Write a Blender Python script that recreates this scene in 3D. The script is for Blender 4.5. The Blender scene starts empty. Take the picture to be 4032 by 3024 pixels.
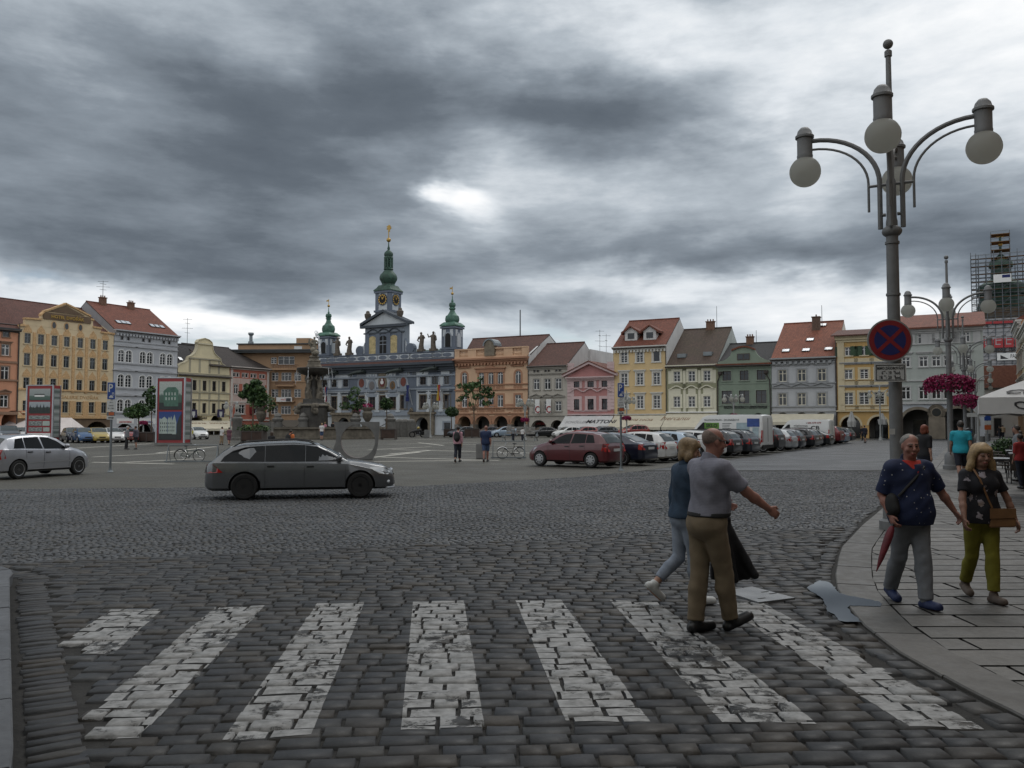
import bpy,bmesh,math,random
import numpy as np
from mathutils import Vector,Matrix
S=bpy.context.scene
COL=S.collection
RAD=math.radians
random.seed(7)
rng=np.random.default_rng(7)
H=1.85
F=3307.5
HY=1667.5
PITCH=math.atan((HY-1512)/F)
cd=bpy.data.cameras.new('camera')
cam=bpy.data.objects.new('camera',cd)
COL.objects.link(cam)
cd.sensor_width=36
cd.lens=36*F/4032
cd.clip_start=0.05
cd.clip_end=3000
cam.location=(0,0,H)
cam.rotation_euler=(math.pi/2+PITCH,0,0)
S.camera=cam
S.view_settings.view_transform='Standard'
S.view_settings.look='None'
S.view_settings.exposure=0.0
S.view_settings.gamma=1
S.render.film_transparent=False
try:
 S.cycles.use_denoising=True
 S.cycles.max_bounces=6
 S.cycles.diffuse_bounces=3
 S.cycles.glossy_bounces=3
 S.cycles.transparent_max_bounces=12
 S.cycles.caustics_reflective=False
 S.cycles.caustics_refractive=False
except Exception:
 pass
class NT:
 def __init__(s,nt):
  s.nt=nt
  s.N=nt.nodes
  s.L=nt.links
 def new(s,t,**kw):
  n=s.N.new(t)
  for k,v in kw.items():
   setattr(n,k,v)
  return n
 def put(s,sock,v):
  if isinstance(v,bpy.types.NodeSocket):
   s.L.new(v,sock)
  elif v is not None:
   sock.default_value=v
 def m(s,op,a,b=None,c=None,clamp=False):
  n=s.new('ShaderNodeMath',operation=op)
  n.use_clamp=clamp
  s.put(n.inputs[0],a)
  if b is not None:s.put(n.inputs[1],b)
  if c is not None:s.put(n.inputs[2],c)
  return n.outputs[0]
 def mix(s,f,a,b,mode='MIX'):
  n=s.new('ShaderNodeMix',data_type='RGBA',blend_type=mode)
  s.put(n.inputs[0],f)
  for i,v in((6,a),(7,b)):
   if isinstance(v,(tuple,list)):v=tuple(v)+(1,)if len(v)==3 else v
   s.put(n.inputs[i],v)
  return n.outputs[2]
 def noise(s,vec,scale,detail=4,rough=.5,dist=0,out=0):
  n=s.new('ShaderNodeTexNoise')
  s.put(n.inputs['Vector'],vec)
  s.put(n.inputs['Scale'],scale)
  s.put(n.inputs['Detail'],detail)
  s.put(n.inputs['Roughness'],rough)
  s.put(n.inputs['Distortion'],dist)
  return n.outputs[out]
 def ramp(s,f,stops,interp='LINEAR'):
  n=s.new('ShaderNodeValToRGB')
  n.color_ramp.interpolation=interp
  e=n.color_ramp.elements
  while len(e)<len(stops):e.new(.5)
  for el,(p,c)in zip(e,stops):
   el.position=p
   el.color=(c,c,c,1)if not isinstance(c,(tuple,list))else tuple(c)+(1,)
  s.put(n.inputs[0],f)
  return n.outputs[0]
 def sep(s,v):
  n=s.new('ShaderNodeSeparateXYZ')
  s.put(n.inputs[0],v)
  return n.outputs
 def comb(s,x,y,z):
  n=s.new('ShaderNodeCombineXYZ')
  s.put(n.inputs[0],x);s.put(n.inputs[1],y);s.put(n.inputs[2],z)
  return n.outputs[0]
 def mapr(s,v,a,b,c,d,smooth=False):
  n=s.new('ShaderNodeMapRange')
  if smooth:n.interpolation_type='SMOOTHSTEP'
  s.put(n.inputs[0],v)
  for i,x in enumerate((a,b,c,d)):n.inputs[i+1].default_value=x
  return n.outputs[0]
SUN_AZ,SUN_EL=32.0,52.0
W=bpy.data.worlds.new('World')
S.world=W
W.use_nodes=True
W.node_tree.nodes.clear()
n=NT(W.node_tree)
tc=n.new('ShaderNodeTexCoord')
x,y,z=n.sep(tc.outputs['Generated'])
az0=n.m('ARCTAN2',x,y)
el0=n.m('ARCSINE',z)
wn=n.sep(n.noise(n.comb(n.m('MULTIPLY',az0,2.6),n.m('MULTIPLY',el0,6.0),0.7),1.7,5,.58,.25,1))
az=n.m('ADD',az0,n.m('MULTIPLY',n.m('SUBTRACT',wn[0],.5),.20))
el=n.m('ADD',el0,n.m('MULTIPLY',n.m('SUBTRACT',wn[1],.5),.10))
zc=n.m('ADD',n.m('MAXIMUM',z,0.0),0.10)
cp=n.comb(n.m('DIVIDE',x,zc),n.m('DIVIDE',y,zc),0.0)
warp=n.noise(cp,0.55,3,.5,0,1)
wv=n.new('ShaderNodeVectorMath',operation='MULTIPLY_ADD')
n.put(wv.inputs[0],warp);wv.inputs[1].default_value=(.4,.3,0);n.put(wv.inputs[2],cp)
wp=wv.outputs[0]
big=n.noise(wp,0.5,5,.5)
fine=n.noise(wp,1.7,8,.60)
eh=n.m('MULTIPLY',n.m('POWER',n.m('ADD',n.m('MAXIMUM',el0,0.0),.015),.55),5.2)
puff=n.noise(n.comb(n.m('MULTIPLY',az0,2.3),n.m('ADD',eh,n.m('MULTIPLY',az0,.25)),0.3),1.7,10,.54,.10)
wisp=n.noise(n.comb(n.m('MULTIPLY',az0,3.6),n.m('MULTIPLY',eh,2.6),4.3),2.0,9,.60,.1)
def blob(px,py,sx,sy,amp,tilt=0):
 a0=math.atan2(px-1106,1814)
 e0=math.atan2(915-py,math.hypot(px-1106,1814))
 da=n.m('SUBTRACT',az,a0)
 de=n.m('SUBTRACT',el,e0)
 if tilt:
  c,t=math.cos(RAD(tilt)),math.sin(RAD(tilt))
  da,de=(n.m('ADD',n.m('MULTIPLY',da,c),n.m('MULTIPLY',de,t)),n.m('SUBTRACT',n.m('MULTIPLY',de,c),n.m('MULTIPLY',da,t)))
 u=n.m('DIVIDE',da,sx/1814)
 v=n.m('DIVIDE',de,sy/1814)
 r=n.m('ADD',n.m('MULTIPLY',u,u),n.m('MULTIPLY',v,v))
 return n.m('MULTIPLY',n.m('POWER',2.718,n.m('MULTIPLY',r,-1.0)),amp)
BLOBS=[(150,460,620,120,-.24,-4),(430,230,420,120,-.20,0),(860,200,380,120,-.26,-8),(1320,255,300,85,-.30,-8),(640,390,260,75,-.10,0),(1560,150,200,60,-.10,10),(520,60,180,55,.17,0),(900,60,110,60,.05,0),(0,60,120,60,.06,0),(1500,20,420,90,.27,-6),(2080,110,330,190,.40,0),(1000,440,85,42,.34,-25),(1110,380,110,55,.22,0),(985,420,45,26,.25,-20),(1330,440,260,80,.13,0),(1720,330,140,130,.20,20),(800,350,90,30,.14,-15),(2000,430,240,95,-.22,0),(1830,555,320,45,-.24,-4),(2180,580,160,60,-.20,0),(200,650,420,42,.30,-6),(620,705,420,40,.20,-3),(880,575,420,45,-.16,0),(1280,600,330,36,.24,-4),(1720,640,330,36,.26,-3),(1250,660,520,20,-.12,0),(1106,725,1700,66,.22,0),(2010,640,120,60,.30,0),(420,590,500,28,-.10,-5),(1450,545,300,30,-.05,0),(60,605,70,16,-.12,0),]
tot=None
for b in BLOBS:
 o=blob(*b)
 tot=o if tot is None else n.m('ADD',tot,o)
front=n.mapr(n.m('ABSOLUTE',az),0.75,1.6,0.0,1.0,True)
up=n.mapr(el,0.62,1.1,0.0,0.26,True)
val=n.m('ADD',n.m('ADD',.50,n.m('MULTIPLY',tot,.92)),n.m('ADD',n.m('MULTIPLY',front,.30),up))
tex=n.m('ADD',n.m('ADD',n.m('MULTIPLY',n.m('SUBTRACT',big,.5),.18),n.m('MULTIPLY',n.m('SUBTRACT',puff,.5),.56)),n.m('ADD',n.m('MULTIPLY',n.m('SUBTRACT',fine,.5),.05),n.m('MULTIPLY',n.m('SUBTRACT',wisp,.5),.46)))
val=n.m('ADD',val,tex,clamp=True)
ccol=n.ramp(val,[(0.0,(.088,.108,.134)),(.22,(.134,.160,.192)),(.42,(.250,.290,.336)),(.60,(.455,.508,.562)),(.76,(.74,.785,.83)),(.90,(.94,.96,.98)),(1.0,(1.04,1.04,1.04))])
sky=n.new('ShaderNodeTexSky')
sky.sky_type='NISHITA'
sky.sun_disc=False
sky.sun_elevation=RAD(SUN_EL)
sky.sun_rotation=RAD(SUN_AZ)
bsky=n.new('ShaderNodeBackground')
n.put(bsky.inputs[0],sky.outputs[0]);bsky.inputs[1].default_value=0.09
bcl=n.new('ShaderNodeBackground')
n.put(bcl.inputs[0],ccol);bcl.inputs[1].default_value=1.0
gap=n.m('ADD',n.m('ADD',blob(560,742,130,22,.95),blob(1235,725,95,22,.8)),n.m('ADD',blob(30,603,70,10,.55),blob(60,560,400,8,.0)))
gap=n.m('MULTIPLY',gap,n.mapr(fine,.40,.56,.15,1.0,True),clamp=True)
ms=n.new('ShaderNodeMixShader')
n.put(ms.inputs[0],gap);n.L.new(bcl.outputs[0],ms.inputs[1]);n.L.new(bsky.outputs[0],ms.inputs[2])
wo=n.new('ShaderNodeOutputWorld')
n.L.new(ms.outputs[0],wo.inputs[0])
try:
 W.cycles.sampling_method='MANUAL'
 W.cycles.sample_map_resolution=512
except Exception:
 pass
ld=bpy.data.lights.new('sun','SUN')
ld.energy=0.9
ld.angle=RAD(28)
ld.color=(1.0,.97,.93)
sun=bpy.data.objects.new('sun',ld)
COL.objects.link(sun)
sd=Vector((math.sin(RAD(SUN_AZ))*math.cos(RAD(SUN_EL)),math.cos(RAD(SUN_AZ))*math.cos(RAD(SUN_EL)),math.sin(RAD(SUN_EL))))
sun.rotation_euler=(-sd).to_track_quat('-Z','Y').to_euler()
sun.location=sd*200
cP,sP=math.cos(PITCH),math.sin(PITCH)
def ray(X,Y):
 a,b=(X-2016)/F,(1512-Y)/F
 return Vector((a,cP-b*sP,sP+b*cP))
ZM=dict(A=(0,1100,2.0737),B=(640,1200,2.963),C=(1220,860,1.886),D=(1780,1180,2.963),E=(2380,1220,3.19),F=(2960,1220,3.19),G=(3400,880,1.885),H=(0,1640,2.9105),I=(700,1600,2.4043),J=(1560,1580,3.456),K=(2040,1600,3.16),L=(2640,1580,2.836),M=(2480,1680,1.975),N=(3400,1600,1.929),O=(3040,60,1.8438),P=(0,0,1.8228),Q=(0,2150,1.58),R=(1300,2150,1.58),T=(2632,2150,1.58),U=(3700,880,3.949),V=(3700,1300,2.765),X=(0,0,1.0))
ZM['P']=(0,0,2212/4032)
def px(z,x,y):
 a,b,s=ZM[z]
 return a+x/s,b+y/s
def gnd(z,x,y,h=0.0):
 r=ray(*px(z,x,y))
 t=(h-H)/r.z
 return Vector((r.x*t,r.y*t,h))
def at(z,x,y,d):
 r=ray(*px(z,x,y))
 t=d/r.y
 return Vector((r.x*t,d,H+r.z*t))
class Frame:
 def __init__(s,o,ang):
  s.o=Vector((o[0],o[1],0));s.a=ang
  s.u=Vector((math.cos(ang),math.sin(ang),0));s.n=Vector((-math.sin(ang),math.cos(ang),0))
 def tz(s,z,x,y,off=0.0):
  r=ray(*px(z,x,y))
  d=s.o+s.n*off
  t=(d.dot(s.n))/r.dot(s.n)
  p=r*t
  return(p-s.o).dot(s.u),H+p.z
 def w(s,t,y=0,z=0):
  return s.o+s.u*t+s.n*y+Vector((0,0,z))
KS=H/1.8
FR=Frame((-33.2*KS,145*KS),math.atan2(-.48,.877))
FL=Frame((-63.4*KS,115*KS),math.atan2(.877,.48))
V2=Vector((.48,.877,0))
U2=Vector((.877,-.48,0))
MATS={}
def mat(name,col,rough=.75,metal=0,var=.12,vs=1.5,bump=0,bs=30,spec=.5,dirt=0,coat=0,attr=None,emit=None):
 if name in MATS:return MATS[name]
 m_=bpy.data.materials.new(name)
 m_.use_nodes=True
 k=NT(m_.node_tree)
 p=k.N['Principled BSDF']
 p.inputs['Roughness'].default_value=rough
 p.inputs['Metallic'].default_value=metal
 p.inputs['Specular IOR Level'].default_value=spec
 if coat:p.inputs['Coat Weight'].default_value=coat;p.inputs['Coat Roughness'].default_value=.06
 tc_=k.new('ShaderNodeTexCoord').outputs['Object']
 c=tuple(col)+(1,)
 base=None
 if var:
  f=k.noise(tc_,vs,5,.6)
  f=k.mapr(f,.3,.7,0,1)
  base=k.mix(f,tuple(v*(1-var)for v in col),tuple(min(1,v*(1+var))for v in col))
  if dirt:
   s_=k.new('ShaderNodeMapping');s_.inputs['Scale'].default_value=(1.2,1.2,.18);k.put(s_.inputs[0],tc_)
   g=k.noise(s_.outputs[0],1.3,6,.65)
   g=k.mapr(g,.50,.72,0,dirt)
   base=k.mix(g,base,tuple(v*.55 for v in col))
  k.put(p.inputs['Base Color'],base)
 else:
  p.inputs['Base Color'].default_value=c
 if bump:
  b_=k.new('ShaderNodeBump');b_.inputs['Strength'].default_value=bump;b_.inputs['Distance'].default_value=.02
  k.put(b_.inputs['Height'],k.noise(tc_,bs,4,.6))
  k.L.new(b_.outputs[0],p.inputs['Normal'])
 if emit:
  p.inputs['Emission Color'].default_value=tuple(emit)+(1,);p.inputs['Emission Strength'].default_value=1
 MATS[name]=m_
 return m_
def tiles(name,col,var=.25,moss=None,rows=3.2):
 if name in MATS:return MATS[name]
 m_=bpy.data.materials.new(name);m_.use_nodes=True
 k=NT(m_.node_tree);p=k.N['Principled BSDF'];p.inputs['Roughness'].default_value=.8
 tc_=k.new('ShaderNodeTexCoord').outputs['Object']
 x,y,z=k.sep(tc_)
 v=k.comb(x,k.m('ADD',k.m('MULTIPLY',z,1.25),k.m('MULTIPLY',y,.35)),0)
 br=k.new('ShaderNodeTexBrick');k.put(br.inputs['Vector'],v)
 br.inputs['Scale'].default_value=1.0;br.inputs['Brick Width'].default_value=.22;br.inputs['Row Height'].default_value=1/rows
 br.inputs['Mortar Size'].default_value=.022;br.inputs['Bias'].default_value=0
 br.inputs['Color1'].default_value=tuple(c*(1-var)for c in col)+(1,)
 br.inputs['Color2'].default_value=tuple(min(1,c*(1+var))for c in col)+(1,)
 br.inputs['Mortar'].default_value=tuple(c*.42 for c in col)+(1,)
 f=k.mapr(k.noise(tc_,.55,6,.65),.35,.7,0,1)
 c2=k.mix(k.m('MULTIPLY',f,.45),br.outputs[0],tuple(c*.45 for c in(moss or col)))
 k.put(p.inputs['Base Color'],c2)
 b_=k.new('ShaderNodeBump');b_.inputs['Strength'].default_value=.5;b_.inputs['Distance'].default_value=.03
 k.put(b_.inputs['Height'],br.outputs[1]);b_.invert=True
 k.L.new(b_.outputs[0],p.inputs['Normal'])
 MATS[name]=m_
 return m_
def glass(name='window glass',col=(.018,.022,.026),rough=.07,spec=.6):
 return mat(name,col,rough,0,.3,.8,0,1,spec)
class MB:
 def __init__(s):
  s.v=[];s.f=[];s.m=[]
 def poly(s,pts,m=0):
  i=len(s.v)
  s.v+=[tuple(p)for p in pts]
  s.f.append(tuple(range(i,i+len(pts))));s.m.append(m)
  return s
 def box(s,x0,x1,y0,y1,z0,z1,m=0,rz=0,c=None):
  i=len(s.v)
  q=[(x0,y0,z0),(x1,y0,z0),(x1,y1,z0),(x0,y1,z0),(x0,y0,z1),(x1,y0,z1),(x1,y1,z1),(x0,y1,z1)]
  if rz:
   cx,cy=c or((x0+x1)/2,(y0+y1)/2)
   ca,sa=math.cos(rz),math.sin(rz)
   q=[(cx+(a-cx)*ca-(b-cy)*sa,cy+(a-cx)*sa+(b-cy)*ca,d)for a,b,d in q]
  s.v+=q
  for f in((0,3,2,1),(4,5,6,7),(0,1,5,4),(1,2,6,5),(2,3,7,6),(3,0,4,7)):
   s.f.append(tuple(i+a for a in f));s.m.append(m)
  return s
 def prism(s,pts,y0,y1,m=0,ax='xz'):
  def P(a,b,d):
   return(a,d,b)if ax=='xz' else(a,b,d)if ax=='xy' else(d,a,b)
  n_=len(pts);i=len(s.v)
  s.v+=[P(a,b,y0)for a,b in pts]+[P(a,b,y1)for a,b in pts]
  s.f.append(tuple(i+k for k in range(n_)));s.m.append(m)
  s.f.append(tuple(i+n_+k for k in reversed(range(n_))));s.m.append(m)
  for k in range(n_):
   l=(k+1)%n_
   s.f.append((i+k,i+n_+k,i+n_+l,i+l));s.m.append(m)
  return s
 def tube(s,pts,r,nseg=8,m=0,caps=True):
  pts=[Vector(p)for p in pts]
  rs=r if isinstance(r,(list,tuple))else[r]*len(pts)
  i0=len(s.v)
  up=None
  for k,p in enumerate(pts):
   d=(pts[min(k+1,len(pts)-1)]-pts[max(k-1,0)]).normalized()
   if up is None:
    up=Vector((0,0,1))if abs(d.z)<.9 else Vector((1,0,0))
   a=d.cross(up)
   if a.length<1e-4:a=d.cross(Vector((1,0,0)))
   a.normalize();b=a.cross(d).normalized();up=b
   for j in range(nseg):
    t=2*math.pi*j/nseg
    s.v.append(tuple(p+(a*math.cos(t)+b*math.sin(t))*rs[k]))
  for k in range(len(pts)-1):
   for j in range(nseg):
    l=(j+1)%nseg
    s.f.append((i0+k*nseg+j,i0+k*nseg+l,i0+(k+1)*nseg+l,i0+(k+1)*nseg+j));s.m.append(m)
  if caps:
   s.f.append(tuple(i0+j for j in reversed(range(nseg))));s.m.append(m)
   e=i0+(len(pts)-1)*nseg
   s.f.append(tuple(e+j for j in range(nseg)));s.m.append(m)
  return s
 def lathe(s,prof,c=(0,0,0),nseg=16,m=0,rot=0,sq=False,axis='z',sx=1,sy=1):
  i0=len(s.v)
  if sq:nseg=4
  for r,z in prof:
   for j in range(nseg):
    t=2*math.pi*(j+(.5 if sq else 0))/nseg+rot
    q=r*(math.sqrt(2)if sq else 1)
    a,b=q*math.cos(t)*sx,q*math.sin(t)*sy
    s.v.append((c[0]+a,c[1]+b,c[2]+z)if axis=='z' else(c[0]+a,c[1]+z,c[2]+b)if axis=='y' else(c[0]+z,c[1]+a,c[2]+b))
  for k in range(len(prof)-1):
   for j in range(nseg):
    l=(j+1)%nseg
    s.f.append((i0+k*nseg+j,i0+k*nseg+l,i0+(k+1)*nseg+l,i0+(k+1)*nseg+j));s.m.append(m)
  s.f.append(tuple(i0+j for j in reversed(range(nseg))));s.m.append(m)
  e=i0+(len(prof)-1)*nseg
  s.f.append(tuple(e+j for j in range(nseg)));s.m.append(m)
  return s
 def ball(s,c,r,nu=12,nv=8,m=0):
  rx,ry,rz=r if isinstance(r,(tuple,list))else(r,r,r)
  i0=len(s.v)
  for k in range(nv+1):
   ph=-math.pi/2+math.pi*k/nv
   q=max(math.cos(ph),.001)
   for j in range(nu):
    t=2*math.pi*j/nu
    s.v.append((c[0]+rx*q*math.cos(t),c[1]+ry*q*math.sin(t),c[2]+rz*math.sin(ph)))
  for k in range(nv):
   for j in range(nu):
    l=(j+1)%nu
    s.f.append((i0+k*nu+j,i0+k*nu+l,i0+(k+1)*nu+l,i0+(k+1)*nu+j));s.m.append(m)
  return s
 def add(s,me,M=None,m=0):
  i=len(s.v)
  for v in me.vertices:
   s.v.append(tuple(M@v.co if M else v.co))
  for p in me.polygons:
   s.f.append(tuple(i+a for a in p.vertices));s.m.append(m)
  return s
 def mesh(s,name,mats,smooth=False):
  me=bpy.data.meshes.new(name)
  me.from_pydata(s.v,[],s.f)
  for m_ in(mats if isinstance(mats,(list,tuple))else[mats]):me.materials.append(m_)
  me.polygons.foreach_set('material_index',s.m)
  if smooth:
   me.polygons.foreach_set('use_smooth',[True]*len(me.polygons))
  me.update()
  return me
 def build(s,name,mats,parent=None,smooth=False,loc=None,rz=None):
  me=s.mesh(name,mats,smooth)
  if smooth:autosmooth(me)
  return link(name,me,parent,loc,rz)
def autosmooth(me,ang=38):
 try:
  me.set_sharp_from_angle(angle=RAD(ang))
 except Exception:
  pass
def link(name,me,parent=None,loc=None,rz=None):
 o=bpy.data.objects.new(name,me)
 COL.objects.link(o)
 if parent is not None:o.parent=parent
 if loc is not None:o.location=loc
 if rz is not None:o.rotation_euler=(0,0,rz)
 return o
def tag(o,label=None,cat=None,group=None,kind=None):
 if label:o['label']=label
 if cat:o['category']=cat
 if group:o['group']=group
 if kind:o['kind']=kind
 return o
def thing(name,label,cat,loc=(0,0,0),rz=0,group=None):
 o=bpy.data.objects.new(name,None)
 o.empty_display_size=.2
 COL.objects.link(o)
 o.location=loc;o.rotation_euler=(0,0,rz)
 return tag(o,label,cat,group)
def copy_tree(o,parent=None,skip=()):
 c=o.copy();COL.objects.link(c);c.parent=parent
 for ch in list(o.children):
  if ch.name.split('.')[0]in skip:continue
  copy_tree(ch,c,skip)
 return c
def dup(o,loc,rz,label=None,group=None):
 c=copy_tree(o)
 c.location=loc;c.rotation_euler=(0,0,rz)
 if label:c['label']=label
 if group:c['group']=group
 return c
TEXTS=['HOTEL DVOŘÁK','GALERIE DVOŘÁK','Čedok','Budvarka','MATTONI','SCHÖLLER','PENZION A RESTAURACE U ČERNÉHO MEDVĚDA','SKLOCENTRUM - SKLENÁŘSTVÍ','SKLO','606 079 079','PŮJČOVNA','DODÁVEK','CB','WWW.PUJCOVNADODAVEK-CB.CZ','MIMO ZÁSOBOVÁNÍ','6   - 10   hod.','18   - 20   hod.','00','P','C','Oberbank','Coca-Cola','tubag','PAMÁTKY CB','mall','Černá kočka','Mercantil','ZASTAVÁRNA','VINOTÉKA','13','JEN','DENNĚ','8-18h','TAXI','BUS','Galerie']
TXT={}
def make_texts():
 objs={}
 for t in TEXTS:
  c=bpy.data.curves.new('lettering','FONT')
  c.body=t
  c.align_x='CENTER'
  c.extrude=.02
  c.resolution_u=2
  if t in('Coca-Cola','Černá kočka','Mercantil','Budvarka','Čedok'):c.shear=.35
  if t in('SKLO','CB','606 079 079','PŮJČOVNA','DODÁVEK','MIMO ZÁSOBOVÁNÍ','6   - 10   hod.','18   - 20   hod.','P','C','HOTEL DVOŘÁK','tubag','Coca-Cola','MATTONI'):c.offset=.018
  o=bpy.data.objects.new('lettering',c)
  COL.objects.link(o)
  objs[t]=o
 dg=bpy.context.evaluated_depsgraph_get()
 dg.update()
 for t,o in objs.items():
  me=bpy.data.meshes.new_from_object(o.evaluated_get(dg))
  v=np.array([q.co[:]for q in me.vertices])
  lo,hi=v.min(0),v.max(0)
  TXT[t]=(me,lo,hi)
 for o in objs.values():
  c=o.data
  bpy.data.objects.remove(o)
  bpy.data.curves.remove(c)
make_texts()
def text_into(mb,t,cx,z0,h=None,w=None,y=0,m=0,thick=.012,flipz=False):
 me,lo,hi=TXT[t]
 sh=(h or 1)/(hi[1]-lo[1])
 sw=w/(hi[0]-lo[0])if w else sh
 if h is None:sh=sw
 mx=(lo[0]+hi[0])/2
 i=len(mb.v)
 for q in me.vertices:
  zz=(q.co[1]-lo[1])*sh
  if flipz:zz=-zz
  mb.v.append((cx+(q.co[0]-mx)*sw,y-thick*(1 if q.co[2]>0 else 0),z0+zz))
 for p in me.polygons:
  mb.f.append(tuple(i+a for a in p.vertices));mb.m.append(m)
 return mb
def line_pts(lst):
 return[gnd(*a)for a in lst]
EDGE=[Vector((-400,30,0)),Vector((-60,25.2,0))]+line_pts([('H',0,825),('R',398,-380),('I',2212,752),('K',800,868),('K',1500,800)])
_e=gnd('L',1000,600)
EDGE+=[_e,_e+V2*30,_e+V2*62]
LANE=math.atan2(.56,1.8)
LD=Vector((math.cos(LANE),math.sin(LANE),0));LN=Vector((-math.sin(LANE),math.cos(LANE),0))
BAND0=gnd('P',1000,1172).dot(LN)
KERB=[Vector((3.16,1.0,0))]+[Vector((a.x,a.y,0))for a in line_pts([('T',2212,1060),('T',1900,910),('T',1430,650),('T',1210,480),('T',1115,365),('T',1050,260),('T',1038,170),('T',1060,60),('T',1080,0)])]
KERB+=[Vector((6.35*KS-.15,15.0*KS,0)),Vector((8.0*KS,18.2*KS,0))]
KERB+=[KERB[-1]+V2*d for d in(10,40,82)]
LK=[Vector((-.95,1.4,0)),gnd('P',28,1659),gnd('P',22,1400),gnd('P',20,1262)]
LK+=[LK[-1]+Vector(d)for d in((-.12,.32,0),(-.45,.62,0),(-1.0,.80,0),(-12,1.6,0))]
def side_of(poly,p):
 best=None
 for a,b in zip(poly,poly[1:]):
  d=b-a;L_=d.length_squared
  t=max(0,min(1,(p-a).dot(d)/L_))if L_ else 0
  q=a+d*t
  r=(p-q)
  s_=d.x*r.y-d.y*r.x
  k=r.length
  if best is None or k<best[0]-1e-6:best=(k,s_)
 return best[0]if best[1]>=0 else-best[0]
def sides(poly,P):
 best=np.full(len(P),1e9);sg=np.ones(len(P))
 for a,b in zip(poly,poly[1:]):
  d=np.array([b.x-a.x,b.y-a.y]);L_=(d*d).sum()
  r0=P-np.array([a.x,a.y])
  t=np.clip((r0@d)/max(L_,1e-9),0,1)
  r=r0-t[:,None]*d
  k=np.hypot(r[:,0],r[:,1])
  s_=d[0]*r[:,1]-d[1]*r[:,0]
  m_=k<best-1e-7
  best[m_]=k[m_];sg[m_]=np.where(s_[m_]>=0,1,-1)
 return best*sg
def seen(P,extra=1.6,k=.70):
 return np.abs(P[:,0])<k*P[:,1]+extra
def stone_mat(name,cols,rough=.5,bump=.5,bs=60,joint=None):
 m_=bpy.data.materials.new(name);m_.use_nodes=True
 k=NT(m_.node_tree);p=k.N['Principled BSDF']
 at_=k.new('ShaderNodeAttribute',attribute_name='tone').outputs['Fac']
 tc_=k.new('ShaderNodeTexCoord').outputs['Object']
 c=k.ramp(at_,[(i/(len(cols)-1),q)for i,q in enumerate(cols)])
 f=k.mapr(k.noise(tc_,14,5,.65),.3,.72,0,1)
 c=k.mix(f,k.mix(.0,c,c),k.mix(1.0,c,(1.45,1.43,1.4),'MULTIPLY'))
 g=k.mapr(k.noise(tc_,.35,4,.6),.35,.7,.75,1.25)
 c=k.mix(1.0,c,k.comb(g,g,g),'MULTIPLY')
 k.put(p.inputs['Base Color'],c)
 k.put(p.inputs['Roughness'],k.mapr(k.noise(tc_,5,4,.6),.3,.7,rough-.12,rough+.16))
 p.inputs['Specular IOR Level'].default_value=.38
 b_=k.new('ShaderNodeBump');b_.inputs['Strength'].default_value=bump;b_.inputs['Distance'].default_value=.006
 k.put(b_.inputs['Height'],k.noise(tc_,bs,6,.7))
 k.L.new(b_.outputs[0],p.inputs['Normal'])
 return m_
def ground_far(name,c1,c2,cell=.11,lanes=None,rough=.6,lines=None):
 m_=bpy.data.materials.new(name);m_.use_nodes=True
 k=NT(m_.node_tree);p=k.N['Principled BSDF']
 tc_=k.new('ShaderNodeTexCoord').outputs['Object']
 x,y,z=k.sep(tc_)
 ca,sa=math.cos(LANE),math.sin(LANE)
 u=k.m('ADD',k.m('MULTIPLY',x,ca),k.m('MULTIPLY',y,sa))
 v=k.m('SUBTRACT',k.m('MULTIPLY',y,ca),k.m('MULTIPLY',x,sa))
 w_=k.m('PINGPONG',v,.65)
 w_=k.m('DIVIDE',w_,.65)
 bul=k.m('MULTIPLY',k.m('MULTIPLY',w_,w_),-.42)
 vec=k.comb(v,k.m('ADD',u,bul),0)
 br=k.new('ShaderNodeTexBrick');k.put(br.inputs['Vector'],vec)
 br.inputs['Scale'].default_value=1;br.inputs['Brick Width'].default_value=cell;br.inputs['Row Height'].default_value=cell
 br.inputs['Mortar Size'].default_value=.012;br.inputs['Mortar Smooth'].default_value=.3
 br.inputs['Color1'].default_value=tuple(c1)+(1,);br.inputs['Color2'].default_value=tuple(c2)+(1,)
 br.inputs['Mortar'].default_value=tuple(a*.35 for a in c1)+(1,)
 g=k.mapr(k.noise(tc_,.16,6,.62),.3,.7,.78,1.22)
 g2=k.mapr(k.noise(tc_,2.4,5,.65),.3,.7,.86,1.14)
 gg=k.m('MULTIPLY',g,g2)
 c=k.mix(1.0,br.outputs[0],k.comb(gg,gg,gg),'MULTIPLY')
 k.put(p.inputs['Base Color'],c)
 k.put(p.inputs['Roughness'],k.mapr(k.noise(tc_,.5,4,.6),.3,.7,rough-.1,rough+.12))
 p.inputs['Specular IOR Level'].default_value=.4
 b_=k.new('ShaderNodeBump');b_.inputs['Strength'].default_value=.8;b_.inputs['Distance'].default_value=.012
 k.put(b_.inputs['Height'],k.m('ADD',k.m('MULTIPLY',br.outputs[1],-1),k.m('MULTIPLY',k.noise(tc_,9,3,.6),.9)))
 k.L.new(b_.outputs[0],p.inputs['Normal'])
 return m_
ROADC=((.060,.062,.066),(.082,.084,.088))
m_road_far=ground_far('fan paving of the road',(.050,.054,.059),(.068,.073,.079),.12,rough=.52)
m_square=ground_far('small setts of the square',(.086,.083,.069),(.110,.106,.088),.10,rough=.66)
m_joint=mat('joint sand',(.022,.021,.019),.95,var=.4,vs=9,bump=.5,bs=50)
m_setts=stone_mat('large granite setts',[(.018,.0185,.0195),(.026,.027,.0285),(.032,.033,.0335),(.024,.026,.030),(.034,.029,.023),(.040,.0395,.038)],.56)
m_small=stone_mat('small granite setts',[(.042,.045,.049),(.057,.061,.066),(.067,.071,.076),(.053,.058,.065),(.060,.059,.055),(.078,.081,.086)],.52)
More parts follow.
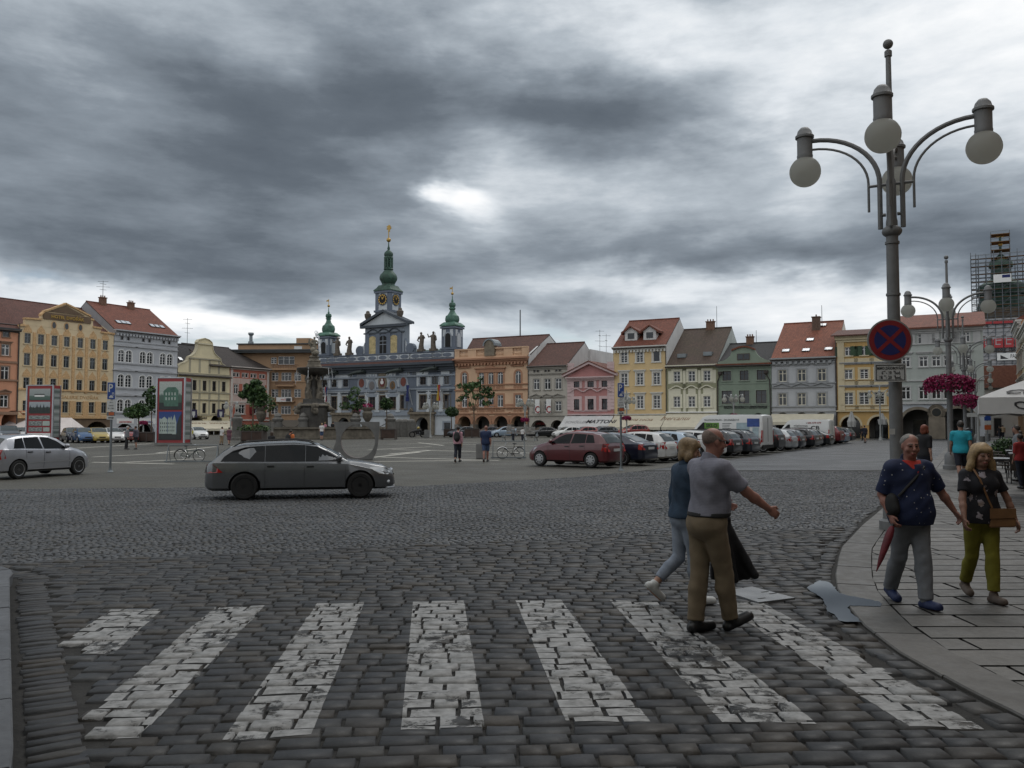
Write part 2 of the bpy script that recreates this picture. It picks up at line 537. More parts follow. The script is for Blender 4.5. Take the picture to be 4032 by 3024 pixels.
m_slab=stone_mat('granite slabs',[(.070,.068,.063),(.094,.091,.085),(.113,.109,.101),(.083,.082,.078)],.55,.4,40)
m_kerb=stone_mat('kerb granite',[(.066,.064,.059),(.080,.077,.072)],.55,.4,40)
m_kerb_l=stone_mat('blue grey kerb granite',[(.075,.08,.088),(.09,.095,.103)],.6,.4,40)
def stones(name,C,A,B,ang,hz,mats,tone,dome=.0035,skirt=.05,n_=5,jit=.004,kind='structure'):
 N=len(C)
 if n_==5:g=np.array([-1,-.91,0,.91,1])
 elif n_==4:g=np.array([-1,-.76,.76,1])
 U,Vv=np.meshgrid(g,g if n_==5 else np.array([-1,-.95,.95,1]),indexing='ij')
 U=U.ravel();Vv=Vv.ravel();K=len(U)
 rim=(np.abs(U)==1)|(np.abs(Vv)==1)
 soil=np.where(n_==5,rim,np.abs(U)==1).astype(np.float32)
 corner=(np.abs(U)==1)&(np.abs(Vv)==1)
 Ue=np.where(corner,U*.97,U);Ve=np.where(corner,Vv*.96,Vv)
 lx=A[:,None]*Ue[None];ly=B[:,None]*Ve[None]
 lx=lx+rng.normal(0,jit,(N,K))*np.where(rim,1,.5);ly=ly+rng.normal(0,jit,(N,K))*np.where(rim,1,.5)
 lz=np.where(rim,-skirt,dome*(1-.5*(U**2+Vv**2)))[None]+rng.normal(0,.0018,(N,K))
 tx=rng.normal(0,.009,N);ty=rng.normal(0,.011,N)
 lz=lz+lx*tx[:,None]+ly*ty[:,None]+hz[:,None]
 ca,sa=np.cos(ang)[:,None],np.sin(ang)[:,None]
 X_=C[:,:1]+lx*ca-ly*sa;Y_=C[:,1:2]+lx*sa+ly*ca
 co=np.stack([X_,Y_,lz],-1).reshape(-1,3)
 q=[]
 for i in range(n_-1):
  for j in range(n_-1):
   q.append([i*n_+j,(i+1)*n_+j,(i+1)*n_+j+1,i*n_+j+1])
 q=np.array(q)
 fa=(q[None]+(np.arange(N)*K)[:,None,None]).reshape(-1,4)
 me=raw_mesh(name,co,fa,mats,np.repeat(tone,K))
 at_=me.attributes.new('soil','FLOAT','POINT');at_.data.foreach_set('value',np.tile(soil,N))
 return me
def raw_mesh(name,co,fa,mats,tone=None,smooth=True):
 me=bpy.data.meshes.new(name)
 nv,nf=len(co),len(fa)
 k=fa.shape[1]
 me.vertices.add(nv);me.vertices.foreach_set('co',co.astype(np.float32).ravel())
 me.loops.add(nf*k);me.loops.foreach_set('vertex_index',fa.astype(np.int32).ravel())
 me.polygons.add(nf)
 me.polygons.foreach_set('loop_start',np.arange(0,nf*k,k,dtype=np.int32))
 if tone is not None:
  a=me.attributes.new('tone','FLOAT','POINT')
  a.data.foreach_set('value',tone.astype(np.float32))
 me.materials.append(mats)
 me.update(calc_edges=True)
 me.validate()
 if smooth:me.polygons.foreach_set('use_smooth',np.ones(nf,bool))
 return me
def sheet(name,pts,z,m_,kind='structure'):
 mb=MB().poly([(p[0],p[1],z)for p in pts],0)
 o=mb.build(name,m_)
 return tag(o,kind=kind)
sheet('ground',[(-900,-300),(900,-300),(900,1500),(-900,1500)],-.06,m_joint)
sheet('road',[(-300,-60),(160,-60),(160,260),(-300,260)],-.034,m_road_far)
sheet('road_bed',[(-40,1),(26,1),(26,34),(-40,34)],-.0315,m_joint)
sq=[(p.x,p.y)for p in EDGE]+[FR.w(128)[:2],FR.w(-30)[:2],FL.w(-70)[:2]]
sheet('square_paving',sq,-.022,m_square)
m_band=mat('pale stone bands',(.52,.50,.44),.7,var=.25,vs=2)
mb=MB()
BANDS=[(('J',-60,652),('J',1900,702)),(('J',-100,716),('J',480,664)),(('J',-200,757),('J',1400,800)),(('J',-300,816),('J',1250,796)),(('J',300,560),('J',640,598)),(('J',-100,582),('J',1100,555)),(('J',0,530),('J',700,512)),(('H',1060,460),('H',2300,400)),(('H',1060,520),('H',1990,540)),(('H',1440,520),('H',2300,480)),(('H',880,360),('H',1730,310)),(('I',1850,480),('I',2300,430)),(('I',1800,410),('I',2400,380)),(('J',900,585),('J',2200,610)),(('I',-200,440),('I',360,380))]
for i,(a,b)in enumerate(BANDS):
 a,b=gnd(*a),gnd(*b)
 d=(b-a).normalized();q=Vector((-d.y,d.x,0))*.15
 zz=-.017+.0004*i
 mb.poly([(a-q)[:2]+(zz,),(b-q)[:2]+(zz,),(b+q)[:2]+(zz,),(a+q)[:2]+(zz,)])
tag(mb.build('square_paving_bands',m_band),kind='structure')
ROWA=RAD(2.4)
ca,sa=math.cos(ROWA),math.sin(ROWA)
Cs,As,Bs,An,Tn=[],[],[],[],[]
v=2.2
while v<18:
 hrow=random.uniform(.145,.178)
 uu=-15+random.uniform(0,.3)
 while uu<13:
  ln=random.choice((.17,.2,.22,.25,.27,.3,.33))*random.uniform(.93,1.07)
  c_u,c_v=uu+ln/2,v+hrow/2+.05*math.sin(uu*.7+v*.23)+.03*math.sin(uu*1.9+v*.6)
  Cs.append((c_u*ca-c_v*sa,c_u*sa+c_v*ca));As.append(ln/2-.003);Bs.append(hrow/2-.002)
  An.append(ROWA+.035*math.cos(uu*.7+v*.23)+random.gauss(0,.008));Tn.append(random.random())
  uu+=ln
 v+=hrow
Cs=np.array(Cs);As=np.array(As);Bs=np.array(Bs);An=np.array(An);Tn=np.array(Tn)
keep=seen(Cs,2.2,.72)&(Cs@np.array([LN.x,LN.y])<BAND0)&(Cs[:,1]>2.4)
kr=sides(KERB,Cs);kl=sides(LK,Cs)
keep&=(kr>.28)&(kl<-.42)
sel=lambda*a:[q[keep]for q in a]
Cs,As,Bs,An,Tn=sel(Cs,As,Bs,An,Tn)
hz=rng.normal(-.012,.004,len(Cs))
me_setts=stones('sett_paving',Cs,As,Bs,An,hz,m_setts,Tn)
tag(link('sett_paving',me_setts),kind='structure')
def along(poly,step):
 out=[]
 for a,b in zip(poly,poly[1:]):
  L_=(b-a).length;d=(b-a)/L_
  k=0
  while k<L_:
   out.append((a+d*k,math.atan2(d.y,d.x)));k+=step
 return out
def gutter(name,poly,off,half_w,step,side):
 c,a,t=[],[],[]
 for p,g in along(poly,step):
  nrm=Vector((-math.sin(g),math.cos(g),0))*side
  q=p+nrm*off
  if q.y<2.3 or q.y>19:continue
  c.append((q.x+random.gauss(0,.01),q.y+random.gauss(0,.01)));a.append(g+random.gauss(0,.03));t.append(random.random())
 c=np.array(c);n_=len(c)
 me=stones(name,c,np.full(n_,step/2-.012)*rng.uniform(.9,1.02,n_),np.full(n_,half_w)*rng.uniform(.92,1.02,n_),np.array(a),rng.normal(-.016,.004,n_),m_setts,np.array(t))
 return tag(link(name,me),kind='structure')
gutter('gutter_setts',KERB[:11],.14,.10,.24,1)
gutter('gutter_setts',LK[:7],.22,.16,.13,-1)
BW=1.30
Cs,As,Bs,An,Tn=[],[],[],[],[]
NL=15
for lane in range(NL):
 v0=BAND0+lane*BW
 cell=.105
 nj=12
 t0_=-22-lane*1.2;t1_=14+lane*1.6
 flip=1
 uu=np.arange(t0_,t1_,cell)
 for j in range(nj):
  w_=(j+.5)/nj*2-1
  ux=uu+flip*.40*(1-w_*w_)+rng.normal(0,.008,len(uu))
  slope=-flip*.40*2*w_/(BW/2)
  vy=v0+(j+.5)/nj*BW+rng.normal(0,.006,len(uu))+.06*np.sin(ux*.35+lane)
  Cs.append(np.stack([ux*LD.x+vy*LN.x,ux*LD.y+vy*LN.y],-1))
  An.append(np.full(len(uu),LANE-math.atan(slope)*.75)+rng.normal(0,.05,len(uu)))
  As.append(np.full(len(uu),cell/2-.0095)*rng.uniform(.88,1.02,len(uu)));Bs.append(np.full(len(uu),BW/nj/2-.004)*rng.uniform(.9,1.02,len(uu)))
  Tn.append(rng.random(len(uu)))
Cs=np.concatenate(Cs);An=np.concatenate(An);As=np.concatenate(As);Bs=np.concatenate(Bs);Tn=np.concatenate(Tn)
keep=seen(Cs,1.6,.68)&(Cs[:,1]<33)&(sides(KERB,Cs)>.12)&(sides(EDGE,Cs)<-.05)
Cs,As,Bs,An,Tn=sel(Cs,As,Bs,An,Tn)
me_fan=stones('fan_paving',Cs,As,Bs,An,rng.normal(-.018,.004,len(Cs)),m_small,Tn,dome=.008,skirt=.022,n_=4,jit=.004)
tag(link('fan_paving',me_fan),kind='structure')
m_=bpy.data.materials.new('worn white road paint');m_.use_nodes=True
k=NT(m_.node_tree);p=k.N['Principled BSDF']
tc_=k.new('ShaderNodeTexCoord').outputs['Object']
p.inputs['Roughness'].default_value=.7
f1=k.noise(tc_,5.5,8,.68,.3)
f2=k.noise(tc_,1.1,3,.5)
f3=k.noise(tc_,38,3,.6)
zz=k.sep(tc_)[2]
edge=k.mapr(zz,-.036,-.015,-.34,0.0)
w1=k.m('ADD',k.m('ADD',f1,k.m('MULTIPLY',k.m('SUBTRACT',f2,.5),.55)),k.m('ADD',edge,k.m('MULTIPLY',k.m('SUBTRACT',f3,.5),.22)))
k.put(p.inputs['Alpha'],k.mapr(w1,.33,.47,0.0,1.0,True))
cc=k.mapr(k.noise(tc_,11,5,.6),.3,.7,0,1)
k.put(p.inputs['Base Color'],k.mix(cc,(.14,.14,.135),(.33,.33,.325)))
m_paint=m_
src=bmesh.new();src.from_mesh(me_setts)
pts_all=np.array([v.co[:2]for v in src.verts])
STR=[(('P',240,1315),('P',350,1315),('P',97,1410),('P',245,1410)),(('P',465,1310),('P',572,1307),('P',118,1597),('P',300,1590)),(('P',685,1302),('P',787,1300),('P',480,1597),('P',672,1585)),(('P',892,1298),('P',1002,1296),('P',866,1573),('P',1047,1568)),(('P',1113,1294),('P',1212,1294),('P',1222,1555),('P',1405,1555)),(('P',1317,1295),('P',1420,1298),('P',1560,1557),('P',1764,1559)),(('P',1545,1298),('P',1645,1300),('P',1965,1567),('P',2152,1572))]
WORDS=['far left and half worn away','second from the left','third from the left','in the middle','right of the middle one','under the walking couple','nearest the right kerb']
mpb=None
for i,q in enumerate(STR):
 fl,fr,nl,nr=[gnd(*a)for a in q]
 b=src.copy()
 for a,c in((fl,fr),(fr,nr),(nr,nl),(nl,fl)):
  d=c-a
  no=Vector((-d.y,d.x,0)).normalized()
  bmesh.ops.bisect_plane(b,geom=b.verts[:]+b.edges[:]+b.faces[:],plane_co=a,plane_no=no,clear_outer=True)
 bmesh.ops.delete(b,geom=[f for f in b.faces if f.calc_center_median().z<-.036],context='FACES')
 for v_ in b.verts:v_.co.z+=.003
 me=bpy.data.meshes.new('crosswalk_stripe')
 b.to_mesh(me);b.free()
 me.materials.clear();me.materials.append(m_paint)
 for pl in me.polygons:pl.material_index=0
 tag(link('crosswalk_stripe',me),'worn white crossing stripe on the setts, '+WORDS[i],'crossing stripe','stripes of the zebra crossing','structure')
src.free()
ZP=-.002
def kerbstones(name,poly,width,side,mat_,ztop,step=1.1,gap=.022,first=True):
 acc=[0]
 for a,b in zip(poly,poly[1:]):acc.append(acc[-1]+(b-a).length)
 def P(d):
  d=max(0,min(acc[-1],d))
  for i in range(len(poly)-1):
   if d<=acc[i+1]or i==len(poly)-2:
    g=(poly[i+1]-poly[i]).normalized()
    return poly[i]+g*(d-acc[i])
 def Nn(d):
  g=(P(d+.25)-P(d-.25)).normalized()
  return Vector((-g.y,g.x,0))*side
 mb=MB();tones=[]
 d=0
 while d<acc[-1]-.05:
  L_=min(step*random.uniform(.85,1.2),acc[-1]-d)
  ks=4;t_=random.random()
  dz=random.gauss(0,.002)
  tops=[]
  for j in range(ks+1):
   e=d+gap/2+(L_-gap)*j/ks
   a=P(e);b=a+Nn(e)*width
   tops.append((a,b))
  i0=len(mb.v)
  for a,b in tops:
   n1=(b-a).normalized()
   for q,zz in((a,-.08),(a,ztop+dz-.012),(a+n1*.012,ztop+dz),(b-n1*.006,ztop+dz),(b,-.08)):
    mb.v.append((q.x,q.y,zz));tones.append(t_)
  for j in range(ks):
   for c in range(4):
    f=(i0+j*5+c,i0+(j+1)*5+c,i0+(j+1)*5+c+1,i0+j*5+c+1)
    mb.f.append(f if side<0 else f[::-1]);mb.m.append(0)
  mb.f.append(tuple(i0+c for c in range(5)));mb.m.append(0)
  mb.f.append(tuple(i0+ks*5+c for c in range(5)));mb.m.append(0)
  d+=L_
 me=mb.mesh(name,mat_)
 a=me.attributes.new('tone','FLOAT','POINT');a.data.foreach_set('value',np.array(tones,np.float32))
 return tag(link(name,me),kind='structure'),P,Nn,acc[-1]
ko,KP,KN,KL=kerbstones('kerb',KERB,.42,-1,m_kerb,ZP)
ko2,_a,_b,_c=kerbstones('kerb',LK,.34,1,m_kerb_l,.10)
inner=[KP(d)+KN(d)*.425 for d in np.arange(0,KL,.3)]
Cs,As,Bs,Tn=[],[],[],[]
v=1.0
while v<60:
 hrow=random.uniform(.36,.5)if v<26 else random.uniform(.5,.8)
 uu=random.uniform(0,.8)
 while uu<46:
  ln=random.uniform(.7,1.5)
  Cs.append((uu+ln/2,v+hrow/2));As.append(ln/2-.016);Bs.append(hrow/2-.019);Tn.append(random.random())
  uu+=ln
 v+=hrow
Cs=np.array(Cs);As=np.array(As);Bs=np.array(Bs);Tn=np.array(Tn)
keep=(Cs[:,0]<.72*Cs[:,1]+3.5)&(sides(inner,Cs)<.75)
Cs,As,Bs,Tn=sel(Cs,As,Bs,Tn)
mb=MB();tones=[]
bm=bmesh.new()
for(cx,cy),a,b,t in zip(Cs,As,Bs,Tn):
 dz=random.gauss(0,.0006)
 vs=[bm.verts.new((cx+sx*a+random.gauss(0,.004),cy+sy*b+random.gauss(0,.004),ZP-.002+dz))for sx,sy in((-1,-1),(1,-1),(1,1),(-1,1))]
 bm.faces.new(vs)
lay=bm.faces.layers.float.new('tone')
for f in bm.faces:f[lay]=random.random()
for i in range(0,len(inner)-1,3):
 a,b=inner[i],inner[min(i+3,len(inner)-1)]
 d=(b-a).normalized();no=Vector((-d.y,d.x,0))
 fs=[f for f in bm.faces if-1.2<(f.calc_center_median()-a).dot(d)<(b-a).length+1.2 and abs((f.calc_center_median()-a).dot(no))<1.6]
 g=set(fs)
 for f in fs:
  g.update(f.verts);g.update(f.edges)
 if i==0 or True:
  part=[f for f in fs if min((v_.co-a).dot(no)for v_ in f.verts)<0<max((v_.co-a).dot(no)for v_ in f.verts)]
  gg=set(part)
  for f in part:gg.update(f.verts);gg.update(f.edges)
  if part:bmesh.ops.bisect_plane(bm,geom=list(gg),plane_co=a+no*-.004,plane_no=no)
bm.faces.ensure_lookup_table()
cc_=np.array([f.calc_center_median()[:2]for f in bm.faces])
sd_=sides(inner,cc_)
bmesh.ops.delete(bm,geom=[f for f,s_ in zip(bm.faces,sd_)if s_>0],context='FACES')
me=bpy.data.meshes.new('pavement');bm.to_mesh(me);bm.free()
me.materials.append(m_slab)
tag(link('pavement',me),kind='structure')
bed=[(p.x,p.y)for p in inner]+[(inner[-1].x+60,inner[-1].y),(60,-2),(3.6,-2)]
sheet('pavement_bed',bed,ZP-.045,mat('dark joint soil',(.010,.010,.009),.95,var=.3,vs=9))
lb=[(p.x,p.y)for p in[q+Vector((-.33,-.1,0))for q in LK]]
sheet('pavement',lb+[(-14,-2),(-1,-2)],.092,mat('asphalt of the left pavement',(.11,.105,.095),.85,var=.25,vs=6,bump=.4,bs=90))
m_water=mat('puddle water',(.012,.013,.014),.03,var=0,spec=.9)
k=NT(m_water.node_tree);p=k.N['Principled BSDF'];tc_=k.new('ShaderNodeTexCoord').outputs['Object']
rim_=k.new('ShaderNodeAttribute',attribute_name='rim').outputs['Fac']
k.put(p.inputs['Alpha'],k.m('SUBTRACT',1.0,k.mapr(k.m('ADD',rim_,k.m('MULTIPLY',k.m('SUBTRACT',k.noise(tc_,16,4,.65),.5),1.4)),.45,.75,0.0,1.0,True)))
def puddle(pts,z,inset):
 bm=bmesh.new();f=bm.faces.new([bm.verts.new((x,y,z))for x,y in pts])
 lay=bm.verts.layers.float.new('rim');outer=set(f.verts)
 bmesh.ops.inset_region(bm,faces=[f],thickness=inset,use_even_offset=True)
 for v_ in bm.verts:v_[lay]=1.0 if v_ in outer else 0.0
 bmesh.ops.triangulate(bm,faces=[q for q in bm.faces if len(q.verts)>4])
 me=bpy.data.meshes.new('puddle');bm.to_mesh(me);bm.free();me.materials.append(m_water)
 tag(link('puddle',me),kind='structure')
def ragged(zm_,pts,amp):
 q=[gnd(zm_,*p_)for p_ in pts];out=[]
 for a,b in zip(q,q[1:]+q[:1]):
  for i in range(5):c=a.lerp(b,i/5);out.append((c.x+random.gauss(0,amp),c.y+random.gauss(0,amp)))
 return out[::-1]
pud=[(860,262),(905,232),(935,214),(1000,224),(1032,252),(1048,276),(1062,292),(1120,308),(1210,324),(1305,343),(1330,362),(1318,378),(1220,372),(1130,371),(1112,384),(1150,428),(1192,470),(1120,472),(1062,466),(1040,432),(990,405),(978,368),(962,330),(905,290),(885,282)]
sheet('puddle',ragged('T',pud,.006),.0012,mat('puddle water at the kerb',(.012,.013,.014),.03,var=0,spec=.9))
pud2=[(1850,850),(1930,820),(2010,800),(2090,770),(2150,745),(2190,760),(2130,800),(2060,830),(1990,850),(1940,880),(1880,890)]
puddle(ragged('L',pud2,.05),-.010,.25)
m_steel=mat('galvanised cover plate',(.20,.205,.21),.42,.55,var=.25,vs=4,bump=.3,bs=80)
pc=[gnd('T',a,b)for a,b in((345,285),(520,258),(788,328),(560,356))]
mb=MB().prism([(p.x,p.y)for p in pc][::-1],-.02,.012,0,'xy')
pl=thing('access_cover','square galvanised steel cover plate let into the setts by the crossing','cover plate',((pc[0].x+pc[2].x)/2,(pc[0].y+pc[2].y)/2,0))
o=mb.build('plate',m_steel,pl);o.location=(-pl.location.x,-pl.location.y,0)
for a,b in((600,292),(650,302),(580,333)):
 q=gnd('T',a,b);mb=MB().box(q.x-.05,q.x+.05,q.y-.012,q.y+.012,.012,.0145,0,.5)
 o=mb.build('grip_slot',mat('dark slot',(.02,.02,.02),.8,var=0),pl);o.location=(-pl.location.x,-pl.location.y,0)
m_white=mat('white painted wood',(.72,.72,.70),.5,var=.06)
m_cream_wood=mat('cream painted wood',(.66,.61,.48),.5,var=.06)
m_brown_wood=mat('dark brown window wood',(.055,.036,.028),.5,var=.2)
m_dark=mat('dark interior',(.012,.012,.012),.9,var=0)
m_glass=glass()
m_lead=mat('dark sheet metal',(.055,.06,.062),.5,.2,var=.2)
m_zinc=mat('zinc sheet',(.19,.21,.22),.45,.4,var=.2)
m_gutter=mat('gutter brown',(.05,.04,.035),.5,.1,var=.2)
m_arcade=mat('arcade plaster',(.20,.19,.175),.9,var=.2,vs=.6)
m_arcstone=mat('arcade stone',(.21,.18,.14),.85,var=.25,vs=1,dirt=.4)
WCACHE={}
def window_mesh(w,h,style,mf,ms_,arch=0,sur=.14,cross='cross',hood=None,sill=True):
 key=(round(w,2),round(h,2),style,mf.name,ms_.name if ms_ else '',arch,sur,cross,sill)
 if key in WCACHE:return WCACHE[key]
 mb=MB()
 b=.085
 hs=h-(w/2 if arch else 0)
 mb.box(-w/2,-w/2+b,.10,.16,0,hs);mb.box(w/2-b,w/2,.10,.16,0,hs);mb.box(-w/2+b,w/2-b,.10,.16,0,b)
 if arch:
  N_=8
  for i in range(N_):
   a0,a1=math.pi*i/N_,math.pi*(i+1)/N_
   q=[(r*math.cos(a),hs+r*math.sin(a))for r,a in((w/2,a0),(w/2,a1),(w/2-b,a1),(w/2-b,a0))]
   mb.prism(q,.10,.16)
  mb.box(-w/2+b,w/2-b,.11,.155,hs-.04,hs+.04)
 else:
  mb.box(-w/2+b,w/2-b,.10,.16,h-b,h)
 top=h-b
 if cross in('cross','six','eight'):
  mb.box(-.055,.055,.095,.155,b,top)
  if not arch:
   zt=h*(.68 if cross!='six' else .66)
   mb.box(-w/2+b,-.055,.105,.155,zt-.04,zt+.04);mb.box(.055,w/2-b,.105,.155,zt-.04,zt+.04)
  if cross in('six','eight'):
   for zz in((.34,)if cross=='six' else(.23,.45)):
    mb.box(-w/2+b,-.055,.11,.15,h*zz-.018,h*zz+.018);mb.box(.055,w/2-b,.11,.15,h*zz-.018,h*zz+.018)
 elif cross=='tri':
  for xx in(-w/6,w/6):mb.box(xx-.05,xx+.05,.095,.155,b,top)
  mb.box(-w/2+b,w/2-b,.108,.152,h*.66-.03,h*.66+.03)
 elif cross=='thin':
  mb.box(-.03,.03,.10,.15,b,top);mb.box(-w/2+b,w/2-b,.105,.148,h*.64-.02,h*.64+.02)
 if sur and ms_:
  s_=sur
  mb.box(-w/2-s_,-w/2,-.05,0.02,0,hs,1);mb.box(w/2,w/2+s_,-.05,.02,0,hs,1)
  if arch:
   N_=8
   for i in range(N_):
    a0,a1=math.pi*i/N_,math.pi*(i+1)/N_
    q=[(r*math.cos(a),hs+r*math.sin(a))for r,a in((w/2+s_,a0),(w/2+s_,a1),(w/2,a1),(w/2,a0))]
    mb.prism(q,-.05,.02,1)
  else:
   mb.box(-w/2-s_,w/2+s_,-.05,.02,h,h+s_,1)
 if sill and ms_:
  mb.box(-w/2-sur-.08,w/2+sur+.08,-.14,.0,-.12,-.001,1)
 me=mb.mesh('window',[mf,ms_ or mf])
 g=MB()
 if arch:
  pts=[(-w/2+.02,.02),(w/2-.02,.02)]+[((w/2-.02)*math.cos(math.pi*i/10),hs+(w/2-.02)*math.sin(math.pi*i/10))for i in range(11)]
  g.poly([(a,.135,c)for a,c in pts])
 else:
  g.poly([(-w/2+.02,.135,.02),(w/2-.02,.135,.02),(w/2-.02,.135,h-.02),(-w/2+.02,.135,h-.02)])
 WCACHE[key]=(me,g.mesh('pane',m_glass))
 return WCACHE[key]
def hood_mesh(kind,w,mh):
 key=('hood',kind,round(w,2),mh.name)
 if key in WCACHE:return WCACHE[key]
 mb=MB()
 if kind=='flat':
  mb.box(-w/2,w/2,-.24,0,0,.12);mb.box(-w/2+.1,w/2-.1,-.12,0,-.16,-.001)
 elif kind=='ped':
  mb.box(-w/2,w/2,-.22,0,0,.09)
  q=.17*w
  mb.prism([(-w/2,.092),(w/2,.092),(w/2,.2),(0,.2+q),(-w/2,.2)],-.06,0)
  for s_ in(1,-1):
   mb.prism([(s_*w/2,.095),(0,.095+q),(0,.22+q),(s_*w/2,.22)][::s_],-.26,-.062)
 elif kind=='low':
  q=.08*w
  mb.prism([(-w/2,0),(w/2,0),(w/2,.1),(0,.12+q),(-w/2,.1)],-.22,0)
 elif kind=='curve':
  pts=[(-w/2,0)]+[(-w/2+w*t,.08+.22*w*math.sin(math.pi*t)**1.4)for t in np.linspace(0,1,11)]+[(w/2,0)]
  inn=[(w/2-.12,0)]+[(w/2-.12-(w-.24)*t,-.02+.20*w*math.sin(math.pi*t)**1.4)for t in np.linspace(0,1,11)]+[(-w/2+.12,0)]
  for i in range(len(pts)-1):
   a,b=pts[i],pts[i+1]
   c=(a[0]*.94,max(0,a[1]-.14));d=(b[0]*.94,max(0,b[1]-.14))
   if i not in(0,len(pts)-2):mb.prism([c,d,b,a],-.2,0)
 WCACHE[key]=mb.mesh('hood',mh)
 return WCACHE[key]
class House:
 def __init__(s,fr,zoom,L,R_,name,label,wall,cat='building',depth=12,z0=0,group=None,y0=0):
  s.fr,s.zm=fr,zoom
  s.y0=y0
  t0,z0_=fr.tz(zoom,*L,off=y0);t1,z1_=fr.tz(zoom,*R_,off=y0)
  s.t0,s.t1=t0,t1
  s.w=t1-t0;s.ze=(z0_+z1_)/2
  s.wall=wall;s.depth=depth
  s.root=thing(name,label,cat,fr.w(t0,y0),fr.a,group)
  s.op=[]
  s.arc=[]
  s.ws=dict(A=.88,B=.86,C=.72,D=.68,E=.70,F=.66,G=.62)[zoom]
 def x(s,a,b,off=0,zoom=None):return s.fr.tz(zoom or s.zm,a,b,s.y0+off)[0]-s.t0
 def z(s,a,b,off=0,zoom=None):return s.fr.tz(zoom or s.zm,a,b,s.y0+off)[1]
 def xz(s,a,b,off=0,zoom=None):
  t,z_=s.fr.tz(zoom or s.zm,a,b,s.y0+off);return t-s.t0,z_
 def win(s,x,z0,z1,w,mf=None,ms_=None,arch=0,sur=.14,cross='cross',hood=None,hoodw=None,hoodz=None,mh=None,sill=True,name='window',pane=True):
  mf=mf or m_white
  h=z1-z0;w=w*s.ws
  if hoodw:hoodw=hoodw*(s.ws+.12)
  me,gl=window_mesh(w,h,name,mf,ms_,arch,sur,cross,None,sill)
  o=link(name,me,s.root,(x,0,z0))
  link('pane',gl,o)
  if hood:
   link('hood',hood_mesh(hood,hoodw or w*1.6,mh or ms_ or mf),o,(0,0,h+(hoodz if hoodz is not None else .3)))
  s.op.append((x-w/2,x+w/2,z0,z1,'round' if arch else None))
  return o
 def wins(s,cols,yc,rows,w,**kw):
  out=[]
  for xr,ya,yb in rows:
   z1,z0=s.z(xr,ya),s.z(xr,yb)
   for c in cols:
    out.append(s.win(s.x(c,yc),z0,z1,w,**kw))
  return out
 def arch(s,xa,xb,zc,zi=None,kind='round',y=None):
  s.arc.append((xa,xb,zc,kind));s.op.append((xa,xb,0.0,zc,kind))
 def front(s,ztop=None,reveal=.3,areveal=.9,mats=None,name='wall',zones=None,sides_=(True,True),arcade=True,back=4.2,gable=None):
  zt=ztop or s.ze
  mb=MB()
  ms_=mats or[s.wall]
  zones=zones or[(zt,0)]
  xs=sorted(set([0,s.w]+[round(q,4)for o in s.op for q in o[:2]if 0<q<s.w]))
  zs=sorted(set([0,zt]+[round(q,4)for o in s.op for q in o[2:4]if 0<q<zt]+[q[0]for q in zones if q[0]<zt]))
  for i in range(len(xs)-1):
   for j in range(len(zs)-1):
    cx,cz=(xs[i]+xs[i+1])/2,(zs[j]+zs[j+1])/2
    if any(o[0]<cx<o[1]and o[2]<cz<o[3]for o in s.op):continue
    mi=next((m__ for z_,m__ in zones if cz<z_),0)
    mb.poly([(xs[i],0,zs[j]),(xs[i+1],0,zs[j]),(xs[i+1],0,zs[j+1]),(xs[i],0,zs[j+1])],mi)
  for xa,xb,za,zb,k_ in s.op:
   mi=next((m__ for z_,m__ in zones if(za+zb)/2<z_),0)
   d=areveal if(xa,xb,zb,k_)in s.arc else reveal
   if k_:
    hw=(xb-xa)/2;cx=(xa+xb)/2
    if k_=='round':rise=min(hw,zb-za-.3);f=lambda t:(cx-hw*math.cos(t),zb-rise+rise*math.sin(t))
    elif k_=='point':rise=hw*1.05;f=lambda t:(cx-hw*math.cos(t),zb-rise+rise*math.sin(t)**.85)
    else:rise=hw*.35;f=lambda t:(cx-hw*math.cos(t),zb-rise+rise*math.sin(t))
    N_=14
    P_=[f(math.pi*i/N_)for i in range(N_+1)]
    for a,b in zip(P_,P_[1:]):
     mb.poly([(a[0],0,a[1]),(b[0],0,b[1]),(b[0],0,zb),(a[0],0,zb)],mi)
     mb.poly([(a[0],0,a[1]),(a[0],d,a[1]),(b[0],d,b[1]),(b[0],0,b[1])],mi)
    zsp=zb-rise
   else:
    zsp=zb
    mb.poly([(xa,0,zb),(xa,d,zb),(xb,d,zb),(xb,0,zb)],mi)
   mb.poly([(xa,0,za),(xa,d,za),(xa,d,zsp),(xa,0,zsp)],mi)
   mb.poly([(xb,0,zsp),(xb,d,zsp),(xb,d,za),(xb,0,za)],mi)
   if za>.01:mb.poly([(xa,0,za),(xb,0,za),(xb,d,za),(xa,d,za)],mi)
  D=s.depth
  if sides_[0]:mb.poly([(0,D,0),(0,0,0),(0,0,zt),(0,D,zt)],0)
  if sides_[1]:mb.poly([(s.w,0,0),(s.w,D,0),(s.w,D,zt),(s.w,0,zt)],0)
  mb.poly([(s.w,D,0),(0,D,0),(0,D,zt),(s.w,D,zt)],0)
  mb.poly([(0,.35,zt-.02),(s.w,.35,zt-.02),(s.w,D,zt-.02),(0,D,zt-.02)],0)
  if gable:mb.prism(gable,0,.45,0)
  o=mb.build(name,ms_,s.root)
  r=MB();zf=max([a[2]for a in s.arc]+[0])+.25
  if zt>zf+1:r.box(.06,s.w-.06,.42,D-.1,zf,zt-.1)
  if r.v:r.build('room_shell',m_dark,o)
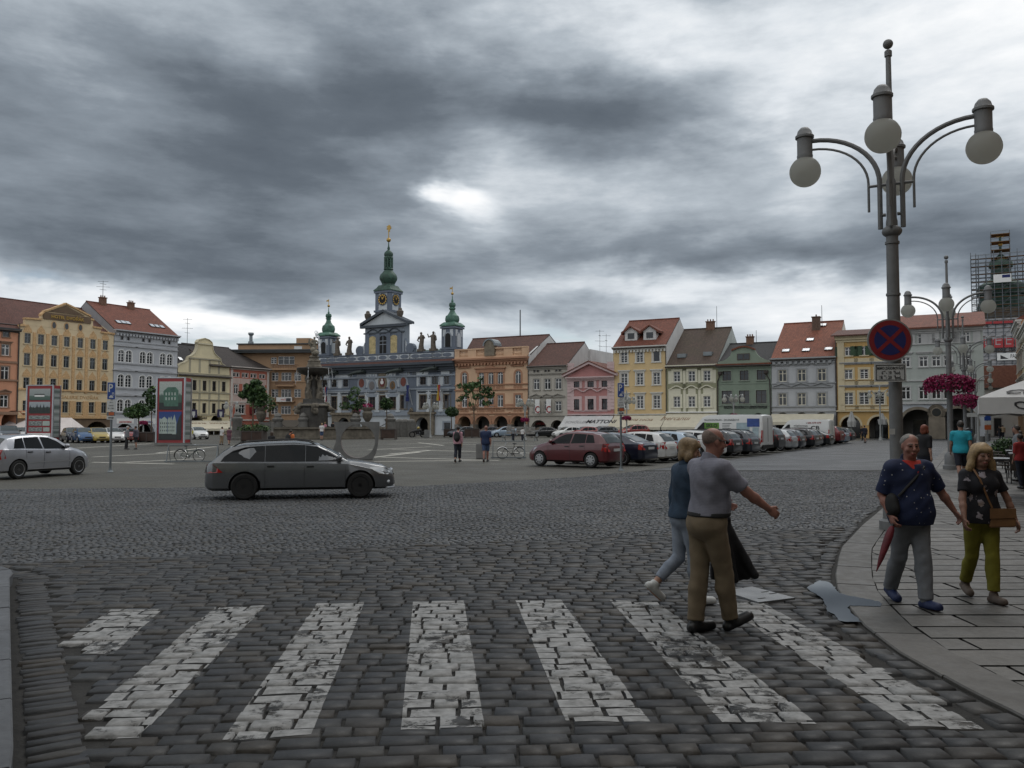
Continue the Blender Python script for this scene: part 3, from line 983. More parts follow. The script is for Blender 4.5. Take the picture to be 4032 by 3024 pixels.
  if s.arc and arcade:
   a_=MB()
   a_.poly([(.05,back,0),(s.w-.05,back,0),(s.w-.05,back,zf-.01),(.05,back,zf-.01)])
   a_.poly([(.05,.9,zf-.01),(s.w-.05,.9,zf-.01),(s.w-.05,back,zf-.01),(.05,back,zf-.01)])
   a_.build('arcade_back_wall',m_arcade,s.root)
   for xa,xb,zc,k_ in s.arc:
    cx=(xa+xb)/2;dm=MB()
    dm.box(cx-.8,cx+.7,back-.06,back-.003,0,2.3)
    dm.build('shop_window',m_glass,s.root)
  s.wobj=o
  return o
 def band(s,z0,z1,d=.15,m=None,x0=0,x1=None,name='cornice',y1=0):
  mb=MB().box(x0-(.05 if x0==0 else 0),(s.w+.05)if x1 is None else x1,-d,y1,z0,z1)
  return mb.build(name,m or s.wall,s.root)
 def cornice(s,z,m,h=.5,d=.5,dentil=None,md=None,name='cornice'):
  mb=MB()
  for i in range(3):
   f=(i+1)/3
   mb.box(-.06*i,s.w+.06*i,-d*f,0 if i<2 else .1,z-h+h*i/3,z-h+h*(i+1)/3-(.0 if i==2 else .002))
  if dentil:
   x_=.2
   while x_<s.w-.2:
    mb.box(x_,x_+dentil*.5,-d*.62,-.003,z-h-.32,z-h-.003,1 if md else 0);x_+=dentil
  return mb.build(name,[m,md or m],s.root)
 def roof(s,rl,rr,dr,m,over=.45,ze=None,z_of=None,hip=(0,0),gm=None,fascia=None,back=None,x0=None,x1=None,name='roof'):
  a,b=s.xz(*rl,off=dr),s.xz(*rr,off=dr)
  zr=(a[1]+b[1])/2 if z_of is None else z_of
  ze=ze or s.ze
  e0,e1=(0 if x0 is None else x0),(s.w if x1 is None else x1)
  ra,rb=a[0]if hip[0]else e0,b[0]if hip[1]else e1
  o0,o1=(over if hip[0]else .04),(over if hip[1]else .04)
  y0=-over;ye=ze-over*(zr-ze)/dr*.6
  yb=back or 2*dr
  mb=MB()
  E0,E1,R0,R1=(e0-o0,y0,ye),(e1+o1,y0,ye),(ra,dr,zr),(rb,dr,zr)
  B0,B1=(e0-o0,yb,ye),(e1+o1,yb,ye)
  th=.16
  dn=lambda q:(q[0],q[1],q[2]-th)
  mb.poly([E0,E1,R1,R0]);mb.poly([R0,R1,B1,B0])
  mb.poly([dn(E0),E0,R0,dn(R0)],1);mb.poly([E1,dn(E1),dn(R1),R1],1)
  mb.poly([dn(E0),dn(E1),E1,E0],1)
  mb.poly([dn(E1),dn(E0),dn(R0),dn(R1)],1)
  if hip[0]:mb.poly([E0,R0,B0])
  if hip[1]:mb.poly([E1,B1,R1])
  mb.tube([(ra,dr,zr+.02),(rb,dr,zr+.02)],.11,6,0)
  o=mb.build(name,[m,fascia or m_gutter],s.root)
  g=MB()
  gm_=gm or s.wall
  for sx,hp,xx in((0,hip[0],e0),(1,hip[1],e1)):
   if hp:continue
   g.prism([(0,ze-.03),(dr,zr-.18),(yb,ze-.03)],xx-(.02 if sx==0 else .28),xx+(.28 if sx==0 else .02),0,'yz')
   g.poly([(xx+(.03 if sx else-.03),0,0),(xx+(.03 if sx else-.03),yb,0),(xx+(.03 if sx else-.03),yb,ze),(xx+(.03 if sx else-.03),0,ze)]if sx else[(xx-.03,yb,0),(xx-.03,0,0),(xx-.03,0,ze),(xx-.03,yb,ze)])
  if g.v:g.build('gable_wall',gm_,s.root)
  s.rf=dict(dr=dr,zr=zr,ze=ye,y0=y0,o=o)
  q=MB().tube([(e0-o0,y0-.07,ye-.05),(e1+o1,y0-.07,ye-.05)],.085,8);q.build('gutter',m_gutter,o)
  return o
 def on_roof(s,a,b):
  r=ray(*px(s.zm,a,b))
  rf=s.rf
  M_=Matrix.Translation(s.root.location)@Matrix.Rotation(s.fr.a,4,'Z')
  o=M_.inverted()@Vector((0,0,H));d=(M_.inverted().to_3x3()@r)
  k_=(rf['zr']-rf['ze'])/(rf['dr']-rf['y0'])
  t=(rf['ze']+k_*(o.y-rf['y0'])-o.z)/(d.z-k_*d.y)
  return o+d*t,math.atan(k_)
 def skylights(s,pts,w=.8,h=.9):
  for a,b in pts:
   p,an=s.on_roof(a,b)
   mb=MB().box(-w/2,w/2,-h/2,h/2,.04,.14)
   g=MB().box(-w/2+.07,w/2-.07,-h/2+.07,h/2-.07,.142,.146)
   o=mb.build('skylight',m_lead,s.rf['o'],loc=p);o.rotation_euler=(an,0,0)
   g.build('pane',MATS.get('skylight pane')or mat('skylight pane',(.55,.58,.62),.08,var=.1),o)
 def chimney(s,a,b,w=.7,h=1.6,m=None,d=.6,pots=3):
  p,an=s.on_roof(a,b)
  mb=MB().box(-w/2,w/2,-d/2,d/2,-.8,h);mb.box(-w/2-.08,w/2+.08,-d/2-.08,d/2+.08,h,h+.14)
  for i in range(pots):mb.lathe([(.1,h+.14),(.09,h+.45)],(-w/2+(i+.5)*w/pots,0,0),8)
  o=mb.build('chimney',m or mat('chimney brick',(.16,.09,.06),.9,var=.35,vs=5),s.rf['o'],loc=p)
  return o
 def pilasters(s,xs,z0,z1,w,m,d=.08,name='pilaster'):
  for x_ in xs:
   mb=MB().box(x_-w/2,x_+w/2,-d,0,z0,z1)
   mb.build(name,m,s.root)
 def sign(s,t,cx,z0,h=None,w=None,m=None,y=-.03,name='lettering',board=None,thick=.05):
  mb=MB()
  if board:
   bw,bh,bm_=board
   b=MB().box(cx-bw/2,cx+bw/2,y-.02+.01,-.003,z0-bh*.2,z0+bh*.8)
   par=b.build('sign_board',bm_,s.root)
  else:par=s.root
  text_into(mb,t,cx,z0,h,w,y-(.012 if board else 0),0,thick)
  return mb.build(name,m,par)
 def spout(s,x0,z,m=None):
  mb=MB().tube([(x0,-.12,z),(x0,-.12,.4)],.06,8);mb.build('downpipe',m or m_gutter,s.root)
def antenna(name,label,p,h,kind='mast'):
 mb=MB().tube([(0,0,-.6),(0,0,h)],[.14,.10]if kind=='pole' else[.045,.03],6)
 r=thing(name,label,'aerial',p)
 mb.build('mast',m_lead,r)
 if kind=='mast':
  for i,(zz,l,a)in enumerate(((.95,1.6,.2),(.8,1.2,1.2),(.62,1.9,.3),(.45,1.1,1.0))):
   b=MB();c,q=math.cos(a)*l/2,math.sin(a)*l/2
   b.tube([(-c,-q,h*zz),(c,q,h*zz)],.025,5)
   for k_ in np.linspace(-.9,.9,6):
    e=.22
    b.tube([(c*k_+q*e,q*k_-c*e,h*zz),(c*k_-q*e,q*k_+c*e,h*zz)],.016,4)
   b.build('crossbar',m_lead,r)
 return r
#  left row
mute=lambda c:tuple((.30*c[0]+.55*c[1]+.15*c[2])*.16+v*.80 for v in c)
plas=lambda n_,c,**k_:mat(n_,mute(c),.9,var=k_.pop('var',.10),vs=k_.pop('vs',.5),dirt=k_.pop('dirt',.28),bump=.12,bs=12,**k_)
m_or=plas('orange plaster',(.66,.29,.15));m_ortrim=plas('brown stone trim',(.30,.17,.10))
t_red=tiles('red clay tiles',(.185,.060,.036));t_oldred=tiles('old red brown tiles',(.115,.045,.033));t_brown=tiles('brown tiles',(.105,.044,.031));t_orange=tiles('orange red tiles',(.225,.073,.040))
t_slate=tiles('dark slate',(.034,.033,.035),rows=4);t_moss=tiles('mossy brown tiles',(.075,.046,.034),moss=(.10,.09,.04));t_dark=tiles('dark brown tiles',(.040,.030,.026))
h=House(FL,'A',(-190,380),(157,402),'orange_house','orange plastered house with brown stone trim left of the hotel',m_or,depth=14)
for xr in(45,-60,-150):
 for i,(ya,yb,w_)in enumerate(((425,470,1.0),(530,622,1.25),(710,820,1.25),(945,1045,1.25))):
  h.win(h.x(xr,600),h.z(45,yb),h.z(45,ya),w_,ms_=m_ortrim,hood=None if i in(0,2)else('flat' if i==1 else 'ped'),mh=m_ortrim,cross='cross' if i else 'thin',mf=m_white if i else m_zinc)
h.arch(h.x(20,1250)-.2,h.x(20,1250)+3,3.6);h.arch(h.x(20,1250)-4,h.x(20,1250)-1,3.6)
h.front()
h.cornice(h.ze,m_lead,.5,.55)
h.band(h.z(40,830),h.z(40,815),.2,m_ortrim);h.band(h.z(40,1105),h.z(40,1080),.25,m_ortrim);h.band(h.z(40,680)-.05,h.z(40,665),.14,m_ortrim)
h.roof((-190,235),(120,330),5,t_oldred,gm=m_or,hip=(0,0),z_of=h.ze+4.4)
h.spout(h.w-.1,h.ze)
HOUSE_OR=h
m_hy=plas('hotel yellow plaster',(.70,.54,.31),dirt=.12);m_ho=plas('hotel ochre ornament',(.60,.36,.145),var=.3,vs=6,dirt=.1);m_hb=plas('hotel brown stone',(.165,.105,.060),var=.2,vs=1.2)
m_gold=mat('gilded',(.42,.27,.075),.42,.6,var=.15)
h=House(FL,'A',(160,352),(930,447),'hotel_building','tall yellow hotel with stepped attic and gilt sign over a brown stone arcade',m_hy,depth=16)
cols=[220,330,440,542,653,756,857]
hz=dict()
rowsH=[(653,480,560),(653,635,728),(653,822,908)]
for i,(xr,ya,yb)in enumerate(rowsH):
 for j,c in enumerate(cols):
  h.win(h.x(c,650),h.z(xr,yb),h.z(xr,ya),1.0,ms_=m_hy,sur=.06,mf=m_zinc)
  x_=h.x(c,650);zt=h.z(xr,ya)+.12
  mb=MB().prism([(x_-.62,zt),(x_+.62,zt),(x_+.5,zt+.5),(x_+.28,zt+.75),(x_,zt+1.15),(x_-.28,zt+.75),(x_-.5,zt+.5)],-.05,0)
  mb.build('relief_panel',m_ho,h.root)
for c in cols:h.win(h.x(c,650),h.z(653,1090),h.z(653,1000),1.0,ms_=m_hy,sur=.06,mf=m_zinc)
zb=h.z(653,1128)
for xa,xb in((340,470),(500,632),(695,885)):
 h.arch(h.x(xa,1285),h.x(xb,1285),h.z(785,1160))
top=[(160,375),(205,375),(205,318),(335,325),(335,290),(360,262),(440,235),(535,198),(640,250),(735,300),(738,325),(760,330),(760,388),(825,400),(825,432),(900,440),(930,447)]
gp_=[h.xz(*q)for q in top]
zlow=h.z(653,470)+.9
gp_=[(0.0,zlow)]+[(min(max(a,0.0),h.w),b)for a,b in gp_]+[(h.w,zlow)]
h.front(ztop=zlow-.01,mats=[m_hy,m_hb],zones=[(zb,1),(99,0)],reveal=.25)
mb=MB().prism(gp_[::-1],0,.5);h_at=mb.build('attic',m_hy,h.root)
mb=MB()
for a,b in zip(gp_[1:-2],gp_[2:-1]):
 if abs(a[0]-b[0])>.15:
  mb.prism([(a[0]-.05,a[1]-.12),(b[0]+.05,b[1]-.12),(b[0]+.05,b[1]+.12),(a[0]-.05,a[1]+.12)],-.22,.52)
mb.build('coping',m_ho,h_at)
zs0,zs1=h.z(540,342),h.z(540,288)
mb=MB().box(h.x(350,315),h.x(738,330),-.16,-.003,zs0,zs1);sb=mb.build('sign_band',m_hb,h.root)
mb=MB();text_into(mb,'HOTEL DVOŘÁK',h.x(548,320),zs0+(zs1-zs0)*.22,h=(zs1-zs0)*.66,w=h.x(682,330)-h.x(415,300),y=-.18,thick=.08);mb.build('lettering',m_gold,sb)
mb=MB().prism([h.xz(395,262),h.xz(690,300),h.xz(535,215)][::1],-.10,-.003);mb.build('tympanum',m_hb,h.root)
for c,yy in((440,375),(543,385),(655,395)):
 x_,z_=h.xz(c,yy)
 mb=MB().lathe([(.42,-.06),(.42,-.002)],(x_,0,z_),16,axis='y',sy=1.5,sx=.9);o=mb.build('oval_window',m_ho,h.root)
 mb=MB().lathe([(.30,-.075),(.30,-.062)],(x_,0,z_),16,axis='y',sy=1.5,sx=.9);mb.build('pane',m_glass,o)
zp0,zp1=h.z(653,930),h.z(653,470)
xm=[h.x(c,650)for c in cols]
h.pilasters([(a+b)/2 for a,b in zip(xm,xm[1:])],zp0,zp1,.42,m_ho,.12)
h.band(h.z(653,918),h.z(653,905),.2,m_ho);h.band(zb-.15,zb+.25,.22,m_ho)
zg=h.z(655,985)
mb=MB();text_into(mb,'GALERIE DVOŘÁK',h.x(653,965),zg+.15,h=.6,w=h.x(812,970)-h.x(500,960),y=-.01,thick=.05);mb.build('lettering',m_ho,h.root)
h.pilasters([(a+b)/2 for a,b in zip(xm,xm[1:])],h.z(653,1120),h.z(653,995),.85,m_ho,.16,'pier')
h.spout(-.05,h.ze)
h.rootroof=None
h.ze=zlow-.2
h.roof((0,155),(470,212),8,t_oldred,over=-.55,gm=m_hy,z_of=h.z(240,183,8),x0=-6,x1=h.w+.2)
HOTEL=h
m_lg=plas('pale blue grey plaster',(.47,.485,.51),dirt=.15);m_lgt=plas('grey stucco trim',(.42,.43,.45));m_lgw=plas('grey gable plaster',(.30,.30,.31))
h=House(FL,'A',(935,408),(1452,462),'grey_house','pale grey house with red tiled roof beside the yellow hotel',m_lg,depth=14)
for a,b,yy in((990,1052,575),(1166,1224,590),(1330,1387,608)):
 for ya,yb in((575,675),(775,880),(980,1080)):
  for c in(a,b):h.win(h.x(c,620),h.z(990,yb),h.z(990,ya),1.25,ms_=m_white,sur=.12,arch=1,cross='eight',sill=False)
  xc=(h.x(a,620)+h.x(b,620))/2
  link('hood',hood_mesh('low',4.3,m_lgt),h.root,(xc,0,h.z(990,ya)+.55))
  mb=MB().box(xc-2,xc+2,-.1,0,h.z(990,yb)-.35,h.z(990,yb)-.1);mb.build('sill_panel',m_lgt,h.root)
for c in(995,1047,1170,1220,1336,1383):h.win(h.x(c,490),h.z(995,493),h.z(995,466),.55,mf=m_brown_wood,ms_=m_lgt,sur=.08,cross='none',sill=False)
for xa,xb in((945,1092),(1120,1260),(1290,1420)):h.arch(h.x(xa,1280),h.x(xb,1280),h.z(1010,1178))
h.front()
h.cornice(h.ze,m_lgt,.55,.7,.55,m_lg)
for yy in(688,890,1092):h.band(h.z(990,yy),h.z(990,yy-10),.16,m_lgt)
h.band(h.z(990,508),h.z(990,500),.14,m_lgt)
h.roof((690,182),(1215,245),7,t_red,gm=m_lgw,hip=(0,0),z_of=h.z(950,212,7))
h.skylights([(965,350),(1005,353),(1043,358),(1240,380),(1280,385),(1320,390)])
h.chimney(838,205,1.0,1.0);h.chimney(1068,240,1.0,.9)
xs_=h.x(1022,1170)
h.sign('ZASTAVÁRNA',xs_,h.z(1010,1178)+.15,w=2.2,m=mat('red sign letters',(.45,.05,.04),.5,var=.1),board=(3.0,.8,m_white))
h.sign('VINOTÉKA',h.x(1200,1165),h.z(1010,1178)+.1,w=2.0,m=mat('blue sign letters',(.03,.06,.25),.5,var=.1),board=(3.6,.9,m_white))
GREY=h
antenna('roof_aerial','bushy aerial on the chimney of the grey house',h.root.matrix_basis@Vector(h.on_roof(838,205)[0])+Vector((0,0,1.2)),2.6)
antenna('roof_aerial','tall aerial mast between grey house and cream gabled house',at('B',287,470,150*KS),5)
m_cr=plas('cream plaster',(.72,.62,.37),dirt=.12);m_crt=plas('grey stucco band',(.40,.36,.25));m_crl=plas('pale cream trim',(.64,.57,.38))
h=House(FL,'B',(180,793),(786,838),'cream_gabled_house','cream house with scrolled baroque gable and dark unframed windows',m_cr,depth=14)
cols=[373,490,602,714]
for c in[255]+cols:
 h.win(h.x(c,940),h.z(373,1000),h.z(373,880),.95,mf=m_brown_wood,ms_=m_crl,sur=.16,cross='thin')
 h.win(h.x(c,940),h.z(373,1262),h.z(373,1145),.95,mf=m_brown_wood,ms_=m_crl,sur=.16,cross='thin',hood='flat',hoodw=1.9,hoodz=.55,mh=m_crt)
h.arch(h.x(330,1430),h.x(470,1430),3.3,kind='round');h.arch(h.x(560,1430),h.x(700,1430),3.3)
g=[(180,793),(183,715),(205,690),(262,672),(292,648),(305,608),(345,592),(382,558),(405,510),(413,462),(403,440),(420,412),(455,404),(492,394),(540,412),(572,440),(579,466),(582,520),(602,568),(640,608),(674,632),(680,672),(702,700),(745,722),(780,742),(786,838)]
gp_=[h.xz(*q)for q in g]
h.front(gable=None)
mb=MB().prism(gp_[::-1],0,.5);go=mb.build('gable',m_cr,h.root)
mb=MB()
for a,b in zip(gp_[1:-1],gp_[2:-1]):
 d=Vector((b[0]-a[0],b[1]-a[1]));d.normalize();q=Vector((-d.y,d.x))*.1
 mb.prism([(a[0],a[1]),(b[0],b[1]),(b[0]+q.x,b[1]+q.y),(a[0]+q.x,a[1]+q.y)],-.15,.55)
mb.build('coping',m_crl,go)
h.band(h.z(420,830),h.z(420,806),.3,m_crt);h.band(h.z(420,1028),h.z(420,1015),.16,m_crt);h.band(h.z(420,1293),h.z(420,1278),.2,m_crt)
zz=h.z(480,632);mb=MB().box(h.x(303,615),h.x(676,645),-.2,-.003,zz-.12,zz+.12);mb.build('cornice',m_crt,h.root)
zz=h.z(490,458);mb=MB().box(h.x(410,450),h.x(580,470),-.22,-.003,zz-.12,zz+.12);mb.build('cornice',m_crl,h.root)
h.pilasters([h.x(c,940)for c in(318,433,548,658)],h.z(420,1278),h.ze-.9,.4,m_crt,.04)
h.pilasters([h.x(c,740)for c in(318,433,548,658)],h.ze+.3,h.z(480,640),.4,m_crt,.04)
h.sign('Čedok',h.x(478,1320),h.z(478,1332),h=.5,m=m_brown_wood)
h.roof((180,478),(410,462),6,t_slate,gm=m_lgw,z_of=h.z(300,470,6),x1=h.w)
h.skylights([(205,635)])
CREAM=h
m_rd=plas('brick red plaster',(.47,.125,.070));m_rw=plas('pale pink plaster',(.60,.44,.38));m_rwt=plas('off white stucco',(.62,.56,.50))
h=House(FL,'B',(790,712),(1246,752),'red_house','narrow house with brick red pilasters and pale bays under dark tiled roof',m_rd,depth=12)
cols=[858,962,1062,1162]
for c in cols:
 for d in(-.40,.40):h.win(h.x(c,820)+d,h.z(858,843),h.z(858,792),.72,ms_=m_rwt,sur=.07,cross='none',sill=False)
 h.win(h.x(c,985),h.z(858,1040),h.z(858,930),1.15,ms_=m_rwt,sur=.1)
 xx=h.x(c,985)
 for ya,yb in((1160,1048),(920,855)):mb=MB().box(xx-1.0,xx+1.0,-.035,0,h.z(858,ya),h.z(858,yb));mb.build('plaster_panel',m_rw,h.root)
for c in(905,1112):h.win(h.x(c,1220),h.z(905,1272),h.z(905,1165),2.5,ms_=m_rwt,sur=.1,cross='tri')
h.arch(h.x(862,1410),h.x(952,1410),h.z(905,1392),kind='seg');h.arch(h.x(1080,1410),h.x(1170,1410),h.z(905,1392),kind='seg')
h.front()
h.cornice(h.ze,m_rwt,.5,.55)
h.band(h.z(858,1352),h.z(858,1336),.2,m_rwt);h.band(h.z(858,1140),h.z(858,1125),.14,m_rwt)
h.pilasters([.35,h.w-.35],3,h.ze-.6,.5,m_rwt,.1)
mb=MB().box(h.x(1012,1220),h.x(1045,1220),-.5,-.06,h.z(1025,1275),h.z(1025,1160));mb.build('hanging_sign',mat('dark red board',(.16,.02,.025),.5,var=.1),h.root)
h.roof((590,502),(772,494),7,t_dark,gm=m_rw,hip=(0,1),z_of=h.z(700,497,7),x0=-CREAM.w*.42)
RED=h
m_bn=plas('ochre brown plaster',(.45,.27,.14));m_bns=plas('grey plinth plaster',(.24,.21,.17))
FB=Frame((RED.fr.w(RED.t1).x,RED.fr.w(RED.t1).y+1.0),RAD(-3))
h=House(FB,'B',(1243,590),(1790,590),'brown_block','ochre brown modernist block with balconies and flat roof behind the fountain',m_bn,depth=16)
ZT=h.z(1440,565)
for c,w_,k_ in((1310,1.5,'six'),(1442,2.2,'tri'),(1575,1.5,'six'),(1700,1.5,'six')):
 for ya,yb in((790,890),(985,1082),(1180,1277)):h.win(h.x(c,1030),h.z(1442,yb),h.z(1442,ya),w_,ms_=m_bn,sur=.05,cross=k_)
h.win(h.x(1445,650),h.z(1445,698),h.z(1445,602),3.6,ms_=m_bn,sur=.1,cross='tri')
h.win(.9-h.x(1243,600)*0+0,h.z(1110,690),h.z(1110,615),1.3,ms_=m_bn,sur=.05,cross='six')
h.front(ztop=ZT)
mb=MB().box(-7,h.w+1,-1.5,14,ZT,ZT+.35);mb.box(-7.1,h.w+1.1,-1.7,14.1,ZT+.35,ZT+.6);mb.build('roof',[m_lead],h.root)
mb=MB();z1=h.z(1440,462,1.5);mb.box(-6.5,h.w+.5,1.5,13,ZT+.6,z1);mb.build('penthouse',m_bn,h.root)
mb=MB().box(-6.7,h.w+.7,1.2,13.2,z1,z1+.2);mb.build('penthouse_roof',m_lead,h.root)
mb=MB().box(-7,0,0.02,13,0,ZT-.01);mb.build('side_wing',m_bn,h.root)
mb=MB().box(h.x(1560,420,5),h.x(1725,420,5),5,9,z1+.2,h.z(1620,388,5));mb.build('lift_house',m_bn,h.root)
mb=MB().box(h.x(1508,495),h.x(1600,495),1.42,1.498,h.z(1550,512),h.z(1550,475));mb.build('ribbon_window',m_white,h.root)
for xa,xb,ya,yb in((1300,1586,702,757),(1340,1550,897,948),(1340,1550,1082,1132)):
 x0,x1,z1_,z0_=h.x(xa,ya),h.x(xb,ya),h.z(1440,ya),h.z(1440,yb)
 mb=MB().box(x0,x1,-1.1,-.003,z0_-.1,z0_+.15);o=mb.build('balcony',m_bn,h.root)
 b=MB()
 for q in np.linspace(x0,x1,16):b.box(q-.02,q+.02,-1.08,-1.04,z0_+.15,z1_)
 b.box(x0,x1,-1.1,-1.02,z1_-.06,z1_);b.box(x0,x1,-1.09,-1.03,(z0_+z1_)/2,(z0_+z1_)/2+.06)
 for q in(x0,x1-.05):b.box(q,q+.05,-1.1,-.01,z1_-.06,z1_-.001)
 b.build('railing',mat('rusty railing',(.09,.05,.04),.6,.3),o)
mb=MB();xb0,xb1,zb0,zb1=h.x(1350,1105),h.x(1532,1105),h.z(1440,1132),h.z(1440,1082)
mb.box(xb0,xb1,-1.16,-1.12,zb0,zb1);o=mb.build('banner',m_white,h.root)
mb=MB();text_into(mb,'mall',(xb0*.55+xb1*.45),zb0+.22,h=(zb1-zb0)*.5,y=-1.165);mb.build('lettering',MATS['red sign letters'],o)
mb=MB().box(xb1-1.1,xb1-.2,-1.17,-1.162,zb0+.05,zb1-.15);mb.build('portrait_panel',mat('dark print',(.05,.05,.06),.6),o)
h.band(0.02,h.z(1440,1345),.06,m_bns,name='plinth')
for yy in(905,1095,1290):h.band(h.z(1440,yy),h.z(1440,yy-8),.12,m_bn)
BROWN=h
mb=MB().lathe([(.55,0),(.5,.5),(.32,.6),(.30,1.6),(.55,1.9),(.5,2.2)],(-4.6,3,z1+.2),12);mb.build('roof_vent',m_zinc,h.root)
#  town hall
m_tb=plas('slate blue plaster',(.135,.165,.215));m_tw=plas('pale blue white plaster',(.50,.54,.57));m_tl=plas('light blue grey plaster',(.27,.31,.36))
m_tdk=plas('dark slate cornice',(.07,.085,.105));m_sand=plas('weathered sandstone',(.20,.165,.115),var=.3,vs=2);m_stat=plas('dark weathered stone',(.13,.105,.08),var=.4,vs=3)
m_copper=mat('green copper',(.068,.150,.112),.6,.15,var=.5,vs=1.2,dirt=.6);m_copdk=mat('dark green copper',(.035,.075,.055),.6,.2,var=.5,vs=1.5,dirt=.5)
m_fresco=mat('faded fresco',(.46,.37,.19),.9,var=.35,vs=2.5);m_brownwin=mat('brown shutters',(.10,.062,.042),.6,var=.3,vs=3)
h=House(FR,'C',(62,1100),(1080,1062),'town_hall','slate blue and white baroque town hall with clock tower and two green onion turrets',m_tw,depth=16)
cols=[110,178,265,385,463,540,617,697,840,930,1020]
xs_=[h.x(c,1360)for c in cols]
zU0,zU1=h.z(840,1235),h.z(840,1178);zL0,zL1=h.z(840,1412),h.z(840,1312)
zG=h.z(840,1462)
for i,x_ in enumerate(xs_):
 h.win(x_,zL0,zL1,1.75,mf=m_brownwin,ms_=m_sand,sur=.16,cross='thin',hood='flat',hoodw=2.5,hoodz=.55,mh=m_tdk)
 if i<3 or i>7:h.win(x_,zU0,zU1,1.65,mf=m_brown_wood,ms_=m_tl,sur=.22,cross='thin',sill=True)
for c in(610,695,1020):h.win(h.x(c,1540),h.z(840,1565),h.z(840,1517),1.7,mf=m_brown_wood,ms_=m_tl,sur=.3,cross='none')
for xa,xb,zc in((h.x(795,1600),h.x(885,1600),h.z(840,1478)),(h.x(215,1600),h.x(305,1600),h.z(840,1478))):h.arch(xa,xb,zc)
h.front(mats=[m_tw,m_tb,m_tl],zones=[(zG,0),(h.z(840,1440),2),(h.z(840,1262),0),(h.z(840,1245),1),(h.z(840,1165),0),(99,1)],reveal=.35)
strip=[(h.x(745,1350),2.5),(h.x(325,1350),2.2),(h.w-.55,1.1),(.5,1.0)]
for x_,w_ in strip:
 mb=MB().box(x_-w_/2,x_+w_/2,-.05,0,zG+.3,h.ze-.8);mb.build('blue_strip',m_tb,h.root)
for a,b in zip(xs_,xs_[1:]):
 if b-a<3.2:
  mb=MB();c=(a+b)/2;mb.box(c-.36,c+.36,-.12,0,zL0-.2,zL1+.35);mb.box(c-.5,c+.5,-.16,0,zL1+.35,zL1+.7);mb.box(c-.48,c+.48,-.16,0,zL0-.55,zL0-.2);mb.build('pilaster',m_tw,h.root)
for yy,d_,m__ in((1262,.16,m_tl),(1455,.28,m_tl),(1165,.2,m_tl),(1130,.3,m_tdk)):h.band(h.z(840,yy+9),h.z(840,yy-3),d_,m__)
for c in(178,265,385,463,540,617,697,840,930,1020):
 mb=MB();x_=h.x(c,1360);mb.box(x_-1.1,x_+1.1,-.06,0,zL0-.95,zL0-.3);mb.build('apron_panel',m_tl,h.root)
for a,b in((100,140),(190,320),(350,500),(560,640),(690,745),(760,880),(975,1062)):
 z1_,z0_=h.z(840,1113),h.z(840,1130);mb=MB().box(h.x(a,1140),h.x(b,1140),-.05,0,z0_-1.0,z1_-.5);mb.build('frieze_panel',m_tw,h.root)
h.cornice(h.ze,m_tdk,1.2,1.1)
mb=MB().poly([(-.6,-1.0,h.ze+.01),(h.w+.6,-1.0,h.ze+.01),(h.w+.6,.4,h.ze+.5),(-.6,.4,h.ze+.5)]);mb.poly([(-.6,-1.0,h.ze),(-.6,.4,h.ze+.5),(-.6,.4,h.ze)]);mb.build('tile_skirt',t_oldred,h.root)
zA1=h.z(560,1010,.5)
mb=MB().box(0,h.w,.4,.9,h.ze+.02,zA1);mb.box(-.1,h.w+.1,.3,1.0,zA1,zA1+.18);att=mb.build('attic',m_tb,h.root)
for c in(105,165,240,315,385,465,543,622,705,785,865,950,1022):
 x_=h.x(c,1035,.4);w_=1.0 if c not in(240,865)else 1.6
 zc=(h.ze+.6+zA1)/2;hh=(zA1-h.ze-.9)/2
 mb=MB().box(x_-w_-.25,x_+w_+.25,.33,.399,zc-hh,zc+hh);o=mb.build('attic_panel',m_tw,att)
 mb=MB().lathe([(1,0),(1,.05)],(x_,.295,zc),20,axis='y',sx=w_*.85,sy=hh*.82);mb.build('oval_field',m_tb,o)
m_shield=[mat('red shield',(.17,.055,.04),.7,var=.3),mat('grey shield',(.16,.15,.15),.7,var=.2),mat('crimson shield',(.14,.03,.03),.7,var=.3),mat('ochre shield',(.20,.11,.04),.7,var=.2),MATS['red shield']]
for i,(c,yy)in enumerate(((387,1228),(463,1248),(540,1222),(617,1246),(697,1218))):
 x_,zc=h.xz(c,yy)
 mb=MB().lathe([(1,-.10),(1,0)],(x_,0,zc),18,axis='y',sx=.95,sy=1.25)
 mb.prism([(x_-.9,zc+1.2),(x_-.6,zc+2.0),(x_-.25,zc+1.6),(x_,zc+2.35),(x_+.25,zc+1.6),(x_+.6,zc+2.0),(x_+.9,zc+1.2)],-.12,-.005)
 mb.prism([(x_-1.3,zc-1.2),(x_-.5,zc-.9),(x_+.5,zc-.9),(x_+1.3,zc-1.2),(x_+1.0,zc-1.8),(x_-1.0,zc-1.8)],-.14,-.005)
 o=mb.build('coat_of_arms',m_tl if i!=2 else m_sand,h.root)
 mb=MB().lathe([(1,-.16),(1,-.102)],(x_,0,zc+.1),16,axis='y',sx=.56,sy=.75);mb.build('shield',m_shield[i],o)
 if i in(2,3):
  mb=MB().lathe([(.35,-.19),(.35,-.162)],(x_,0,zc+.1),10,axis='y');mb.lathe([(.2,-.19),(.2,-.162)],(x_,0,zc+.55),8,axis='y');mb.build('charge',m_stat if i==3 else m_white,o)
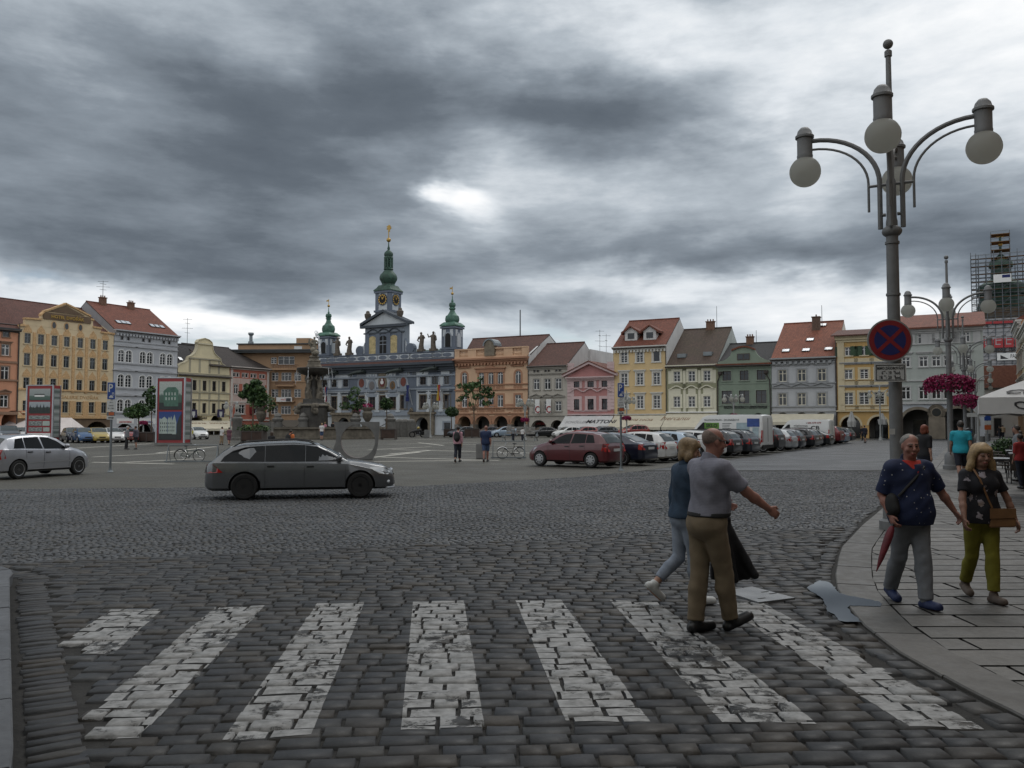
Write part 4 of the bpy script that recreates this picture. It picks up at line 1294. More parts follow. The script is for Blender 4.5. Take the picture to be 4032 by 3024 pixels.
for c,yy in((165,1157),(370,1151),(645,1138),(905,1125)):
 x_,z_=h.xz(c,yy,-.8)
 mb=MB().tube([(x_+.9,-.1,z_+.2),(x_+.7,-.8,z_+.3),(x_+.1,-1.5,z_+.15),(x_-.9,-2.0,z_-.1),(x_-1.4,-2.2,z_-.35)],[.2,.34,.3,.22,.13],8)
 mb.tube([(x_+.4,-.9,z_+.4),(x_+1.1,-1.4,z_+.75)],[.22,.06],6);mb.tube([(x_-.7,-1.9,z_),(x_-.9,-2.1,z_-.7)],[.14,.07],6)
 mb.build('gargoyle',mat('dark bronze',(.035,.045,.042),.6,.3,var=.3),h.root,True)
for ca_,cb_ in((752,928),(172,348)):
 xa,xb=h.x(ca_,1600),h.x(cb_,1600);zt=h.z(840,1455)
 xc=(xa+xb)/2;hw=(h.x(885,1600)-h.x(795,1600))/2+.04;zc=h.z(840,1478)+.02
 mb=MB();N_=12;P_=[(xc-hw*math.cos(math.pi*i/N_),zc-hw+hw*math.sin(math.pi*i/N_))for i in range(N_+1)]
 for a,b in zip(P_,P_[1:]):mb.prism([a,b,(b[0],zt),(a[0],zt)][::-1],-.35,0)
 mb.box(xa,xc-hw,-.4,0,0,zt);mb.box(xc+hw,xb,-.4,0,0,zt);mb.box(xa-.3,xb+.3,-.65,0,zt,zt+.4)
 for q in(xa+.3,xb-.3):mb.tube([(q-.5,-.3,zt+.4),(q,-.35,zt+.9),(q+.2,-.35,zt+.5)],[.2,.3,.15],6)
 mb.build('portal',m_sand,h.root)
mb=MB();text_into(mb,'13',h.x(885,1335),h.z(885,1340),h=.7,y=-.14);mb.build('lettering',m_dark,h.root)
def onion(mb,prof,c,nseg=16,m=0):mb.lathe(prof,c,nseg,m)
def turret(xl,xr,xc,yt,yb,ys):
 x0,z1=h.xz(xl,yt,.6);x1=h.x(xc,yt,.6);w=x1-x0
 r=MB();zb_=zA1+.2
 r.box(x0,x1,.6,.6+w,zb_-1.5,z1)
 o=r.build('turret',m_tb,h.root)
 q=MB()
 for zz in(z1-.3,zb_+.1):q.box(x0-.2,x1+.2,.4,.8+w,zz,zz+.25)
 for ax in(0,1):
  hw=w*.2;zs=zb_+.55;zt=zb_+(z1-zb_)*.72
  def put(pts,d0,d1,m_=0):
   if ax==0:q.prism([(x0+w/2+a,b)for a,b in pts],.6-d1,.6-d0,m_)
   else:q.prism([(.6+w/2+a,b)for a,b in pts],x1+d0,x1+d1,m_,'yz')
  arc_=lambda e:[(-hw-e,zs),(hw+e,zs)]+[((hw+e)*math.cos(math.pi*i/8),zt-hw+(hw+e)*math.sin(math.pi*i/8))for i in range(9)]
  put(arc_(.22),.003,.06,1);put(arc_(0),.062,.09,2 if ax==0 else 3)
  for s_ in(-1,1):put([(s_*w*.27-.3,z1-1.6),(s_*w*.27+.3,z1-1.6),(s_*w*.27+.3,z1-.5),(s_*w*.27-.3,z1-.5)],.003,.05,3)
 q.build('turret_trim',[m_tb,m_tl,m_dark,m_tw],o)
 zz=[h.z(xc,y_,.6+w/2)for y_ in ys]
 k_=w/2
 c=(x0+w/2,.6+w/2,0)
 r=MB()
 r.lathe([(k_*1.2,zz[0]-.1),(k_*1.2,zz[0]+.12),(k_*.9,zz[0]+.5),(k_*.78,zz[1])],c,sq=True)
 r.lathe([(k_*.78,zz[1]-.1),(k_*.86,zz[1]+.15),(k_*.92,zz[2]-.35),(k_*.93,zz[2]),(k_*.85,zz[2]+.45),(k_*.6,zz[3]),(k_*.36,zz[3]+.5),(k_*.30,zz[4]),(k_*.42,zz[4]+.15),(k_*.42,zz[5]-.05),(k_*.3,zz[5]+.05),(k_*.42,zz[6]-.25),(k_*.44,zz[6]),(k_*.36,zz[6]+.3),(k_*.12,zz[7]),(k_*.16,zz[7]+.2),(k_*.07,zz[8]),(.05,zz[9]-.3)],c,12)
 ro=r.build('onion_roof',m_copper,o,True)
 r=MB().ball((c[0],c[1],zz[9]),.24,10,8);r.tube([(c[0],c[1],zz[9]),(c[0],c[1],zz[10])],.05,6);r.prism([(c[0]-.6,zz[10]-.45),(c[0]-.05,zz[10]-.45),(c[0]-.05,zz[10]-.15),(c[0]-.55,zz[10]-.2),(c[0]-.45,zz[10]-.32)],c[1]-.03,c[1]+.03)
 r.build('gilt_finial',m_gold,ro)
turret(62,218,143,878,1028,(872,848,818,790,752,742,722,708,690,650,598))
turret(978,1140,1075,805,975,(800,772,745,715,680,662,640,622,598,557,503))
yg=1.6
P=lambda a,b:h.xz(a,b,yg)
zb_=zA1+.15
gx0,gx1=P(410,900)[0],P(700,900)[0];zc1=P(410,800)[1]
mb=MB().box(gx0,gx1,yg,yg+1.6,zb_-1,zc1);cb=mb.build('gable_block',m_tl,h.root)
mb=MB()
cx=(gx0+gx1)/2;zap=P(548,700)[1]
mb.prism([(gx0-.6,zc1),(gx1+.6,zc1),(cx,zap)],yg-.1,yg+1.6);mb.build('gable_roof',m_tw,cb)
mb=MB()
for s_ in(-1,1):
 e=gx0-.75 if s_<0 else gx1+.75
 q=[(e,zc1+.02),(cx,zap+.05),(cx,zap+.5),(e,zc1+.45)]
 mb.prism(q if s_<0 else q[::-1],yg-.6,yg+1.9)
mb.box(gx0-.75,gx1+.75,yg-.55,yg,zc1-.45,zc1-.0);mb.box(gx0-.2,gx1+.2,yg-.2,yg,zc1-1.5,zc1-1.25)
mb.build('gable_cornice',m_tdk,cb)
for s_ in(-1,1):
 xb=gx0 if s_<0 else gx1
 w_=abs(P(340,1000)[0]-gx0)if s_<0 else abs(P(770,985)[0]-gx1)
 ht=(zc1-zb_)*.52
 pts=[(xb,zb_)]+[(xb+s_*w_,zb_)]+[(xb+s_*w_*(1-t**.6*1.0),zb_+.8+(ht-.8)*t**1.7)for t in np.linspace(0,1,9)]+[(xb,zb_+ht)]
 pts=[(max(min(a,99),-99),b)for a,b in pts]
 mb=MB().prism(pts if s_>0 else pts[::-1],yg+.2,yg+.8);mb.lathe([(.85,-.1),(.85,.75)],(xb+s_*(w_-.8),yg+.15,zb_+.85),14,axis='y');o=mb.build('volute',m_tb,cb)
 mb=MB().prism([(xb+s_*(.2+(a-xb)*s_*.62),zb_+.3+(b-zb_)*.72)for a,b in pts][::s_],yg+.12,yg+.198);mb.build('volute_field',m_tw,o)
zq0,zq1=P(547,1003)[1],P(547,870)[1]
for c,m__ in((468,m_fresco),(547,m_dark),(627,m_fresco)):
 x_=P(c,940)[0];hw=.95
 A_=lambda e:[(x_-hw-e,zq0),(x_+hw+e,zq0)]+[(x_+(hw+e)*math.cos(math.pi*i/8),zq1-hw+(hw+e)*math.sin(math.pi*i/8))for i in range(9)]
 mb=MB().prism(A_(.3),yg-.12,yg-.003,0);o=mb.build('niche_frame',m_tb,cb)
 mb=MB().prism(A_(0),yg-.16,yg-.122);mb.build('painted_field' if m__ is m_fresco else 'window',m__,o)
 if m__ is m_dark:
  mb=MB().box(x_-.04,x_+.04,yg-.19,yg-.161,zq0,zq1);mb.box(x_-hw,x_+hw,yg-.188,yg-.161,zq1-hw-.05,zq1-hw+.05);mb.box(x_-hw,x_+hw,yg-.188,yg-.161,zq0+1.5,zq0+1.6);mb.build('mullions',m_tl,o)
 link('hood',hood_mesh('curve',3.2,m_tdk),cb,(x_,yg,zq1+.45))
for x_ in(P(430,940)[0],P(508,940)[0],P(588,940)[0],P(668,940)[0]):
 mb=MB().box(x_-.42,x_+.42,yg-.2,yg-.003,zb_,zc1-1.5);mb.build('pilaster',m_tb,cb)
for c,yy in((433,768),(673,745)):
 x_,z_=h.xz(c,yy,yg+.5)
 mb=MB().lathe([(.5,0),(.5,.3),(.25,.5),(.55,1.2),(.6,1.7),(.35,1.9),(.3,2.2),(.15,2.3)],(x_,yg+.4,z_-.4),12);mb.build('urn',m_stat,cb,True)
yt=3.2
tx0,tz1=h.xz(490,545,yt);tx1=h.x(596,545,yt);tw=tx1-tx0
mb=MB().box(tx0,tx1,yt,yt+tw,zb_-1,tz1);to=mb.build('clock_tower',m_tw,h.root)
mb=MB()
for a in(tx0-.06,tx1-.6):
 for b in(yt-.06,yt+tw-.6):mb.box(a,a+.66,b,b+.66,zb_,tz1-.05)
for zz in(h.z(545,695,yt),h.z(545,552,yt)):mb.box(tx0-.25,tx1+.25,yt-.25,yt+tw+.25,zz,zz+.35)
mb.build('tower_trim',m_tb,to)
zcl=h.z(549,601,yt);rc=tw*.345
for ax in(0,1):
 def disc(r,d0,d1,m_,nm,par):
  q=MB()
  if ax==0:q.lathe([(r,-d1),(r,-d0)],(tx0+tw/2,yt,zcl),32,axis='y')
  else:q.lathe([(r,d0),(r,d1)],(tx1,yt+tw/2,zcl),32,axis='x')
  return q.build(nm,m_,par)
 cf=disc(rc,.003,.1,m_tb,'clock',to);disc(rc*.9,.102,.13,m_dark,'clock_face',cf)
 q=MB()
 for i in range(12):
  a=math.pi/6*i;r0,r1=rc*.62,rc*.84
  for(s0,s1,wd)in((r0,r1,.14),):
   p0=Vector((math.sin(a)*s0,math.cos(a)*s0));p1=Vector((math.sin(a)*s1,math.cos(a)*s1));n_=Vector((math.cos(a),-math.sin(a)))*wd
   quad=[p0-n_,p0+n_,p1+n_,p1-n_]
   if ax==0:q.prism([(tx0+tw/2+v_.x,zcl+v_.y)for v_ in quad],yt-.155,yt-.132)
   else:q.prism([(yt+tw/2+v_.x,zcl+v_.y)for v_ in quad],tx1+.132,tx1+.155,0,'yz')
 for a,l in((RAD(-18),.45),(RAD(30),.62)):
  p1=Vector((math.sin(a),math.cos(a)))*rc*l;n_=Vector((math.cos(a),-math.sin(a)))*.1;quad=[-n_,n_,p1+n_*.4,p1-n_*.4]
  if ax==0:q.prism([(tx0+tw/2+v_.x,zcl+v_.y)for v_ in quad],yt-.18,yt-.157)
  else:q.prism([(yt+tw/2+v_.x,zcl+v_.y)for v_ in quad],tx1+.157,tx1+.18,0,'yz')
 q.build('clock_hands',m_gold,cf)
ct=(tx0+tw/2,yt+tw/2,0);k_=tw/2
zt_=lambda y_:h.z(590,y_,yt+k_)
mb=MB().lathe([(k_*1.2,zt_(545)),(k_*1.2,zt_(538)),(k_*.95,zt_(520)),(k_*.78,zt_(500))],ct,sq=True)
mb.lathe([(k_*.8,zt_(500)),(k_*.72,zt_(488)),(k_*.82,zt_(475)),(k_*1.0,zt_(455)),(k_*1.02,zt_(438)),(k_*.92,zt_(420)),(k_*.66,zt_(402)),(k_*.48,zt_(385)),(k_*.56,zt_(378)),(k_*.44,zt_(368)),(k_*.2,zt_(366))],ct,16)
for i in range(8):
 a=math.pi/4*(i+.5);mb.tube([(ct[0]+math.cos(a)*k_*.4,ct[1]+math.sin(a)*k_*.4,zt_(370)),(ct[0]+math.cos(a)*k_*.4,ct[1]+math.sin(a)*k_*.4,zt_(302))],.2,6)
mb.lathe([(k_*.17,zt_(370)),(k_*.17,zt_(300))],ct,8)
mb.lathe([(k_*.5,zt_(304)),(k_*.54,zt_(292)),(k_*.46,zt_(284)),(k_*.52,zt_(272)),(k_*.5,zt_(258)),(k_*.3,zt_(243)),(k_*.12,zt_(234)),(k_*.16,zt_(222)),(k_*.08,zt_(205)),(k_*.05,zt_(175))],ct,14)
ro=mb.build('tower_roof',m_copdk,to,True)
mb=MB().ball((ct[0],ct[1],zt_(160)),.40,12,8);mb.tube([(ct[0],ct[1],zt_(160)),(ct[0],ct[1],zt_(100))],.09,6);mb.build('gilt_ball',m_gold,ro,True)
x_,z_=ct[0],zt_(100)
mb=MB().prism([(x_+(p_-x_)*.6,z_+(q_-z_)*.62)for p_,q_ in[(x_-.2,z_),(x_+.5,z_+.1),(x_+.4,z_+.6),(x_+.9,z_+.9),(x_+.85,z_+1.5),(x_+.5,z_+1.3),(x_+.6,z_+1.8),(x_+.1,z_+2.1),(x_-.2,z_+1.8),(x_-.7,z_+1.7),(x_-.75,z_+1.4),(x_-.3,z_+1.3),(x_-.8,z_+.95),(x_-.7,z_+.7),(x_-.2,z_+.8)]],ct[1]-.06,ct[1]+.06);mb.build('gilt_lion',m_gold,ro)
TH=h
mb=MB().poly([(.5,1.2,zA1-.5),(h.w-.5,1.2,zA1-.5),(h.w-5,8,zA1+1.2),(5,8,zA1+1.2)]);mb.poly([(h.w-.5,1.2,zA1-.5),(h.w-.5,15,zA1-.5),(h.w-5,8,zA1+1.2)]);mb.poly([(.5,1.2,zA1-.5),(5,8,zA1+1.2),(.5,15,zA1-.5)]);mb.build('main_roof',m_copdk,h.root)
def statue(name,label,p,rz,hgt,variant,m__=None,group=None):
 r=thing(name,label,'statue',p,rz,group)
 s_=hgt/2.6
 mb=MB().box(-.45*s_,.45*s_,-.4*s_,.4*s_,0,.35*s_);mb.build('plinth',m__ or m_stat,r)
 q=MB();z0=.35*s_
 lean=.12*(1 if variant%2 else-1)
 q.tube([(0,0,z0),(lean*.3,-.05,z0+.5*s_),(lean,0,z0+1.1*s_),(lean*.6,.03,z0+1.6*s_),(lean*.3,0,z0+1.85*s_),(0,-.02,z0+1.95*s_)],[.42*s_,.34*s_,.30*s_,.36*s_,.24*s_,.11*s_],10)
 q.ball((0,-.04,z0+2.12*s_),(.16*s_,.18*s_,.2*s_),10,8)
 if variant==1:q.tube([(.33*s_,0,z0+1.72*s_),(.65*s_,-.2,z0+1.45*s_),(.5*s_,-.35,z0+1.85*s_)],[.14*s_,.1*s_,.07*s_],8);q.tube([(-.3*s_,0,z0+1.7*s_),(-.55*s_,-.1,z0+1.2*s_),(-.2*s_,-.3,z0+1.0*s_)],[.14*s_,.1*s_,.07*s_],8)
 else:q.tube([(-.33*s_,0,z0+1.72*s_),(-.7*s_,-.15,z0+1.55*s_),(-.8*s_,-.3,z0+2.0*s_)],[.14*s_,.1*s_,.07*s_],8);q.tube([(.3*s_,0,z0+1.7*s_),(.5*s_,-.1,z0+1.15*s_),(.3*s_,-.3,z0+.9*s_)],[.14*s_,.1*s_,.07*s_],8);q.tube([(.5*s_,-.3,z0),(.42*s_,-.3,z0+2.1*s_)],.035*s_,5)
 q.build('figure',m__ or m_stat,r,True)
 return r
for i,(c,yy,lab)in enumerate(((207,1020,'stone statue on the town hall attic, right beside the left turret'),(293,1012,'stone statue on the attic just left of the volute gable'),(827,985,'stone statue on the attic between the gable and its twin'),(918,978,'stone statue on the attic nearest the right turret'))):
 x_=h.x(c,yy,.65)
 statue('attic_statue',lab,FR.w(h.t0+x_,.65,zA1+.18),FR.a,3.2,i%2+(1 if i>1 else 0)%2,group='statues on the town hall attic')
def flag(label,c,ya,yb,stripes):
 x_=h.x(c,ya,-1.0)
 r=thing('flag',label,'flag',FR.w(h.t0+x_,0,h.z(c,yb)),FR.a,'flags on the town hall')
 z1_=h.z(c,ya)-h.z(c,yb)
 mb=MB().tube([(.3,-.02,-.6),(.0,-1.0,z1_+.4)],.04,6);mb.build('pole',m_white,r)
 n_=len(stripes)
 for i,(m__)in enumerate(stripes):
  mb=MB()
  for j in range(6):
   a,b=z1_*(1-j/6),z1_*(1-(j+1)/6)
   w0,w1=-.28+.56*i/n_,-.28+.56*(i+1)/n_
   oy=lambda w__,z__:-1.0+.14*math.sin(w__*7+z__*2)
   mb.poly([(w0,oy(w0,b),b),(w1,oy(w1,b),b),(w1,oy(w1,a),a),(w0,oy(w0,a),a)])
   mb.poly([(w0,oy(w0,a)+.02,a),(w1,oy(w1,a)+.02,a),(w1,oy(w1,b)+.02,b),(w0,oy(w0,b)+.02,b)])
  mb.build('stripe' if n_>1 else 'cloth',m__,r)
m_fr=mat('flag red',(.30,.03,.03),.8,var=.1);m_fb=mat('flag blue',(.014,.024,.11),.8,var=.1);m_fy=mat('flag yellow',(.42,.28,.03),.8,var=.1)
flag('red white and blue national flag at the left end of the town hall',118,1255,1375,[m_white,m_fr,m_fb])
flag('plain dark blue flag hanging in the middle of the town hall',725,1240,1360,[m_fb])
flag('yellow and red flag beside the right town hall windows',955,1238,1355,[m_fy,m_fr])
#  right-hand row, from the town hall to the corner
def awning(name,label,hs,zoom,tl,tr,bl,br,m__,out=None,texts=(),posts=True,group=None):
 fr=hs.fr
 t0,z0=fr.tz(zoom,*tl);t1,z1=fr.tz(zoom,*tr)
 d=out
 u0,b0=fr.tz(zoom,*bl,off=-d);u1,b1=fr.tz(zoom,*br,off=-d)
 zt,zb=(z0+z1)/2,(b0+b1)/2
 r=thing(name,label,'awning',fr.w(t0,0,0),fr.a,group)
 w0,w1,v0,v1=0,t1-t0,u0-t0,u1-t0
 mb=MB();n_=10
 for i in range(n_):
  f0,f1=i/n_,(i+1)/n_
  sag=lambda f:-.12*math.sin(math.pi*f)
  P_=lambda g,f:((w0+(w1-w0)*g)*(1-f)+(v0+(v1-v0)*g)*f,-.06-(d-.06)*f,zt+(zb-zt)*f+sag(f))
  mb.poly([P_(0,f1),P_(1,f1),P_(1,f0),P_(0,f0)])
  lo=lambda q:(q[0],q[1],q[2]-.03)
  mb.poly([lo(P_(0,f0)),lo(P_(1,f0)),lo(P_(1,f1)),lo(P_(0,f1))])
  if i<n_:
   mb.poly([lo(P_(0,f0)),lo(P_(0,f1)),P_(0,f1),P_(0,f0)]);mb.poly([P_(1,f0),P_(1,f1),lo(P_(1,f1)),lo(P_(1,f0))])
 mb.box(v0,v1,-d-.03,-d+.02,zb-.38,zb)
 o=mb.build('canopy',m__,r)
 if posts:
  for q in np.linspace(v0+.2,v1-.2,3):
   p_=MB().tube([(q,-d+.1,0),(q,-d+.1,zb-.05)],.05,8);p_.build('post',m_white,r)
 for(t,g,f,hh,m_t)in texts:
  me,lo_,hi_=TXT[t]
  q=MB();sc=hh/(hi_[1]-lo_[1]);mx=(lo_[0]+hi_[0])/2
  ang=math.atan2(zb-zt,-d)
  base=Vector(((w0+(w1-w0)*g)*(1-f)+(v0+(v1-v0)*g)*f,-d*f,zt+(zb-zt)*f-.12*math.sin(math.pi*f)))
  sl=Vector((0,d,zt-zb)).normalized();nn=Vector((0,-(zt-zb),d)).normalized()
  i0=len(q.v)
  for v_ in me.vertices:
   q.v.append(tuple(base+Vector((1,0,0))*(v_.co[0]-mx)*sc+sl*((v_.co[1]-lo_[1])*sc*1.6)+nn*(.03+(.02 if v_.co[2]>0 else 0))))
  for p_ in me.polygons:q.f.append(tuple(i0+a for a in p_.vertices));q.m.append(0)
  q.build('lettering',m_t,o)
 return r
m_can=mat('white canvas',(.55,.55,.54),.85,var=.08,vs=1.5);m_canc=mat('cream canvas',(.55,.51,.40),.85,var=.08,vs=1.5);m_ink=mat('black print',(.025,.025,.028),.7,var=0);m_fade=mat('faded grey print',(.33,.33,.33),.8,var=0);m_bprint=mat('brown print',(.25,.15,.09),.8,var=.1)
m_pe=plas('peach plaster',(.66,.415,.24),dirt=.2);m_pet=plas('salmon brown trim',(.42,.20,.105));m_pes=plas('grey stone base',(.22,.195,.165))
h=House(FR,'D',(40,690),(888,668),'peach_palace','peach coloured palace with balustrade parapet and four round arches beside the town hall',m_pe,depth=15)
cols=[145,343,453,563,770]
for c in cols:
 h.win(h.x(c,920),h.z(563,990),h.z(563,836),1.45,arch=1,ms_=m_pet,sur=.28,sill=False)
 h.win(h.x(c,1190),h.z(563,1252),h.z(563,1113),1.5,ms_=m_pet,sur=.28)
 for yy in(1018,1290):
  x_=h.x(c,yy);z0_,z1_=h.z(563,yy+18),h.z(563,yy-18)
  mb=MB()
  for k_ in range(6):mb.box(x_-.75+k_*.27,x_-.63+k_*.27,-.1,0,z0_,z1_)
  mb.build('blind_balustrade',m_pet,h.root)
for xa,xb,c in((70,222,145),(270,442,355),(490,652,565),(692,846,770)):h.arch(h.x(xa,1500),h.x(xb,1500),h.z(565,1357))
h.front()
for x0_,x1_,k_ in((75,215,'ped'),(268,632,'ped'),(690,840,'ped')):
 xa,xb=h.x(x0_,800),h.x(x1_,790)
 if x1_-x0_>200:
  mb=MB();z_=h.z(563,800);mb.box(xa,xb,-.3,0,z_,z_+.16);q=(xb-xa);mb.prism([(xa+q*.33,z_+.165),(xa+q*.67,z_+.165),(xa+q*.5,z_+.75)],-.3,0);mb.box(xa+.2,xb-.2,-.15,0,z_-.6,z_-.003);mb.build('hood',m_pet,h.root)
 else:link('hood',hood_mesh('ped',xb-xa,m_pet),h.root,((xa+xb)/2,0,h.z(563,825)+.55))
h.cornice(h.ze,m_pet,.8,.8,.6,m_pet)
for yy in(985,1045,1258,1325):h.band(h.z(563,yy+8),h.z(563,yy-4),.22,m_pet)
zs_=h.z(565,1330)
for xa,xb,c in((70,222,145),(270,442,355),(490,652,565),(692,846,770)):
 x0_,x1_=h.x(xa,1500),h.x(xb,1500);hw=(x1_-x0_)/2;xc=(x0_+x1_)/2;zc=h.z(565,1357)
 mb=MB();N_=14
 for i in range(N_):
  a0,a1=math.pi*i/N_,math.pi*(i+1)/N_
  q=[(xc+r_*math.cos(a),zc-hw+r_*math.sin(a))for r_,a in((hw+.5,a0),(hw+.5,a1),(hw,a1),(hw,a0))]
  mb.prism(q,-.12,-.003)
 mb.build('arch_surround',m_pet,h.root)
mb=MB()
for i in range(5):
 z_=h.z(565,1445)+.25+i*.62
 for xa,xb in((0,70),(222,270),(442,490),(652,692),(846,888)):
  x0_,x1_=(h.x(xa,1500)if xa else 0),(h.x(xb,1500)if xb<880 else h.w)
  s_=0 if i<2 else-.35*(i-1)
  mb.box(x0_+(s_ if xa else 0)+(0 if i<2 else .5),x1_-s_-(0 if i<2 else .5),-.08,-.002,z_,z_+.3)
mb.build('rusticated_courses',m_pet,h.root)
for xa,xb in((0,70),(222,270),(442,490),(652,692),(846,888)):
 x0_,x1_=(h.x(xa,1500)if xa else 0),(h.x(xb,1500)if xb<880 else h.w)
 mb=MB().box(x0_-.06,x1_+.06,-.16,.9,0,h.z(565,1455));mb.build('pier_base',m_pes,h.root)
zp1=h.z(560,572)
mb=MB()
segs=[(0,95),(192,290),(390,408),(490,505),(612,715),(822,872)]
for a,b in segs:mb.box(h.x(a,620)if a else 0,h.x(b,600)if b<872 else h.w,-.25,.25,h.ze,zp1)
mb.box(0,h.w,-.32,.3,zp1,zp1+.2);mb.box(0,h.w,-.3,.28,h.ze-.01,h.ze+.3)
po=mb.build('parapet',m_pe,h.root)
for a,b in((95,192),(290,390),(505,612),(715,822)):
 x0_,x1_=h.x(a,610),h.x(b,610)
 for q in np.linspace(x0_+.2,x1_-.2,6):
  mb=MB();hh=zp1-h.ze-.3;mb.lathe([(.1,0),(.17,hh*.3),(.08,hh*.65),(.13,hh)],(q,0,h.ze+.3),8);mb.build('baluster',m_pe,po)
xa=h.x(450,600)
mb=MB().prism([(xa-.9,h.ze+.3),(xa+.9,h.ze+.3)]+[(xa+.9*math.cos(math.pi*i/8),zp1+.5+.9*math.sin(math.pi*i/8))for i in range(9)],-.45,.4);o=mb.build('crest',m_sand,po)
mb=MB();N_=8
for i in range(N_):
 a0,a1=math.pi*i/N_,math.pi*(i+1)/N_
 mb.prism([(xa+r_*math.cos(a),zp1+.5+r_*math.sin(a))for r_,a in((1.15,a0),(1.15,a1),(.92,a1),(.92,a0))],-.6,1.5)
mb.build('crest_roof',m_zinc,o)
h.roof((240,465),(1060,405),7.5,t_brown,over=-.8,gm=plas('white gable plaster',(.58,.58,.565),dirt=.4),hip=(1,0),ze=h.ze+.2)
h.spout(h.w+.05,h.ze)
PEACH=h
m_gw=MATS['white gable plaster']
antenna('flag_mast','tall bare dark mast rising above the peach palace roof',FR.w(h.t0+h.x(795,420,9),9,h.z(795,425,9)-3),h.z(795,118,9)-h.z(795,425,9)+3,'pole')
m_be=plas('beige plaster',(.46,.425,.36),dirt=.35);m_bet=plas('grey beige trim',(.36,.335,.285))
h=House(FR,'D',(888,772),(1345,752),'beige_house','plain beige house with brown tiled roof and red letter banners',m_be,depth=15)
for c in(985,1113,1240):
 h.win(h.x(c,985),h.z(1113,1048),h.z(1113,922),1.5,ms_=m_bet,hood='flat',hoodw=2.9,hoodz=.75)
 h.win(h.x(c,1240),h.z(1113,1300),h.z(1113,1187),1.5,ms_=m_bet,hood='ped',hoodw=2.9,hoodz=.6)
for c in(963,1003,1092,1130,1218,1258):h.win(h.x(c,828),h.z(1113,843),h.z(1113,812),.55,mf=m_brown_wood,ms_=m_bet,sur=.08,cross='none',sill=False)
for xa,xb in((920,1102),(1148,1300)):h.arch(h.x(xa,1500),h.x(xb,1500),h.z(1010,1405))
h.front()
h.cornice(h.ze-.1,m_bet,.6,.5)
h.band(h.z(1113,1358),h.z(1113,1348),.15,m_bet);h.band(h.z(1113,858),h.z(1113,848),.15,m_bet)
h.roof((1060,520),(1500,495),6.5,t_brown,gm=m_gw,z_of=h.z(1280,508,6.5))
x1_=h.w
p=h.xz(1845,640,6.5)
mb=MB().prism([(8,h.ze-3),(8,h.z(1545,580,8)),(26,h.z(1845,640,20)),(26,0),(8,0)][::-1],x1_-3,x1_+.3,0,'yz');mb.build('rear_wing',m_gw,h.root)
for c in(1020,1150):
 x_=h.x(c,1250)
 mb=MB().box(x_-.38,x_+.38,-.75,-.70,h.z(1113,1325),h.z(1113,1162));o=mb.build('banner',m_white,h.root)
 mb=MB();text_into(mb,'C',x_,h.z(1113,1322),h=h.z(1113,1240)-h.z(1113,1322),w=.72,y=-.76,thick=.03);mb.build('lettering',m_fr,o)
mb=MB();text_into(mb,'Oberbank',h.x(1030,1448,1),h.z(1030,1458,1),h=.5,w=2.6,y=1.0,thick=.04);mb.build('lettering',m_fr,h.root)
BEIGE=h
antenna('roof_aerial','large branching aerial behind the pink house',at('D',1725,700,150),5.4)
antenna('roof_aerial','slimmer aerial with white top, right of the branching one',at('D',1800,790,150),6)
m_pk=plas('pink plaster',(.48,.20,.185));m_pkl=plas('pale pink stucco',(.60,.43,.42))
h=House(FR,'D',(1345,905),(1893,890),'pink_house','low pink house with pale stucco and triangular pediment',m_pk,depth=14)
m_wine=mat('dark red shutters',(.045,.018,.018),.6,var=.2)
for i,c in enumerate((1450,1617,1783)):
 h.win(h.x(c,985),h.z(1617,1022),h.z(1617,950),1.5,mf=m_wine,ms_=m_pkl,sur=.42,cross='thin')
 h.win(h.x(c,1220),h.z(1617,1285),h.z(1617,1158),1.45,mf=m_wine,ms_=m_pkl,sur=.42,cross='thin',hood='curve' if i!=1 else 'curve',hoodw=2.9,hoodz=1.05)
for xa,xb in((1370,1530),(1560,1700),(1730,1870)):h.arch(h.x(xa,1560),h.x(xb,1560),3.3)
h.front()
for a in(0,h.w-1.1):
 mb=MB()
 for k_ in range(14):mb.box(a,a+1.1,-.06,-.002,3.9+k_*.5,3.9+k_*.5+.46)
 mb.build('quoins',m_pkl,h.root)
h.band(h.z(1617,1345),h.z(1617,1330),.2,m_pkl);h.band(3.6,h.z(1617,1296),.03,m_pkl,x0=1.1,x1=h.w-1.1,name='pale_band')
h.cornice(h.ze,m_pkl,.55,.6)
xa,za=h.xz(1612,750)
mb=MB().prism([(-.2,h.ze),(h.w+.2,h.ze),(xa,za)],-.1,.5);o=mb.build('pediment',m_pk,h.root)
for s_ in(-1,1):
 e=-.6 if s_<0 else h.w+.6
 mb=MB();q=[(e,h.ze+.0),(xa,za),(xa,za+.45),(e,h.ze+.42)];mb.prism(q if s_<0 else q[::-1],-.65,.6);mb.build('raking_cornice',m_pkl,o)
 mb=MB().poly([(e,-.75,h.ze+.43),(xa,-.75,za+.46),(xa,13,za+.46),(e,13,h.ze+.43)][::-s_]);mb.poly([(e,-.75,h.ze+.3),(xa,-.75,za+.33),(xa,-.75,za+.46),(e,-.75,h.ze+.43)][::-s_]);mb.build('roof',t_red,h.root)
PINK=h
awning('awning','pale grey striped cafe awning in front of the pink house',h,'D',(1322,1357),(1886,1352),(1236,1490),(1812,1482),m_can,3.6,(('SCHÖLLER',.30,.62,.62,m_fade),('MATTONI',.80,.62,.75,m_ink)))
m_ye=plas('warm yellow plaster',(.66,.47,.205),dirt=.1);m_yt=plas('off white window surround',(.62,.61,.56))
h=House(FR,'E',(112,478),(772,432),'yellow_house','tall yellow house with two white dormers and red tiled roof',m_ye,depth=14)
